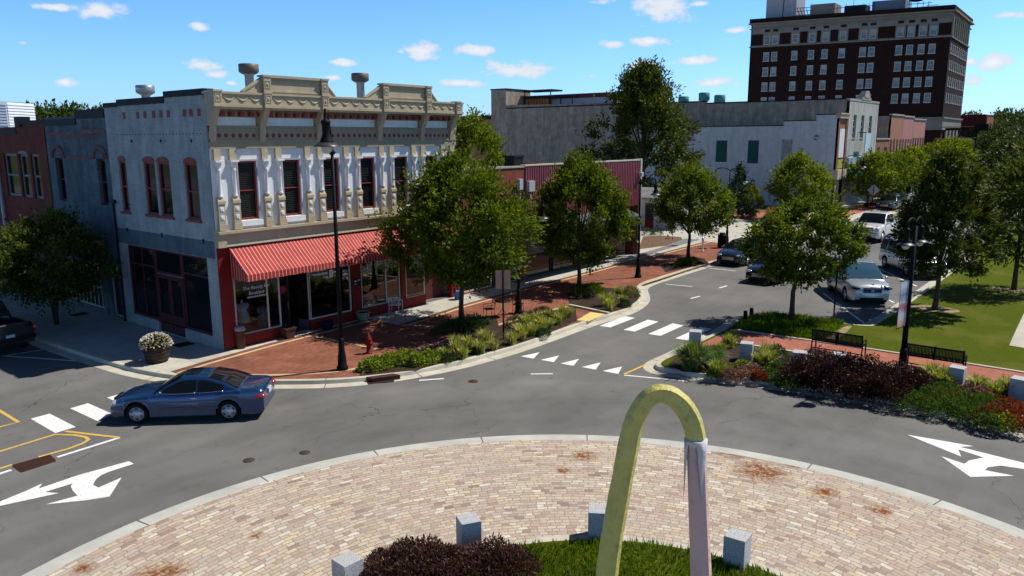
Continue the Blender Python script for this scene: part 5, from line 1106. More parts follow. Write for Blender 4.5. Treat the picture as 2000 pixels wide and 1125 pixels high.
SEDAN = dict(L=4.85, hw=.92, zb=.2, wr=.335, wx=(-1.4, 1.42), top=[(-2.42, .88), (-2.2, 1.0), (-1.6, 1.02), (-.6, .98), (.8, .96), (1.2, .93), (1.9, .82), (2.25, .72), (2.42, .6)], roof=1.46, cab=(1.25, .35, -.75, -1.75), paint='paint_navy',
             win=[(-1.35, -.42), (-.34, .9)], seams=[.95, -.38, -1.1], handles=[-.15, -1.0], face=dict(lz=.68, g=(.42, .42, .62), lx=.16), rear=dict(lz=.82), tum=.48, crown=.05, spokes=5, slot=0)
SUVA = dict(L=5.0, hw=.97, zb=.24, wr=.38, wx=(-1.42, 1.45), top=[(-2.5, .95), (-2.3, 1.08), (-.6, 1.10), (.9, 1.10), (1.2, 1.09), (1.9, 1.04), (2.3, .97), (2.5, .80)], roof=1.84, cab=(1.35, .45, -1.75, -2.38), rb=.45, rv=.5, paint='paint_silver', glass='car_glass_blue',
            win=[(-2.0, -1.35), (-1.27, -.35), (-.28, .95)], seams=[1.0, -.3, -1.25], handles=[-.1, -1.05], rails=1, sill=1, face=dict(lz=.88, ly=.74, lw=.22, lh=.075, lm='car_black', g=(.42, .66, .90), emb=1, fr=1, bars=2, bm='alloy'), rear=dict(lz=1.0, lh=.12), tum=.3, crown=.06, spokes=5, slot=0, rc=.8)
SUVB = dict(L=5.2, hw=1.0, zb=.28, wr=.39, wx=(-1.48, 1.45), top=[(-2.6, 1.05), (-2.4, 1.1), (.9, 1.1), (1.3, 1.08), (2.3, 1.02), (2.6, .85)], roof=1.86, cab=(1.35, .6, -2.3, -2.56), rb=.4, rv=.5, paint='paint_silver', win=[(-2.36, -1.5), (-1.4, -.4), (-.3, .95)],
            seams=[1.0, -.35, -1.3], handles=[-.1, -1.1], rails=1, sill=1, face=dict(lz=.88, g=(.5, .62, .98), fr=1), rear=dict(lz=1.15, lh=.28, lw=.1), tum=.22, crown=.04, spokes=6, slot=0, rc=.6)
TRUCK = dict(L=5.85, hw=1.01, zb=.34, wr=.41, wx=(-1.85, 1.85), top=[(-2.93, 1.25), (.6, 1.25), (.9, 1.22), (1.3, 1.22), (2.6, 1.16), (2.85, 1.06), (2.93, .95)], roof=1.93, cab=(1.35, .55, -.82, -1.12), rb=.4, rv=.5, paint='paint_truck_white', win=[(-.85, -.1), (-.02, .95)],
             seams=[1.0, -.05, -.95], handles=[.1, -.75], bed=(-2.84, -1.16), bumper=1, sill=1, face=dict(lz=.98, ly=.84, lw=.14, lh=.16, g=(.62, .78, 1.10), fr=1, emb=1, bars=5), rear=dict(lz=1.0, ly=.93, lw=.07, lh=.17, lx=.04), tum=.2, crown=.05, spokes=6, slot=0, rc=.5)
fw_, rw_ = G(270, 828, 0), G(449, 822, 0); hd = math.atan2(fw_[1] - rw_[1], fw_[0] - rw_[0]); lf = (-math.sin(hd), math.cos(hd)); mid = ((fw_[0] + rw_[0]) / 2, (fw_[1] + rw_[1]) / 2)
coupe = car('blue_coupe', 'metallic blue two door coupe with open sunroof crossing the white crossing stripes', (mid[0] - lf[0] * .80 - math.cos(hd) * .105, mid[1] - lf[1] * .80 - math.sin(hd) * .105), hd, COUPE, plate=.72)
bt_ = dict(TRUCK); bt_['paint'] = 'paint_dark'; bt_['bumpm'] = 'car_black'; bt_['face'] = dict(TRUCK['face'], bm='car_black')
rr = G(46, 692, 0); ha = R(97); black = car('black_pickup', 'black pickup truck parked in the shade at the left edge', (rr[0] + 2.98 * math.cos(ha) - .35, rr[1] + 2.98 * math.sin(ha)), ha, bt_, cat='pickup truck', plate=.78)
f_ = G(1426, 520, 0); car('navy_sedan', 'dark blue sedan parked at the brick kerb, facing the camera', (f_[0] + 2.35, f_[1] + .1), math.pi, SEDAN, plate=None, scale=1.06)
f_ = G(1487, 556, 0); bs_ = dict(SEDAN); bs_['paint'] = 'paint_black'; car('black_sedan', 'black car driving in the lane, half hidden by the tree in the grass corner', (f_[0] + 2.45, f_[1] + .1), math.pi - .02, bs_, scale=1.06)
f_ = G(1698, 597, 0); ha = R(-149); car('silver_suv', 'silver SUV with a blue tinted windscreen parked nose in by the lawn', (f_[0] - 2.35 * math.cos(ha), f_[1] - 2.35 * math.sin(ha)), ha, SUVA, cat='suv', scale=1.05)
a, b_ = G(1727, 523, 0), G(1774, 541, 0); ha = math.atan2(b_[1] - a[1], b_[0] - a[0]); rg_ = (math.sin(ha), -math.cos(ha))
sg_ = dict(SUVB); car('champagne_suv', 'large pale grey SUV parked nose in behind the double lamp post', ((a[0] + b_[0]) / 2 - rg_[0] * .95, (a[1] + b_[1]) / 2 - rg_[1] * .95), ha, sg_, cat='suv', scale=1.05)
f_ = G(1693, 474, 0); car('white_pickup', 'white crew cab pickup driving toward the roundabout', (f_[0] + 2.85, f_[1] + .1), math.pi - .03, TRUCK, cat='pickup truck', scale=1.15)
t = thing('yellow_sign_box', (f_[0] + 9.5, f_[1] + 1.2, 0), 'small bright yellow marker standing in the road behind the white pickup', 'road marker'); mat('hi_yellow', (.75, .8, .02), .6)
MB().box(-.25, .25, -.25, .25, 0, .1).build('base', 'car_black', t); MB().box(-.03, .03, -.22, .22, .1, 1.35).build('panel', 'hi_yellow', t)
f_ = G(1733, 411, 0); nv = car('far_navy_sedan', 'dark blue sedan parked farther up by the row of street trees', (f_[0] + 2.4, f_[1] + .3), math.pi, dict(SEDAN), group=None, scale=1.15)
f_ = G(1765, 397, 0); tn = car('tan_suv', 'greenish tan SUV parked right behind the farther navy sedan', (f_[0] + 3.2, f_[1] + .6), math.pi, dict(SUVA, paint='paint_tan', glass='car_glass'), cat='suv', scale=1.1)
fc = []
for i, (base, px, py, a_, lab) in enumerate([(SUVA, 1893, 353, -150, 'silver SUV in the far row of angled parked cars'), (SEDAN, 1904, 347, -150, 'navy sedan in the far row of angled parked cars'), (dict(SEDAN, paint='paint_tan'), 1915, 342, -150, 'tan sedan in the far row of angled parked cars'),
        (dict(SUVA, paint='paint_truck_white'), 1926, 338, -150, 'white SUV in the far row of angled parked cars'), (dict(SUVB, paint='paint_black'), 1937, 334, -150, 'black SUV in the far row of angled parked cars'), (dict(SEDAN, paint='paint_silver'), 1947, 331, -150, 'silver sedan in the far row of angled parked cars'),
        (dict(SUVA, paint='paint_maroon'), 1979, 328, 187, 'dark red SUV driving far up the street'), (dict(SEDAN, paint='paint_truck_white'), 1992, 336, 187, 'white sedan following the dark red SUV far up the street')]):
    q_ = G(px, py, 0); car('parked_car' if px < 1960 else 'moving_car', lab, q_, R(a_), base, group='cars parked up the far street' if px < 1960 else None, scale=1.15)
# ------------------------------------------------------------------ foliage
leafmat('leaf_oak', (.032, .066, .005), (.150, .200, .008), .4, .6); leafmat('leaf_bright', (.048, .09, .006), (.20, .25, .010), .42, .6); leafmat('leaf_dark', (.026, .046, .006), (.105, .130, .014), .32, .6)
leafmat('leaf_far', (.035, .065, .018), (.085, .125, .030), .2); leafmat('leaf_conifer', (.018, .045, .016), (.05, .09, .03), .15)
leafmat('leaf_burgundy', (.016, .008, .008), (.085, .032, .028), .2); leafmat('leaf_barberry', (.024, .014, .012), (.13, .055, .042), .25); leafmat('leaf_lime', (.10, .17, .015), (.34, .40, .05), .3); leafmat('leaf_box', (.018, .05, .010), (.06, .12, .018), .2)
leafmat('leaf_juniper', (.035, .085, .014), (.115, .20, .03), .28); leafmat('leaf_fountain', (.06, .11, .03), (.22, .30, .10), .35); leafmat('leaf_red', (.16, .03, .015), (.34, .08, .03), .25); leafmat('leaf_stripe', (.16, .22, .03), (.55, .56, .16), .3)
leafmat('petal', (.5, .42, .42), (.85, .80, .80), .3); leafmat('leaf_pink', (.20, .10, .10), (.42, .26, .24), .25); leafmat('blade', (.045, .10, .004), (.18, .27, .010), .38)
leafmat('leaf_russet', (.25, .09, .03), (.42, .18, .06), .25)
mat('bark', (.075, .058, .045), .9, var=.25, vs=6, bump=.6, bs=20); mat('stem', (.06, .045, .03), .9)
def leaves_mesh(name, m, rng, cen, axis, size, wid, parent, tone=None, jitter=.5, upbias=.35):
    n = len(cen); ax = axis + rng.normal(0, jitter, (n, 3)); ax /= np.linalg.norm(ax, axis=1)[:, None]
    nr = rng.normal(0, 1, (n, 3)); nr[:, 2] = np.abs(nr[:, 2]) + upbias; sd_ = np.cross(ax, nr); sd_ /= np.linalg.norm(sd_, axis=1)[:, None] + 1e-9
    s_ = (size * rng.uniform(.6, 1.3, n))[:, None]; w_ = (wid * rng.uniform(.7, 1.2, n))[:, None]
    V = np.empty((n, 4, 3)); V[:, 0] = cen; V[:, 1] = cen + ax * s_ * .5 + sd_ * w_ * .5; V[:, 2] = cen + ax * s_; V[:, 3] = cen + ax * s_ * .5 - sd_ * w_ * .5
    me = bpy.data.meshes.new(name); me.vertices.add(4 * n); me.vertices.foreach_set('co', V.reshape(-1).astype(np.float32))
    me.loops.add(4 * n); me.loops.foreach_set('vertex_index', np.arange(4 * n, dtype=np.int32)); me.polygons.add(n)
    me.polygons.foreach_set('loop_start', np.arange(0, 4 * n, 4, dtype=np.int32)); me.polygons.foreach_set('loop_total', np.full(n, 4, dtype=np.int32))
    tn = rng.uniform(0, 1, n) if tone is None else np.clip(tone + rng.normal(0, .18, n), 0, 1)
    at = me.attributes.new('tone', 'FLOAT', 'POINT'); at.data.foreach_set('value', np.repeat(tn, 4).astype(np.float32))
    me.materials.append(MT[m]); me.update(calc_edges=True); o = bpy.data.objects.new(name, me); C.objects.link(o)
    if parent is not None: o.parent = parent
    ORG[o.name] = Vector((0, 0, 0)); return o
def tree(name, label, x, y, H, Rr, zb, m='leaf_oak', seed=1, ncl=150, per=80, size=.2, wid=.11, shape='round', tr=.11, group=None, cat='tree', z0=.15, up_=.45, squash=1., cspread=.42, lean=(0, 0), stems=1):
    rng = np.random.default_rng(seed); t = thing(name, (x, y, z0), label, cat, 0, group)
    lob = rng.uniform(.70, 1.22, 12); ph = rng.uniform(0, 6.28)
    def rad(th, f):
        i = (th / (2 * math.pi) * 12) % 12; a = int(i); l_ = lob[a] * (1 - (i - a)) + lob[(a + 1) % 12] * (i - a)
        if shape == 'round': pr = math.sin(math.pi * min(.97, max(.02, .09 + f * .85))) ** .78 * (1.08 - .16 * f)
        elif shape == 'pyr': pr = lerp_tab([(0, .8), (.25, 1), (.5, .82), (.75, .55), (.9, .36), (1, .14)], f) * (1 + .16 * math.sin(f * 26 + th * 2))
        elif shape == 'cone': pr = max(.05, (1 - f) ** .75) * (1 + .22 * math.sin(f * 34 + th))
        elif shape == 'broad': pr = (math.sin(math.pi * min(.97, .10 + f * .84)) ** .5) * (1.08 - .48 * f)
        elif shape == 'vase': pr = math.sin(math.pi * min(.98, .2 + f * .72)) ** .55 * (.82 + .25 * f)
        return Rr * pr * l_
    cs = []
    while len(cs) < ncl:
        f = rng.uniform(0, 1) ** (.9 if shape != 'cone' else 1.35); th = rng.uniform(0, 6.283); q = rng.uniform(0, 1) ** .42
        if q < .35: continue
        r_ = rad(th, f) * q; zt_ = H - (H - zb) * .22 * (q ** 2) * (1 if shape in ('round', 'vase') else .1)
        cs.append((r_ * math.cos(th) + lean[0] * f, r_ * math.sin(th) * squash + lean[1] * f, zb + (zt_ - zb) * f, q, f))
    cs = np.array(cs); P_ = cs[:, :3]; mid_ = np.array([0, 0, zb + (H - zb) * .35])
    out = P_ - mid_; out /= np.linalg.norm(out, axis=1)[:, None] + 1e-6; out[:, 2] += up_; out /= np.linalg.norm(out, axis=1)[:, None]
    sp_ = cspread * (Rr / 2.8)
    cl = np.repeat(np.arange(ncl), per); nt_ = 7; tw = rng.integers(0, nt_, len(cl))
    twd = out[:, None, :] * .8 + rng.normal(0, .55, (ncl, nt_, 3)); twd /= np.linalg.norm(twd, axis=2)[:, :, None]
    tt = rng.uniform(-.35, 1.0, len(cl)); tl = rng.uniform(.7, 1.5, (ncl, nt_)) * (1 + .7 * np.clip(cs[:, 4:5] - .55, 0, 1) * (cs[:, 3:4] > .7))
    cen = P_[cl] + twd[cl, tw] * (tt * tl[cl, tw])[:, None] * sp_ * 1.5 + rng.normal(0, .28 * sp_, (len(cl), 3))
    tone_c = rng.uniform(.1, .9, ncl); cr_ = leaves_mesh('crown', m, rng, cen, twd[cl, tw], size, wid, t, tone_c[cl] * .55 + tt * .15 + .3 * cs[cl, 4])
    mb = MB()
    for s_ in range(stems):
        ox, oy = (0, 0) if stems == 1 else (.3 * math.cos(s_ * 2.4), .3 * math.sin(s_ * 2.4)); hh = zb + (H - zb) * (.75 if shape in ('cone', 'broad') else .35)
        pts = [(ox * i / 4 * (1 if stems > 1 else 0) + rng.normal(0, .02 * i), oy * i / 4 + rng.normal(0, .02 * i), hh * i / 5) for i in range(6)]
        mb.tube(pts, [tr * 1.35, tr * 1.02, tr * .92, tr * .8, tr * .6, tr * .35], 9)
        k = min(ncl, 16 if stems == 1 else 6)
        for j in rng.choice(ncl, k, replace=False):
            e = P_[j]; h_ = min(hh * .95, max(zb * .85, e[2] * rng.uniform(.3, .6))); s0 = np.array([ox * h_ / hh, oy * h_ / hh, h_]); mdl = (s0 + e) / 2 + np.array([0, 0, .12 * Rr])
            mb.tube([tuple(s0), tuple(s0 * .6 + mdl * .4 + np.array([0, 0, .05])), tuple(mdl), tuple(e)], [tr * .45, tr * .34, tr * .22, .015], 5)
    mb.build('trunk', 'bark', t); return t
P1 = 'broad crowned street tree '
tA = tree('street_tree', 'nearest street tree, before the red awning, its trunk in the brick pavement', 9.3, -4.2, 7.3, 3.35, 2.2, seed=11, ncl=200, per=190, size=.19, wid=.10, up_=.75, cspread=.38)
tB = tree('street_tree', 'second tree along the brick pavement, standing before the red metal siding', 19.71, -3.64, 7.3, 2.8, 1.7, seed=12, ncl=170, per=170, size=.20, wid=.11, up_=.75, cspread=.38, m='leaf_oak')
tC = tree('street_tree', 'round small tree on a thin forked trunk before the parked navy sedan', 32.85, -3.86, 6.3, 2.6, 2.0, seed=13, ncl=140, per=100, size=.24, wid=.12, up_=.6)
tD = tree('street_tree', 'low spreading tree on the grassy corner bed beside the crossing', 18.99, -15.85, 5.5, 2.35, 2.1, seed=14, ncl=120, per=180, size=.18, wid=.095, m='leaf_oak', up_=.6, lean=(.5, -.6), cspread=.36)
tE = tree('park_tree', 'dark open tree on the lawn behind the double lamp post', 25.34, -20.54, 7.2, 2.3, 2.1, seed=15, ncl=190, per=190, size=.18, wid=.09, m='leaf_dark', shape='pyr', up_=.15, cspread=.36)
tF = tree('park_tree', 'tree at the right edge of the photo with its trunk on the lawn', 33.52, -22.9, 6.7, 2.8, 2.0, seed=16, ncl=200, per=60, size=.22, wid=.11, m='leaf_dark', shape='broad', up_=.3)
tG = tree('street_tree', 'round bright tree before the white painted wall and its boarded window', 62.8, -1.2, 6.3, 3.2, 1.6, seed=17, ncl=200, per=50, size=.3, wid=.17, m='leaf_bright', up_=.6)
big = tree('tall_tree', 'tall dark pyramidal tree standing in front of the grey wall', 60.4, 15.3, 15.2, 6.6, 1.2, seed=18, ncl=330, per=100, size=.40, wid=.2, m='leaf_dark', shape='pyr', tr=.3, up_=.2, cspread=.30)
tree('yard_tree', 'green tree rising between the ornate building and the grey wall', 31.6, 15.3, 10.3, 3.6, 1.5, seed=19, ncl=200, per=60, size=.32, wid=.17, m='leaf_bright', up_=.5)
tree('myrtle_tree', 'dark shaded multi stem tree by the blue grey side wall', -2.3, 10.2, 5.0, 2.55, 1.5, seed=20, ncl=190, per=110, size=.17, wid=.09, m='leaf_dark', stems=3, tr=.07, up_=.4, squash=1.3)
tree('myrtle_tree', 'sunlit yellow green tree rising behind the black pickup', -5.0, 14.6, 5.5, 2.0, 1.3, seed=21, ncl=120, per=80, size=.15, wid=.08, m='leaf_bright', stems=3, tr=.07, up_=.5)
tree('evergreen_tree', 'small dark conifer before the white painted wall', 62.5, 5.0, 5.2, 2.0, .4, seed=22, ncl=120, per=50, size=.25, wid=.09, m='leaf_conifer', shape='cone', tr=.12)
tree('small_tree', 'small bushy green tree right of the dark conifer', 62.2, 3.6, 3.4, 1.3, .4, seed=23, ncl=60, per=50, size=.22, wid=.11, m='leaf_bright')
row = [(81.7, -2.9, 6.2, 2.8), (88.5, -3.0, 6.2, 2.9), (95.5, -3.0, 6.4, 3.0), (103, -3.0, 6.6, 3.2), (112, -3.0, 6.8, 3.3), (124, -2.6, 7.4, 3.9), (138, -1.6, 7.6, 4.5), (156, 2.2, 7.2, 4.2), (198, 7.0, 7.2, 4.6), (225, 11, 7.4, 5.0)]
rl = ['first', 'second', 'third', 'fourth', 'fifth', 'sixth', 'seventh', 'eighth', 'ninth', 'tenth']
protos = [tree('street_tree', 'x', 81.7, -2.9, 6.3, 2.7, 1.7, seed=31 + i, ncl=130, per=36, size=.34, wid=.2, m=('leaf_bright', 'leaf_oak', 'leaf_bright')[i], up_=.6, group='street trees up the far pavement') for i in range(3)]
for i, (x, y, h, r_) in enumerate(row):
    lab = rl[i] + ' tree of the far pavement row, counted from the narrow brick shopfront'
    if i < 3: o = protos[i]; o['label'] = lab; o.location = (x, y, .15); o.scale = (r_ / 2.7, r_ / 2.7, h / 6.3)
    else: copy_tree(protos[i % 3], (x, y, .15), i * 1.3, lab, None, scale=(r_ / 2.7, r_ / 2.7, h / 6.3))
pr2 = tree('park_tree', 'first tree up the far lawn edge behind the dark open tree', 57, -20.9, 7.2, 3.0, 1.8, seed=41, ncl=140, per=40, size=.32, wid=.17, m='leaf_dark', shape='broad', group='trees up the right side of the street')
for i, (x, y, h, r_) in enumerate([(66, -20.6, 6.2, 3.0), (80, -19.8, 6.2, 3.0)]):
    copy_tree(pr2, (x, y, .15), i * 2.1, rl[i + 1] + ' tree up the far lawn edge behind the dark open tree' if i < 8 else ('nearer' if i == 8 else 'farther') + ' tree standing deep in the lawn at the right edge', None, scale=(r_ / 3, r_ / 3, h / 7.2))
# far trees behind the buildings
fr_ = tree('far_tree', 'far round tree on the skyline, left of the rest at the left edge', 0, 0, 14, 8, 2, seed=51, ncl=130, per=34, size=1.0, wid=.6, m='leaf_far', shape='broad', tr=.35, group='trees on the skyline', z0=0)
fl = [(-10, 214, 205, 11), (28, 207, 215, 12.5), (62, 202, 220, 13.2), (100, 206, 230, 13.5), (132, 203, 215, 12), (163, 206, 225, 13), (195, 212, 230, 12), (222, 216, 230, 11.5),
      (1885, 222, 330, 0), (1903, 219, 340, 0), (1932, 236, 280, 0), (1955, 216, 290, 0), (1978, 212, 270, 0), (2004, 222, 250, 0), (2030, 218, 240, 0), (1945, 240, 230, 0), (1968, 244, 200, 0), (1998, 250, 190, 0), (1915, 250, 250, 0), (940, 226, 300, 0), (1985, 262, 150, 0), (2012, 268, 140, 0)]
ordw = ['first', 'second', 'third', 'fourth', 'fifth', 'sixth', 'seventh', 'eighth']
k = 0
for i, (px, py, d, h) in enumerate(fl):
    x, y, z = D(px, py, d); sc_ = z / 16.2
    if px < 300: lab = ordw[i] + ' skyline tree from the left edge, over the low roofs'
    elif px == 940: lab = 'skyline tree peeking between the ornate building and the grey wall'
    else: lab = rl[k % 10] + (' skyline tree right of the hotel' if k < 10 else ' lower tree at the far right, among the distant street trees'); k += 1
    if i == 0: fr_.location = (x, y, 0); fr_.scale = (sc_, sc_, sc_); fr_['label'] = lab
    else: copy_tree(fr_, (x, y, 0), i * 1.7, lab, None, scale=(sc_ * (1 + .15 * math.sin(i * 2)), sc_ * (1 + .15 * math.sin(i * 2)), sc_))
# far woods reading as one mass
rng = np.random.default_rng(5); cs = []
for i in range(420):
    a_ = rng.uniform(R(2), R(100)); d_ = rng.uniform(420, 620); cs.append((CAM[0] + d_ * math.cos(a_), CAM[1] + d_ * math.sin(a_), rng.uniform(2, 13)))
for i in range(160):
    a_ = rng.uniform(R(-8), R(6)); d_ = rng.uniform(330, 560); cs.append((CAM[0] + d_ * math.cos(a_), CAM[1] + d_ * math.sin(a_), rng.uniform(2, 13)))
cs = np.array(cs); cl = np.repeat(np.arange(len(cs)), 40); cen = cs[cl] + rng.normal(0, 1, (len(cl), 3)) * np.array([5, 5, 2.6])
o = leaves_mesh('woods', 'leaf_far', rng, cen, rng.normal(0, 1, (len(cl), 3)), 2.2, 1.5, None); tag(o, 'distant woods reading as one green mass along the horizon', 'woods', kind='stuff')
# ------------------------------------------------------------------ bedding plants
def blades(name, label, x, y, h, n, m, seed, group=None, cat='ornamental grass', w_=.02, spread=.7, z0=.16, droop=.6):
    rng = np.random.default_rng(seed); mb = MB(); tone = []
    for i in range(n):
        th = rng.uniform(0, 6.283); q = rng.uniform(.15, 1); l_ = h * rng.uniform(.7, 1.15); ox, oy = rng.normal(0, h * .10, 2); c_, s_ = math.cos(th), math.sin(th)
        pts = []
        for j, f in enumerate((0, .4, .75, 1)): r_ = spread * h * q * f ** 1.4; z = l_ * (f - droop * q * f ** 2.6 * .6); pts.append((ox + c_ * r_, oy + s_ * r_, z))
        ww = [w_, w_ * .95, w_ * .7, .002]; o_ = len(mb.v)
        for p, u in zip(pts, ww): mb.v.append((p[0] - s_ * u, p[1] + c_ * u, p[2])); mb.v.append((p[0] + s_ * u, p[1] - c_ * u, p[2]))
        for j in range(3): mb.f.append((o_ + 2 * j, o_ + 2 * j + 1, o_ + 2 * j + 3, o_ + 2 * j + 2)); mb.m.append(0); mb.sm.append(False)
        tv = rng.uniform(0, 1); tone += [tv] * 8
    mb.tone = tone; o = mb.build(name, m, fix=False); o.location = (x, y, z0); tag(o, label, cat, group); return o
def bush(name, label, x, y, rx, ry, h, m, seed, n=900, size=.09, wid=.05, group=None, cat='shrub', z0=.16, spiky=.5, axisup=.4, rz=0):
    rng = np.random.default_rng(seed); v = rng.normal(0, 1, (n, 3)); v /= np.linalg.norm(v, axis=1)[:, None]; v[:, 2] = np.abs(v[:, 2]); q = rng.uniform(.45, 1, n) ** .5
    bump = 1 + .18 * np.sin(v[:, 0] * 5 + seed) * np.cos(v[:, 1] * 4 + seed * 2)
    cen = v * q[:, None] * bump[:, None] * np.array([rx, ry, h]); c_, s_ = math.cos(rz), math.sin(rz); cen = np.stack([cen[:, 0] * c_ - cen[:, 1] * s_, cen[:, 0] * s_ + cen[:, 1] * c_, cen[:, 2]], 1)
    ax = v * np.array([1, 1, .8]); ax[:, 2] += axisup; o = leaves_mesh(name, m, rng, cen, ax, size, wid, None, jitter=spiky); o.location = (x, y, z0); return tag(o, label, cat, group)
def place(px, py): return G(px, py, .16)
# north bed, from the drain to the crossing
for i, (px, py, r_, m) in enumerate([(725, 722, .45, 'leaf_lime'), (748, 716, .5, 'leaf_lime'), (772, 711, .5, 'leaf_lime'), (795, 706, .5, 'leaf_lime'), (815, 712, .4, 'leaf_lime'), (838, 707, .38, 'leaf_lime')]):
    x, y = place(px, py); bush('lime_shrub', 'low lime green leafy plant in the kerb bed beside the storm drain', x, y, r_, r_, .42, m, 100 + i, 750, .11, .07, 'lime plants by the storm drain')
for i, (px, py) in enumerate([(868, 700), (892, 693), (915, 686), (905, 700), (938, 690), (948, 672), (965, 683), (1000, 672), (1020, 662), (1012, 650), (1040, 655), (1058, 646), (1075, 640), (1090, 632), (1100, 622), (1075, 622), (1050, 632), (1030, 640), (1112, 618), (890, 680), (1180, 598), (1195, 588), (1208, 578), (1190, 606), (1216, 592)]):
    x, y = place(px, py); nb_ = px > 1150
    blades('striped_lily_clump', 'arching yellow striped grass clump in the small bed past the crossing ramp' if nb_ else 'arching yellow striped grass clump in the long curved kerb bed before the crossing', x, y, .5 + .12 * (i % 3), 130, 'leaf_stripe', 200 + i, 'striped grass clumps past the ramp' if nb_ else 'striped grass clumps in the kerb bed', w_=.018)
for i, (px, py, r_, h, lab) in enumerate([(872, 705, .3, .3, 'small clipped green bush nearest the lime plants'), (1007, 637, .5, .5, 'left of two dark round bushes near the crossing'), (1035, 627, .48, .5, 'middle dark round bush near the crossing'), (1060, 618, .5, .5, 'dark round bush in the back of the kerb bed nearest the ramp'), (1060, 655, .35, .3, 'small green bush at the kerb edge of the long bed'), (1232, 578, .5, .55, 'bright round bush at the tip of the small bed past the ramp'), (1220, 598, .35, .35, 'small dark bush at the kerb of the small bed past the ramp'), (930, 690, .28, .25, 'tiny green bush in bare soil of the kerb bed')]):
    x, y = place(px, py); bush('round_bush', lab, x, y, r_, r_, h, 'leaf_box' if i != 5 else 'leaf_oak', 300 + i, 1100, .06, .04)
for i, (px, py, rx, ry, h, lab) in enumerate([(905, 640, 1.7, .8, .4, 'dark arching ground cover round the foot of the nearest street tree'), (1150, 572, 1.2, .8, .45, 'bright green ground cover round the foot of the second street tree'), (1340, 515, 1.6, .5, .3, 'green ground cover round the foot of the small forked tree')]):
    x, y = place(px, py); bush('ground_cover_clump', lab, x, y, rx, ry, h, 'leaf_box' if i == 0 else 'leaf_oak', 320 + i, 2600, .16, .03, axisup=.2, rz=0, cat='ground cover')
for i in range(5):
    x, y = place(846 + i * 22, 700 - i * 9); bush('flower_sprig', 'thin low dark sprig at the back of the kerb bed', x, y + .5, .2, .2, .3, 'leaf_burgundy', 340 + i, 160, .07, .03, 'thin dark sprigs in the kerb bed')
# south bed
x, y = place(1352, 720); blades('fountain_grass', 'large green fountain grass at the tip of the south bed', x, y, 1.15, 1300, 'leaf_fountain', 400, w_=.014, spread=.85, droop=.9)
x, y = place(1390, 712); blades('fountain_grass', 'smaller fountain grass right of the large one at the bed tip', x, y, .85, 800, 'leaf_fountain', 401, w_=.014, spread=.85, droop=.9)
for i, (px, py) in enumerate([(1408, 690), (1425, 678), (1493, 702), (1510, 692), (1502, 712), (1398, 735), (1480, 712), (1830, 752), (1818, 742), (1850, 756), (1845, 745), (1910, 770), (1925, 765), (1942, 775), (1960, 770), (1905, 758), (1975, 775)]):
    x, y = place(px, py); r_ = px > 1700
    blades('striped_lily_clump', 'yellow striped grass clump around the right hand granite blocks of the south bed' if r_ else 'yellow striped grass clump around the left hand granite blocks of the south bed', x, y, .5 + .1 * (i % 3), 130, 'leaf_stripe', 420 + i, 'striped clumps at the right of the south bed' if r_ else 'striped clumps at the left of the south bed', w_=.018)
for i, (px, py, m, r_) in enumerate([(1400, 735, 'leaf_lime', .35), (1425, 738, 'leaf_pink', .4), (1448, 737, 'leaf_pink', .42), (1470, 730, 'leaf_pink', .38), (1482, 742, 'leaf_red', .32), (1415, 728, 'leaf_lime', .3), (1452, 722, 'leaf_lime', .35), (1500, 738, 'leaf_juniper', .5), (1525, 748, 'leaf_juniper', .45), (1540, 755, 'leaf_juniper', .4), (1520, 725, 'leaf_juniper', .4)]):
    x, y = place(px, py); c__ = {'leaf_lime': 'lime green', 'leaf_pink': 'pale pink flowering', 'leaf_red': 'rust red', 'leaf_juniper': 'dark green'}[m]
    bush('low_plant', c__ + ' low plant near the kerb, left of the burgundy hedge', x, y, r_, r_, .32, m, 450 + i, 1000, .085, .055, c__ + ' plants left of the burgundy hedge')
for i, (px, py, h, r_) in enumerate([(1560, 750, .95, .75), (1592, 745, 1.1, .8), (1600, 758, .85, .7), (1630, 752, 1.15, .85), (1665, 757, 1.15, .85), (1640, 768, .9, .8), (1700, 762, 1.1, .8), (1690, 774, .85, .75), (1735, 768, 1.05, .8), (1765, 772, .95, .75), (1730, 782, .8, .75), (1785, 765, .8, .6)]):
    x, y = place(px, py); o = bush('burgundy_bush', 'spiky burgundy bush in the dark hedge before the two benches', x, y, r_, r_, h, 'leaf_burgundy', 470 + i, 2300, .085, .05, 'burgundy hedge bushes in the south bed', spiky=.6)
    rng = np.random.default_rng(900 + i)
for i, (px, py, rx, ry, h, rz) in enumerate([(1790, 790, .95, .75, .4, 0), (1820, 785, 1.0, .8, .45, 0), (1850, 800, 1.0, .8, .42, 0), (1880, 800, 1.0, .8, .45, 0), (1905, 815, .9, .8, .4, 0), (1835, 770, .8, .7, .35, 0), (1915, 795, .7, .7, .38, 0)]):
    x, y = place(px, py); bush('juniper_mat', 'spreading bright green juniper beside the burgundy hedge', x, y, rx, ry, h, 'leaf_juniper', 500 + i, 3000, .08, .035, 'junipers right of the burgundy hedge', spiky=.5)
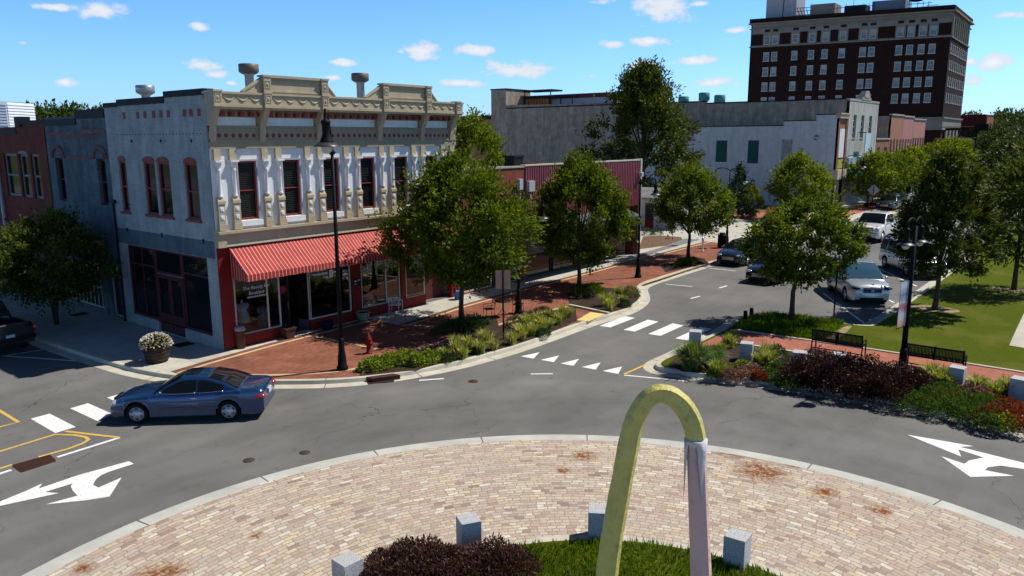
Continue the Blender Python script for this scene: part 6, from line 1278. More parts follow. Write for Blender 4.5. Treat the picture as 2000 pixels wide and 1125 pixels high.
for i, (px, py, m, r_) in enumerate([(1925, 822, 'leaf_red', .4), (1950, 815, 'leaf_red', .5), (1960, 835, 'leaf_lime', .4), (1978, 822, 'leaf_red', .5), (1990, 838, 'leaf_red', .5), (1965, 800, 'leaf_red', .4), (1930, 835, 'leaf_juniper', .4), (1902, 770, 'leaf_pink', .45), (1915, 778, 'leaf_pink', .4), (1858, 790, 'leaf_red', .3), (2005, 815, 'leaf_red', .5)]):
    x, y = place(px, py); c__ = {'leaf_lime': 'lime green', 'leaf_pink': 'pink flowering', 'leaf_red': 'rust red', 'leaf_juniper': 'small dark green'}[m]
    bush('low_plant', c__ + ' low plant among the rightmost granite blocks', x, y, r_, r_, .38, m, 520 + i, 700, .085, .06, c__ + ' plants at the right end of the south bed')
for i, (px, py) in enumerate([(1518, 700), (1430, 670)]):
    x, y = place(px, py); bush('round_bush', ('small round bush right of the second granite block', 'small round bush near the crossing end of the south bed')[i], x, y, .42, .42, .5, 'leaf_box', 540 + i, 900, .06, .04)
# island centre
for i, (dx_, dy_, r_, h) in enumerate([(770, 1118, .55, .62), (818, 1105, .6, .62), (862, 1112, .55, .55), (835, 1135, .6, .6), (790, 1150, .55, .6), (965, 1105, .62, .55), (1000, 1120, .6, .55), (930, 1125, .6, .5), (880, 1145, .6, .5), (740, 1145, .5, .6)]):
    x, y = place(dx_, dy_); bush('barberry_bush', 'bristly dark burgundy bush between granite blocks on the island', x, y, r_, r_, h * .8, 'leaf_barberry', 560 + i, 2600, .085, .03, 'burgundy bushes on the island', spiky=.8)
rng = np.random.default_rng(77); nb = 52000; rr_ = 5.12 * np.sqrt(rng.uniform(0, 1, nb)); th = rng.uniform(0, 6.283, nb); cen = np.stack([rr_ * np.cos(th), rr_ * np.sin(th), np.full(nb, .0)], 1)
cen = cen[(cen[:, 0] + GC[0] - CAM[0]) * .78 + (cen[:, 1] + GC[1] - CAM[1]) * .63 > 7.5]
ax = np.zeros_like(cen); ax[:, 2] = 1; ax[:, 0] = .35 * np.sin(cen[:, 0] * 3); ax[:, 1] = .35 * np.cos(cen[:, 1] * 2.7)
o = leaves_mesh('grass', 'blade', rng, cen, ax, .17, .022, None, jitter=.28, upbias=0); o.location = (*GC, .165); tag(o, 'long bright grass in the centre of the island', 'grass', kind='stuff')
cb_ = [G(*p) for p in [(1432, 641), (1452, 625), (1475, 617), (1510, 615), (1560, 619), (1648, 632), (1625, 655), (1606, 666), (1560, 661)]]
rng = np.random.default_rng(78); pts_ = []
bx0, bx1 = min(p[0] for p in cb_), max(p[0] for p in cb_); by0, by1 = min(p[1] for p in cb_), max(p[1] for p in cb_)
def inside(x, y, poly):
    c_ = False; j = len(poly) - 1
    for i in range(len(poly)):
        if (poly[i][1] > y) != (poly[j][1] > y) and x < (poly[j][0] - poly[i][0]) * (y - poly[i][1]) / (poly[j][1] - poly[i][1]) + poly[i][0]: c_ = not c_
        j = i
    return c_
while len(pts_) < 9000:
    x, y = rng.uniform(bx0, bx1), rng.uniform(by0, by1)
    if inside(x, y, cb_): pts_.append((x, y, .15))
cen = np.array(pts_); ax = np.zeros_like(cen); ax[:, 2] = 1; ax[:, 0] = .5 * np.sin(cen[:, 0] * 5)
o = leaves_mesh('long_grass', 'blade', rng, cen, ax, .24, .035, None, jitter=.45, upbias=0); tag(o, 'long tufty grass round the tree on the corner bed', 'grass', kind='stuff')
for i, (x, y, m, r_, h, lab) in enumerate([(64.5, 2.0, 'leaf_russet', .9, 1.1, 'russet shrub at the foot of the dark conifer'), (61.5, 1.2, 'leaf_russet', .6, .5, 'low russet plants in the mulch bed'), (66.5, .8, 'leaf_oak', .9, .8, 'green shrub before the bright round tree'), (70.5, 1.2, 'leaf_oak', 1.0, .7, 'wide green shrub in the mulch by the painted wall'), (82, -3.2, 'leaf_burgundy', .8, .6, 'dark red shrub at the foot of the first far street tree')]):
    bush('shrub', lab, x, y, r_, r_, h, m, 600 + i, 700, .16, .07)
for i, (px, py) in enumerate([(1266, 459), (1283, 458)]):
    x, y = place(px, py); bush('round_bush', ('left', 'right')[i] + ' of two small clipped bushes before the grey outbuilding', x, y, .55, .55, .6, 'leaf_box', 620 + i, 500, .1, .06)
# ------------------------------------------------------------------ street furniture
mat('iron', (.006, .006, .007), .62, metal=.0, var=.1, obj=True); mat('rust_iron', (.075, .032, .022), .75, var=.3, vs=8, obj=True)
def granite():
    m, t, b, o = newmat('granite'); v = tobj(t); f = tnoise(t, v, 55, 4, .9); col = tmixc(t, tmap(t, f, .38, .62, 0, 1), (.18, .18, .185), (.68, .68, .68)); f2 = tnoise(t, v, 110, 2, .9)
    col = tmixc(t, tmap(t, f2, .6, .68, 0, .8), col, (.05, .05, .055)); t.links.new(col, b.inputs['Base Color']); b.inputs['Roughness'].default_value = .75; tbump(t, b, f, .5, .01)
granite()
def lamp(name, label, x, y, ph, arms, sc=1., pr=.075, cat='street lamp', z0=.15, banner=None):
    t = thing(name, (x, y, z0), label, cat)
    MB().lathe([(.21, 0), (.21, .12), (.17, .16), (.15, .5), (.13, .62), (pr * 1.35, .72), (pr * 1.25, 1.1), (pr * 1.05, 1.2)], n=14).build('base', 'iron', t)
    MB().tube([(0, 0, 1.1), (0, 0, ph * .5), (0, 0, ph)], [pr, pr * .85, pr * .62], 12).build('pole', 'iron', t)
    if len(arms) == 1: MB().lathe([(pr * .6, ph - .05), (.11, ph), (.12, ph + .06), (.07, ph + .13), (.04, ph + .2), (.05, ph + .3)], n=10).build('collar', 'iron', t)
    for az, reach, rimz in arms:
        c_, s_ = math.cos(az), math.sin(az); hz = rimz + 1.02 * sc; a = MB(); topz_ = hz + .28 * sc
        pts = []
        for i in range(13):
            f = i / 12; th = math.pi * f; r_ = reach * (1 - math.cos(th)) / 2; z = (ph + (topz_ - ph) * math.sin(th / 2 if th < math.pi / 2 else th / 2)) if False else 0
            z = (1 - f) * (ph + .05) + f * hz + math.sin(th) * .3 * sc * max(1, reach)
            pts.append((c_ * r_, s_ * r_, z))
        a.tube(pts, .034 * sc + .008, 8); arm = a.build('arm', 'iron', t)
        hx, hy = c_ * reach, s_ * reach; hd_ = MB(); q = sc
        hd_.lathe([(.0, rimz + 1.16 * q), (.045 * q, rimz + 1.12 * q), (.03 * q, rimz + 1.05 * q), (.06 * q, rimz + .98 * q), (.05 * q, rimz + .84 * q), (.10 * q, rimz + .80 * q), (.155 * q, rimz + .76 * q), (.15 * q, rimz + .70 * q), (.12 * q, rimz + .66 * q), (.12 * q, rimz + .36 * q), (.16 * q, rimz + .26 * q), (.2 * q, rimz + .16 * q), (.24 * q, rimz + .10 * q)], (hx, hy, 0), 16)
        h_ = hd_.build('lamp_head', 'iron', t); MB().lathe([(.22 * q, rimz + .12 * q), (.30 * q, rimz + .07 * q), (.42 * q, rimz), (.425 * q, rimz - .015 * q), (.28 * q, rimz + .03 * q), (.18 * q, rimz + .05 * q)], (hx, hy, 0), 20).build('lamp_shade', mat('iron_grey', (.05, .052, .06), .4, metal=.3), h_)
        MB().lathe([(.17 * q, rimz + .06 * q), (.19 * q, rimz - .02 * q), (.16 * q, rimz - .14 * q), (.08 * q, rimz - .22 * q), (0, rimz - .24 * q)], (hx, hy, 0), 14).build('globe', 'bulb_glass', h_)
    if banner:
        az, z0_, z1_, wd_ = banner; c_, s_ = math.cos(az), math.sin(az)
        b_ = MB(); b_.add([(c_ * r_ - s_ * e, s_ * r_ + c_ * e, z) for e in (-.008, .008) for r_, z in ((.1, z0_), (wd_, z0_ + .0), (wd_, z1_), (.1, z1_))], [(0, 1, 2, 3), (7, 6, 5, 4), (0, 4, 5, 1), (1, 5, 6, 2), (2, 6, 7, 3), (3, 7, 4, 0)]); b_.build('banner', 'banner', t)
        r_ = MB()
        for z in (z0_ - .03, z1_ + .03): r_.cyl((0, 0, z), (c_ * (wd_ + .06), s_ * (wd_ + .06), z), .018, n=6)
        r_.build('banner_rod', 'iron', t)
    return t
def bannermat():
    m, t, b, o = newmat('banner'); v = tobj(t); sx = t.nodes.new('ShaderNodeSeparateXYZ'); t.links.new(v, sx.inputs[0])
    rp = t.nodes.new('ShaderNodeValToRGB'); z = tmath(t, 'ADD', tmap(t, sx.outputs[2], 1.9, 3.6, 0, 1), tmath(t, 'MULTIPLY', tmath(t, 'SUBTRACT', tnoise(t, v, 5, 4), .5), .35)); t.links.new(z, rp.inputs[0]); e = rp.color_ramp.elements
    e[0].color = (.62, .10, .03, 1); e[1].color = (.55, .62, .66, 1)
    for p, c in ((.18, (.7, .55, .45)), (.3, (.62, .62, .62)), (.45, (.45, .10, .12)), (.55, (.6, .55, .5)), (.7, (.12, .2, .35)), (.85, (.6, .64, .68))): q = e.new(p); q.color = (*c, 1)
    t.links.new(rp.outputs[0], b.inputs['Base Color']); b.inputs['Roughness'].default_value = .7
bannermat()
g1 = G(669, 722); toc = math.atan2(CAM[1] - g1[1], CAM[0] - g1[0])
lamp('street_lamp', 'tall black street lamp with bell shaped head before the ornate building', g1[0], g1[1], 7.75, [(toc - .12, 1.3, 8.02)], 1.05, .085)
g2 = (12.2, -21.95); toc = math.atan2(CAM[1] - g2[1], CAM[0] - g2[0])
lamp('double_street_lamp', 'black lamp post with two hanging heads and a banner, behind the burgundy hedge', g2[0], g2[1], 5.35, [(toc - .28, .85, 4.82), (toc - .28 + math.pi, .6, 4.78)], .66, .095, banner=(toc - .45, 2.0, 3.55, .62))
g3 = G(1013, 612); toc3 = math.atan2(CAM[1] - g3[1], CAM[0] - g3[0])
lamp('street_lamp', 'black lamp post half hidden between the first two street trees', g3[0], g3[1], 4.9, [(toc3 + 1.75, 1.15, 4.55)], .75)
g4 = G(1246, 542); lamp('street_lamp', 'black lamp post on the brick pavement right of the second street tree', g4[0], g4[1], 5.6, [(R(-90), 1.0, 5.0)], .75, .08)
g5 = G(1419, 478); lamp('street_lamp', 'black lamp post behind the litter bin near the navy sedan', g5[0], g5[1], 5.6, [(R(-90), 1.2, 4.9), (R(90), 1.2, 4.9)], .75, .075)
lamp('street_lamp', 'curved black lamp in front of the narrow brick shopfront', 75.3, -1.6, 5.4, [(R(-75), 2.1, 4.9)], .95, .09)
_p = D(1903, 300, 165); t = thing('signal_mast', (_p[0], _p[1], .15), 'dark traffic signal mast with a short arm before the hotel base', 'traffic signal'); MB().cyl((0, 0, 0), (0, 0, 10.2), .13, .09).build('pole', 'iron', t)
mb = MB(); mb.cyl((0, 0, 9.9), (-2, 5.5, 9.9), .07); mb.box(-.7, -.3, 1.0, 5, 9.3, 9.75); mb.build('arm', 'iron', t); MB().box(-.4, .3, -1.8, .3, 9.2, 10.4).build('signal_head', 'iron', t)
def bench(x, y, rz, label, L_=1.85):
    t = thing('park_bench', (x, y, .16), label, 'bench', rz, 'black metal benches on the brick path')
    b_ = MB(); hl = L_ / 2
    for i in range(int(L_ / .045) - 1): yy_ = -hl + .045 + i * .045; b_.add([(-.02 - .0, yy_ - .018, .44), (-.02, yy_ + .018, .44), (-.12, yy_ + .018, .86), (-.12, yy_ - .018, .86), (-.03, yy_ - .018, .44), (-.03, yy_ + .018, .44), (-.13, yy_ + .018, .86), (-.13, yy_ - .018, .86)], [(0, 1, 2, 3), (7, 6, 5, 4), (0, 4, 5, 1), (1, 5, 6, 2), (2, 6, 7, 3), (3, 7, 4, 0)])
    b_.box(-.15, -.11, -hl, hl, .85, .90); b_.box(-.06, -.02, -hl, hl, .42, .47); b_.box(-.16, -.0, -.03, .03, .42, .9); b_.build('backrest', 'iron', t)
    b_ = MB()
    for i in range(int(L_ / .06)): b_.box(.0, .44, -hl + .03 + i * .06, -hl + .07 + i * .06, .42, .44)
    b_.box(.42, .46, -hl, hl, .40, .45); b_.build('seat', 'iron', t)
    for sg in (-1, 1):
        y_ = sg * hl; b_ = MB(); b_.tube([(-.16, y_, .0), (-.06, y_, .42), (-.15, y_, .92)], .026, 6); b_.tube([(.42, y_, 0), (.40, y_, .42), (.42, y_, .62), (.32, y_, .66), (-.1, y_, .64)], .026, 6); b_.build('end_frame', 'iron', t)
    b_ = MB().cyl((.12, -hl, .1), (.12, hl, .1), .02, n=6); b_.build('stretcher', 'iron', t); return t
b0 = G(1650, 697); bench(14.35, -19.2, 0, 'black slatted bench on the brick path left of the double lamp post')
bench(14.3, -22.55, 0, 'black slatted bench just right of the double lamp post')
def block(x, y, rz, s_, h, label, group='granite blocks'):
    o = MB().box(-s_ / 2, s_ / 2, -s_ / 2, s_ / 2, 0, h).build('granite_block', 'granite', bevel=.008); o.location = (x, y, .15); o.rotation_euler = (0, 0, rz); return tag(o, label, 'stone block', group)
for (px, py, lab) in [(916, 1068, 'granite block at the left of the island grass, among burgundy bushes'), (1168, 1048, 'granite block behind the yellow leg of the sculpture'), (1438, 1102, 'granite block right of the pink leg of the sculpture'), (681, 1150, 'granite block cut off by the bottom edge of the photo')]:
    g = G(px, py); a_ = math.atan2(g[1] - IC[1], g[0] - IC[0]); block(g[0], g[1], a_, .42, .64 if px != 681 else .62, lab)
for (px, py, lab) in [(1357, 678, 'granite block mostly hidden behind the fountain grass'), (1457, 703, 'granite block between the fountain grass and the burgundy hedge'), (1560, 722, 'granite block at the left end of the burgundy hedge'), (1636, 726, 'granite block barely showing over the burgundy hedge'), (1867, 754, 'granite block with juniper at its foot, second from the right edge'), (1988, 778, 'granite block cut by the right edge of the photo')]:
    g = G(px, py); a_ = math.atan2(g[1] - IC[1], g[0] - IC[0]); block(g[0], g[1], a_, .46, .68, lab)
# sculpture
def sculpmat(name, c1, c2, c3):
    m, t, b, o = newmat(name); v = tobj(t); col = tmixc(t, tmap(t, tnoise(t, v, 3, 6, .7), .35, .65, 0, 1), c1, c2); col = tmixc(t, tmap(t, tnoise(t, v, 5, 8, .78), .55, .70, 0, .7), col, c3)
    t.links.new(col, b.inputs['Base Color']); b.inputs['Roughness'].default_value = .5; tbump(t, b, tnoise(t, v, 4, 6, .65), .7, .06); b.inputs['Specular IOR Level'].default_value = .3
sculpmat('sc_yellow', (.64, .57, .16), (.50, .45, .14), (.16, .16, .09)); sculpmat('sc_pink', (.68, .46, .42), (.62, .42, .39), (.42, .34, .32)); sculpmat('sc_grey', (.58, .57, .56), (.50, .50, .50), (.66, .66, .66))
fdir = np.array([math.cos(YX), math.sin(YX)])
def PL(x, y, d=9.0):
    r = ray(x, y); t = d / (r[:2] @ fdir); return Vector((CAM[0] + r[0] * t, CAM[1] + r[1] * t, CH + r[2] * t))
base = PL(1160, 1400); scl = thing('arch_sculpture', (IC[0] + .1, IC[1] - .2, .15), 'tall hooked sculpture with a yellow curved leg, grey drips and a pink leg', 'sculpture')
def legpath(pts, rs, n=4):
    return pts, rs
def catmull(p, n=5):
    out = []
    for i in range(len(p) - 1):
        a, b_, c_, d = p[max(i - 1, 0)], p[i], p[i + 1], p[min(i + 2, len(p) - 1)]
        for k in range(n): t = k / n; out.append(b_ + ((c_ - a) * t + (a * 2 - b_ * 5 + c_ * 4 - d) * t * t + (b_ * 3 - a - c_ * 3 + d) * t ** 3) * .5)
    return out + [p[-1]]
yp = [PL(1148, 1480), PL(1185, 1125), PL(1200, 1020), PL(1220, 910), PL(1235, 835), PL(1252, 795, 8.97), PL(1272, 773, 8.93), PL(1295, 768, 8.9), PL(1320, 779, 8.87), PL(1341, 803, 8.84), PL(1354, 832, 8.82), PL(1359, 858, 8.8)]
gz = yp[0].copy(); d_ = (yp[1] - yp[0]); yp[0] = yp[1] + d_.normalized() * -((yp[1].z - .15) / abs(d_.normalized().z)) if abs(d_.z) > 1e-3 else yp[0]
fn = Vector((-fdir[0], -fdir[1], 0))
def hexsweep(mb, pts, rs, m=0, rotf=0):
    n = 6; vs = []; side = Vector((0, 0, 1)).cross(Vector((fdir[0], fdir[1], 0))).normalized()
    for i, p in enumerate(pts):
        d = (pts[min(i + 1, len(pts) - 1)] - pts[max(i - 1, 0)]).normalized(); u = fn.copy(); u = (u - d * u.dot(d)).normalized(); w_ = d.cross(u)
        for k, (a_, b_) in enumerate([(1, -.62), (1, .62), (.1, 1.02), (-1, .6), (-1, -.6), (.1, -1.02)]): vs.append(p + (u * a_ * .72 + w_ * b_) * rs[i])
    mb.add(vs, [(i * n + k, i * n + (k + 1) % n, (i + 1) * n + (k + 1) % n, (i + 1) * n + k) for i in range(len(pts) - 1) for k in range(n)] + [tuple(range(n))[::-1], tuple(range((len(pts) - 1) * n, len(pts) * n))], m)
yr = catmull([Vector((r_, 0, 0)) for r_ in (.17, .142, .138, .134, .130, .124, .12, .118, .12, .124, .122, .118)]); yp = catmull(yp); mb = MB(); hexsweep(mb, yp, [r_.x * (1 + .035 * math.sin(i * 1.9) * math.cos(i * .7)) for i, r_ in enumerate(yr)]); mb.sm = [True] * len(mb.f); mb.build('yellow_leg', 'sc_yellow', scl, world=True, sharp=22)
pp = [PL(1372, 1560, 8.8), PL(1369, 1125, 8.8), PL(1366, 1040, 8.8), PL(1361, 905, 8.8), PL(1359, 862, 8.8)]
d_ = (pp[1] - pp[2]).normalized(); pp[0] = pp[1] + d_ * ((pp[1].z - .15) / abs(d_.z))
mb = MB(); hexsweep(mb, pp, [.150, .132, .126, .118, .114]); mb.build('pink_leg', 'sc_pink', scl, world=True)
c_ = pp[-1]; mb = MB(); sdv = Vector((0, 0, 1)).cross(fn).normalized(); ring = []; n_ = 60
def dr_(th, c0, hw_, ln_): return ln_ * max(0, 1 - abs((th - c0 + 180) % 360 - 180) / hw_) ** .75
drip = [.07 + dr_(k * 6, 42, 44, .72) + dr_(k * 6, 278, 20, .78) + dr_(k * 6, 160, 40, .5) + .02 * math.sin(k * 1.7) for k in range(n_)]
for lev in range(6):
    for k in range(n_):
        th = 2 * math.pi * k / n_; f = lev / 5; z = .03 - f * drip[k]; r_ = .135 - .010 * f + .006 * (1 - f)
        ring.append(c_ + (fn * math.cos(th) * .95 + sdv * math.sin(th)) * r_ + Vector((0, 0, z)))
mb.add(ring, [(l_ * n_ + k, l_ * n_ + (k + 1) % n_, (l_ + 1) * n_ + (k + 1) % n_, (l_ + 1) * n_ + k) for l_ in range(5) for k in range(n_)] + [tuple(range(n_))], 0, True); mb.build('grey_drips', 'sc_grey', scl, world=True)
# hydrant, bins, pots, chairs
g = G(721, 690); t = thing('fire_hydrant', (*g, .155), 'red fire hydrant on the brick pavement behind the kerb bed', 'fire hydrant')
MB().lathe([(.14, 0), (.14, .04), (.1, .05), (.1, .5), (.13, .52), (.13, .56), (.11, .6), (.08, .7), (.04, .74), (.03, .8), (0, .8)], n=14).build('barrel', 'dark_red', t)
mb = MB().cyl((-.18, 0, .42), (.18, 0, .42), .05); mb.cyl((0, -.17, .40), (0, 0, .40), .065); mb.build('nozzle', 'dark_red', t)
mat('pot_brown', (.10, .045, .035), .7); mat('pot_green', (.22, .27, .16), .5); mat('grey_lid', (.35, .35, .35), .5)
g = G(471, 680); t = thing('litter_bin', (*g, .155), 'slim round brown litter bin with grey lid beside the red pier', 'litter bin'); MB().lathe([(.17, 0), (.2, .75), (.2, .76)], n=18).build('body', 'pot_brown', t); MB().lathe([(.21, .74), (.22, .78), (.19, .88), (.1, .9), (0, .9)], n=18).build('lid', 'grey_lid', t)
g = (2.75, -.32); t = thing('square_planter', (*g, .155), 'square brown planter at the shop doorway', 'planter'); MB().add([(-.17, -.17, 0), (.17, -.17, 0), (.17, .17, 0), (-.17, .17, 0), (-.24, -.24, .42), (.24, -.24, .42), (.24, .24, .42), (-.24, .24, .42)], [(0, 3, 2, 1), (4, 5, 6, 7), (0, 1, 5, 4), (1, 2, 6, 5), (2, 3, 7, 6), (3, 0, 4, 7)]).build('pot', 'pot_brown', t)
mb = MB(); mb.box(-.26, .26, -.26, -.2, .40, .46); mb.box(-.26, .26, .2, .26, .40, .46); mb.box(-.26, -.2, -.2, .2, .40, .46); mb.box(.2, .26, -.2, .2, .40, .46); mb.build('rim', 'rust_iron', t); MB().box(-.2, .2, -.2, .2, .38, .425).build('soil', 'mulch', t)
g = (4.75, -.36); t = thing('dark_planter', (*g, .155), 'low dark pot under the right hand display window', 'planter'); MB().lathe([(.2, 0), (.3, .32), (.32, .34), (.27, .34), (.25, .28), (0, .28)], n=16).build('pot', 'black_trim', t)
g = (6.75, -.4); t = thing('green_planter', (*g, .155), 'pale green glazed pot by the red pier with the mailboxes', 'planter'); MB().lathe([(.2, 0), (.29, .25), (.31, .36), (.34, .38), (.34, .42), (.29, .42), (.28, .36), (0, .36)], n=18).build('pot', 'pot_green', t)
MB().lathe([(0, .365), (.27, .37)], n=14).build('soil', 'mulch', t)
g = G(308, 706); t = thing('barrel_planter', (g[0], g[1], .155), 'half barrel planter of white flowers at the pavement corner', 'planter')
mat('barrel_wood', (.045, .034, .026), .75, var=.3, vs=6, obj=True); MB().lathe([(.36, 0), (.43, .25), (.46, .5), (.46, .66), (.42, .66), (.41, .58), (0, .58)], n=22).build('barrel', 'barrel_wood', t)
mb = MB()
for z in (.12, .42, .56): r_ = .36 + .1 * min(1, z * 1.9); mb.lathe([(r_ + .03, z - .02), (r_ + .035, z), (r_ + .03, z + .02)], n=22)
mb.build('hoop', 'rust_iron', t)
rng = np.random.default_rng(9); v = rng.normal(0, 1, (1500, 3)); v /= np.linalg.norm(v, axis=1)[:, None]; v[:, 2] = np.abs(v[:, 2]); cen = v * np.array([.5, .5, .42]) * (rng.uniform(.5, 1, 1500) ** .4)[:, None] + np.array([0, 0, .6])
leaves_mesh('foliage', 'leaf_oak', rng, cen, v, .09, .05, t); v2 = v[:520]; leaves_mesh('blossom', 'petal', rng, v2 * np.array([.55, .55, .46]) + np.array([0, 0, .63]), v2, .075, .075, t, jitter=.9)
mat('chair_white', (.75, .75, .76), .45, var=.03)
g = (8.75, -.42); t = thing('white_chair', (g[0], g[1], .155), 'white metal armchair outside the second shop window', 'chair', R(-60))
MB().box(-.24, .24, -.24, .22, .42, .45).build('seat', 'chair_white', t, bevel=.01)
mb = MB()
for i in range(9): x = -.24 + i * .06; mb.cyl((x, -.24 - .0, .45), (x * 1.05, -.34, .82), .008, n=5)
mb.tube([(-.26, -.24, .42), (-.27, -.34, .84), (.27, -.34, .84), (.26, -.24, .42)], .016, 6); mb.build('backrest', 'chair_white', t)
for sx_ in (-1, 1): MB().tube([(sx_ * .27, .24, 0), (sx_ * .27, .22, .63), (sx_ * .27, .1, .66), (sx_ * .27, -.28, .66)], .017, 6).build('arm', 'chair_white', t)
for sx_ in (-1, 1): MB().cyl((sx_ * .24, -.32, 0), (sx_ * .24, -.22, .43), .016, n=6).build('leg', 'chair_white', t)
def cafechair(x, y, rz, label):
    t = thing('cafe_chair', (x, y, .16), label, 'chair', rz, 'black cafe chairs by the kerb bed'); MB().box(-.21, .21, -.21, .21, .44, .46).build('seat', 'iron', t)
    mb = MB(); mb.tube([(-.2, -.2, .45), (-.2, -.27, .88), (.2, -.27, .88), (.2, -.2, .45)], .014, 6); mb.tube([(-.18, -.25, .72), (.18, -.25, .72)], .03, 6); mb.build('backrest', 'iron', t)
    for a in (-.19, .19):
        for b_ in (-.19, .19): MB().cyl((a * 1.15, b_ * 1.15, 0), (a, b_, .44), .013, n=6).build('leg', 'iron', t)
    MB().tube([(.22, .2, .44), (.22, .2, .64), (.22, -.25, .66)], .013, 6).build('arm', 'iron', t); MB().tube([(-.22, .2, .44), (-.22, .2, .64), (-.22, -.25, .66)], .013, 6).build('arm', 'iron', t)
g = G(955, 622); cafechair(g[0], g[1], R(60), 'left black cafe chair by the round table'); g = G(1012, 612); cafechair(g[0], g[1], R(200), 'right black cafe chair, catching the sun by the lamp post')
g = G(982, 618); t = thing('cafe_table', (*g, .16), 'round black cafe table between the two cafe chairs', 'table'); MB().lathe([(0, .72), (.38, .72), (.38, .75), (0, .75)], n=18).build('top', 'iron', t)
mb = MB(); mb.cyl((0, 0, .3), (0, 0, .72), .025)
for k in range(3): th = k * 2.094; mb.tube([(0, 0, .35), (.3 * math.cos(th), .3 * math.sin(th), 0)], .014, 6)
mb.build('leg', 'iron', t)
def litterfar(px, py, lab):
    g = G(px, py); t = thing('slatted_bin', (*g, .155), lab, 'litter bin'); mb = MB()
    for k in range(18): th = k * math.pi / 9; mb.box(.3 * math.cos(th) - .03, .3 * math.cos(th) + .03, .3 * math.sin(th) - .03, .3 * math.sin(th) + .03, .05, .95)
    mb.lathe([(.26, .05), (.26, .8)], n=14); mb.build('body', 'iron', t); MB().lathe([(.34, .92), (.35, .98), (.26, 1.0), (.2, 1.1), (.22, 1.14), (0, 1.16)], n=16).build('lid', 'iron', t)
litterfar(1410, 484, 'black slatted litter bin at the end of the brick pavement')
g = G(1372, 491); t = thing('parking_meter_post', (*g, .155), 'short silver bollard on the brick pavement near the navy sedan', 'bollard'); MB().lathe([(.12, 0), (.12, .05), (.05, .08), (.05, .7), (.09, .75), (.09, .95), (.04, 1.05), (0, 1.05)], n=12).build('post', 'alloy', t)
for (px, py, h, lab) in [(1455, 628, .5, 'left of two short dark bollards at the grassy corner'), (1467, 620, .45, 'right of two short dark bollards at the grassy corner')]:
    g = G(px, py); o = MB().lathe([(.09, 0), (.09, h - .05), (.07, h), (0, h)], n=12).build('bollard', 'iron'); o.location = (*g, .15); tag(o, lab, 'bollard')
def sign(name, x, y, h, w_, hh, az, label, m='alloy', diamond=False, pm='iron'):
    t = thing(name, (x, y, .15), label, 'road sign', az); MB().cyl((0, 0, 0), (0, 0, h), .035, n=8).build('post', pm, t); mb = MB()
    if diamond: mb.plate((.04, 0, h - w_ * .72), (0, 1, 0), (0, 0, 1), [(0, -w_ * .7), (w_ * .7, 0), (0, w_ * .7), (-w_ * .7, 0)], .01)
    else: mb.box(.04, .055, -w_ / 2, w_ / 2, h - hh - .03, h - .03)
    mb.build('plate', m, t); return t
sx, sy = 8.17, -7.63
def zat(b_, x, y):
    r = ray(x, y); t = math.hypot(b_[0] - CAM[0], b_[1] - CAM[1]) / math.hypot(r[0], r[1]); return CH + r[2] * t
mat('sign_back_tan', (.42, .25, .17), .7, var=.15, vs=4); mat('sign_back', (.40, .41, .42), .6)
sign('road_sign', sx, sy, 2.95, .62, .78, R(39), 'thin black post with the tan back of a sign, in the kerb bed', 'sign_back_tan'); g = G(1630, 600); g = G(1628, 624); sign('road_sign', g[0], g[1], zat(g, 1632, 529), .5, .6, R(39), 'black post with the pale back of a small sign at the grassy corner', 'sign_back')
g = G(1651, 403); sign('diamond_sign', 79.5, -4.0, 2.9, 1.0, 0, R(0), 'grey back of a diamond road sign before the far street trees', 'sign_back', diamond=True)
# drains and covers
mat('cover_iron', (.055, .048, .044), .8, var=.3, vs=8, obj=True)
def grate(px, name, lab, z):
    P_ = [G(x, y, z) for x, y in px]; c_ = (sum(p[0] for p in P_) / 4, sum(p[1] for p in P_) / 4); t = thing(name, (c_[0], c_[1], z), lab, 'storm drain')
    MB().sheet([(p[0] - c_[0], p[1] - c_[1]) for p in P_], .003).build('pit', 'car_black', t); a, b_, c2, d = [Vector((p[0] - c_[0], p[1] - c_[1], .01)) for p in P_]; mb = MB(); n_ = 15
    for i in range(n_ + 1):
        f = i / n_; p, q = a.lerp(b_, f), d.lerp(c2, f); u = (b_ - a).normalized() * .012; mb.add([p - u * 1.3, p + u * 1.3, q + u * 1.3, q - u * 1.3], [(0, 1, 2, 3)])
    for f in (0, .33, .66, 1):
        p, q = a.lerp(d, f), b_.lerp(c2, f); u = (d - a).normalized() * (.014 if 0 < f < 1 else .03); s_ = Vector((0, 0, .002)); mb.add([p - u + s_, q - u + s_, q + u + s_, p + u + s_], [(0, 1, 2, 3)])
    mb.build('grille', 'rust_iron', t)
grate([(25, 909), (97, 889), (109, 900), (42, 921.5)], 'storm_drain', 'long iron drain grate in the road by the yellow lines', .012)
grate([(717, 744), (764, 738.5), (770, 744.5), (720, 750)], 'kerb_drain', 'brown iron kerb drain beside the lime plants', .02)
t = thing('kerb_inlet', (*G(742, 738, .1), 0), 'open brown kerb inlet above the kerb drain', 'storm drain'); a, b_ = G(715, 737, .15), G(768, 730, .15); cx_, cy_ = t.location.x, t.location.y
MB().prism([(a[0] - cx_, a[1] - cy_), (b_[0] - cx_, b_[1] - cy_), (b_[0] - cx_ + .02, b_[1] - cy_ - .34), (a[0] - cx_ + .02, a[1] - cy_ - .34)], .02, .168).build('hood', 'rust_iron', t)
for (px, py, r_, lab, m) in [(486, 899, .15, 'round dark cover in the road nearer the left arrow', 'cover_iron'), (595, 884, .14, 'round dark cover beside the island kerb', 'cover_iron'), (924, 745, .17, 'round brown cover in the road near the dashed line', 'rust_iron'), (385, 679, .0, '', '')]:
    if r_: g = G(px, py, 0); o = MB().lathe([(0, .008), (r_, .008), (r_ + .01, 0)], n=20).build('valve_cover', m); o.location = (*g, .004); tag(o, lab, 'manhole cover')
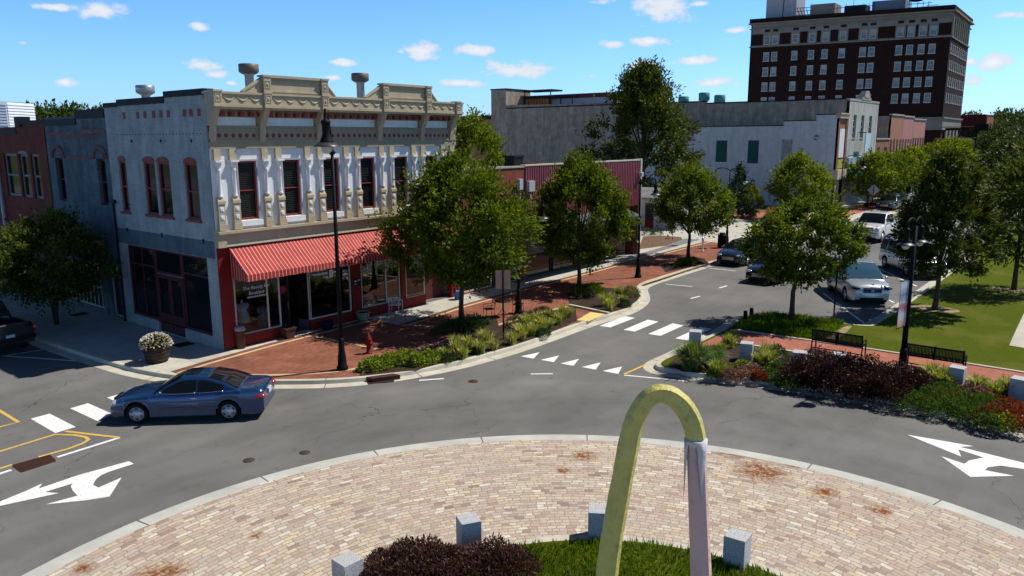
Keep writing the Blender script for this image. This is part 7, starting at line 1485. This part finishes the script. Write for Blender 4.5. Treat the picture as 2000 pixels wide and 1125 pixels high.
for (px, py, lab) in [(358, 673, 'square dark hatch in the pavement by the building corner'), (155, 614, 'square dark hatch in the shaded pavement near the tree')]:
    g = G(px, py); o = MB().box(-.35, .35, -.3, .3, 0, .012).build('pavement_hatch', 'mulch'); o.location = (*g, .152); tag(o, lab, 'manhole cover')
# mannequins and goods in the shop window
def mannequin(x, y, z, label, m, h=1.35, dark=0):
    t = thing('mannequin', (x, y, z), label, 'mannequin'); MB().lathe([(.2, 0), (.2, .02), (.02, .03), (.015, .5)], n=12).build('stand', 'black_trim', t)
    MB().lathe([(.12, .45), (.17, .62), (.12, .85), (.17, 1.08), (.16, 1.16), (.06, 1.24), (.05, 1.32), (.055, 1.36), (0, 1.38)], n=12).build('torso', 'black_trim' if dark else 'white_paint', t)
    mb = MB().lathe([(.29, .42), (.25, .7), (.17, .9), (.19, 1.06), (.21, 1.14), (.12, 1.2)], n=20); mb.ell((.2, 0, 1.08), (.1, .09, .14)); mb.ell((-.2, 0, 1.08), (.1, .09, .14)); mb.build('dress', m, t)
mat('cloth_white', (.75, .75, .82), .8); mat('cloth_grey', (.42, .41, .40), .8); mat('cloth_red', (.25, .02, .04), .8)
mannequin(1.2, .5, .6, 'mannequin in a long white dress behind the lettered shop window', 'cloth_white'); mannequin(2.12, .45, .3, 'mannequin in a loose grey top by the shop doorway', 'cloth_grey', dark=1); mannequin(1.75, 1.1, .45, 'mannequin in dark red standing behind the white dress', 'cloth_red', dark=1)
t = thing('display_table', (7.9, .55, .6), 'low table with a white cloth behind the second shop window', 'table'); MB().box(-.5, .5, -.25, .25, 0, .5).build('cloth', 'cloth_grey', t)
mb = MB().ell((0, -.0, .0), (.19, .1, .19)); mb.build('rosette', mat('rosette_pink', (.45, .03, .10), .7)).location = (3.55, 1.05, 1.95); o = bpy.data.objects['rosette']; tag(o, 'pink round ornament hanging in the shop doorway', 'ornament')
# sidewalk chairs in shade further on
g = G(862, 583); t = thing('blue_bin', (13.0, -.6, .155), 'small blue tub in the shade under the nearest street tree', 'tub'); MB().lathe([(.2, 0), (.24, .42), (.26, .44), (.22, .44), (.2, .1), (0, .1)], n=14).build('tub', mat('tub_blue', (.05, .14, .35), .5), t)
# rain pipe at left edge
t = thing('service_pipe', (-.15, 21.9, 4), 'tall pale service pipe on the wall at the left edge', 'pipe'); MB().tube([(0, 0, -3.8), (0, 0, 0), (0, .1, 3.6)], .09, 10).build('pipe', mat('pipe_white', (.5, .5, .54), .5), t); MB().box(-.04, .04, -.15, .15, 0, .1).build('clip', 'iron', t)
t = thing('downpipe', (-.08, 8.3, .15), 'dark downpipe where the blue grey and blue walls meet', 'pipe'); MB().tube([(0, 0, 0), (0, 0, 5.6)], .05, 8).build('pipe', 'black_trim', t); MB().box(-.08, .05, -.2, .2, 5.45, 5.6).build('hopper', 'black_trim', t)
for k_ in ('cloth', ):
    pass
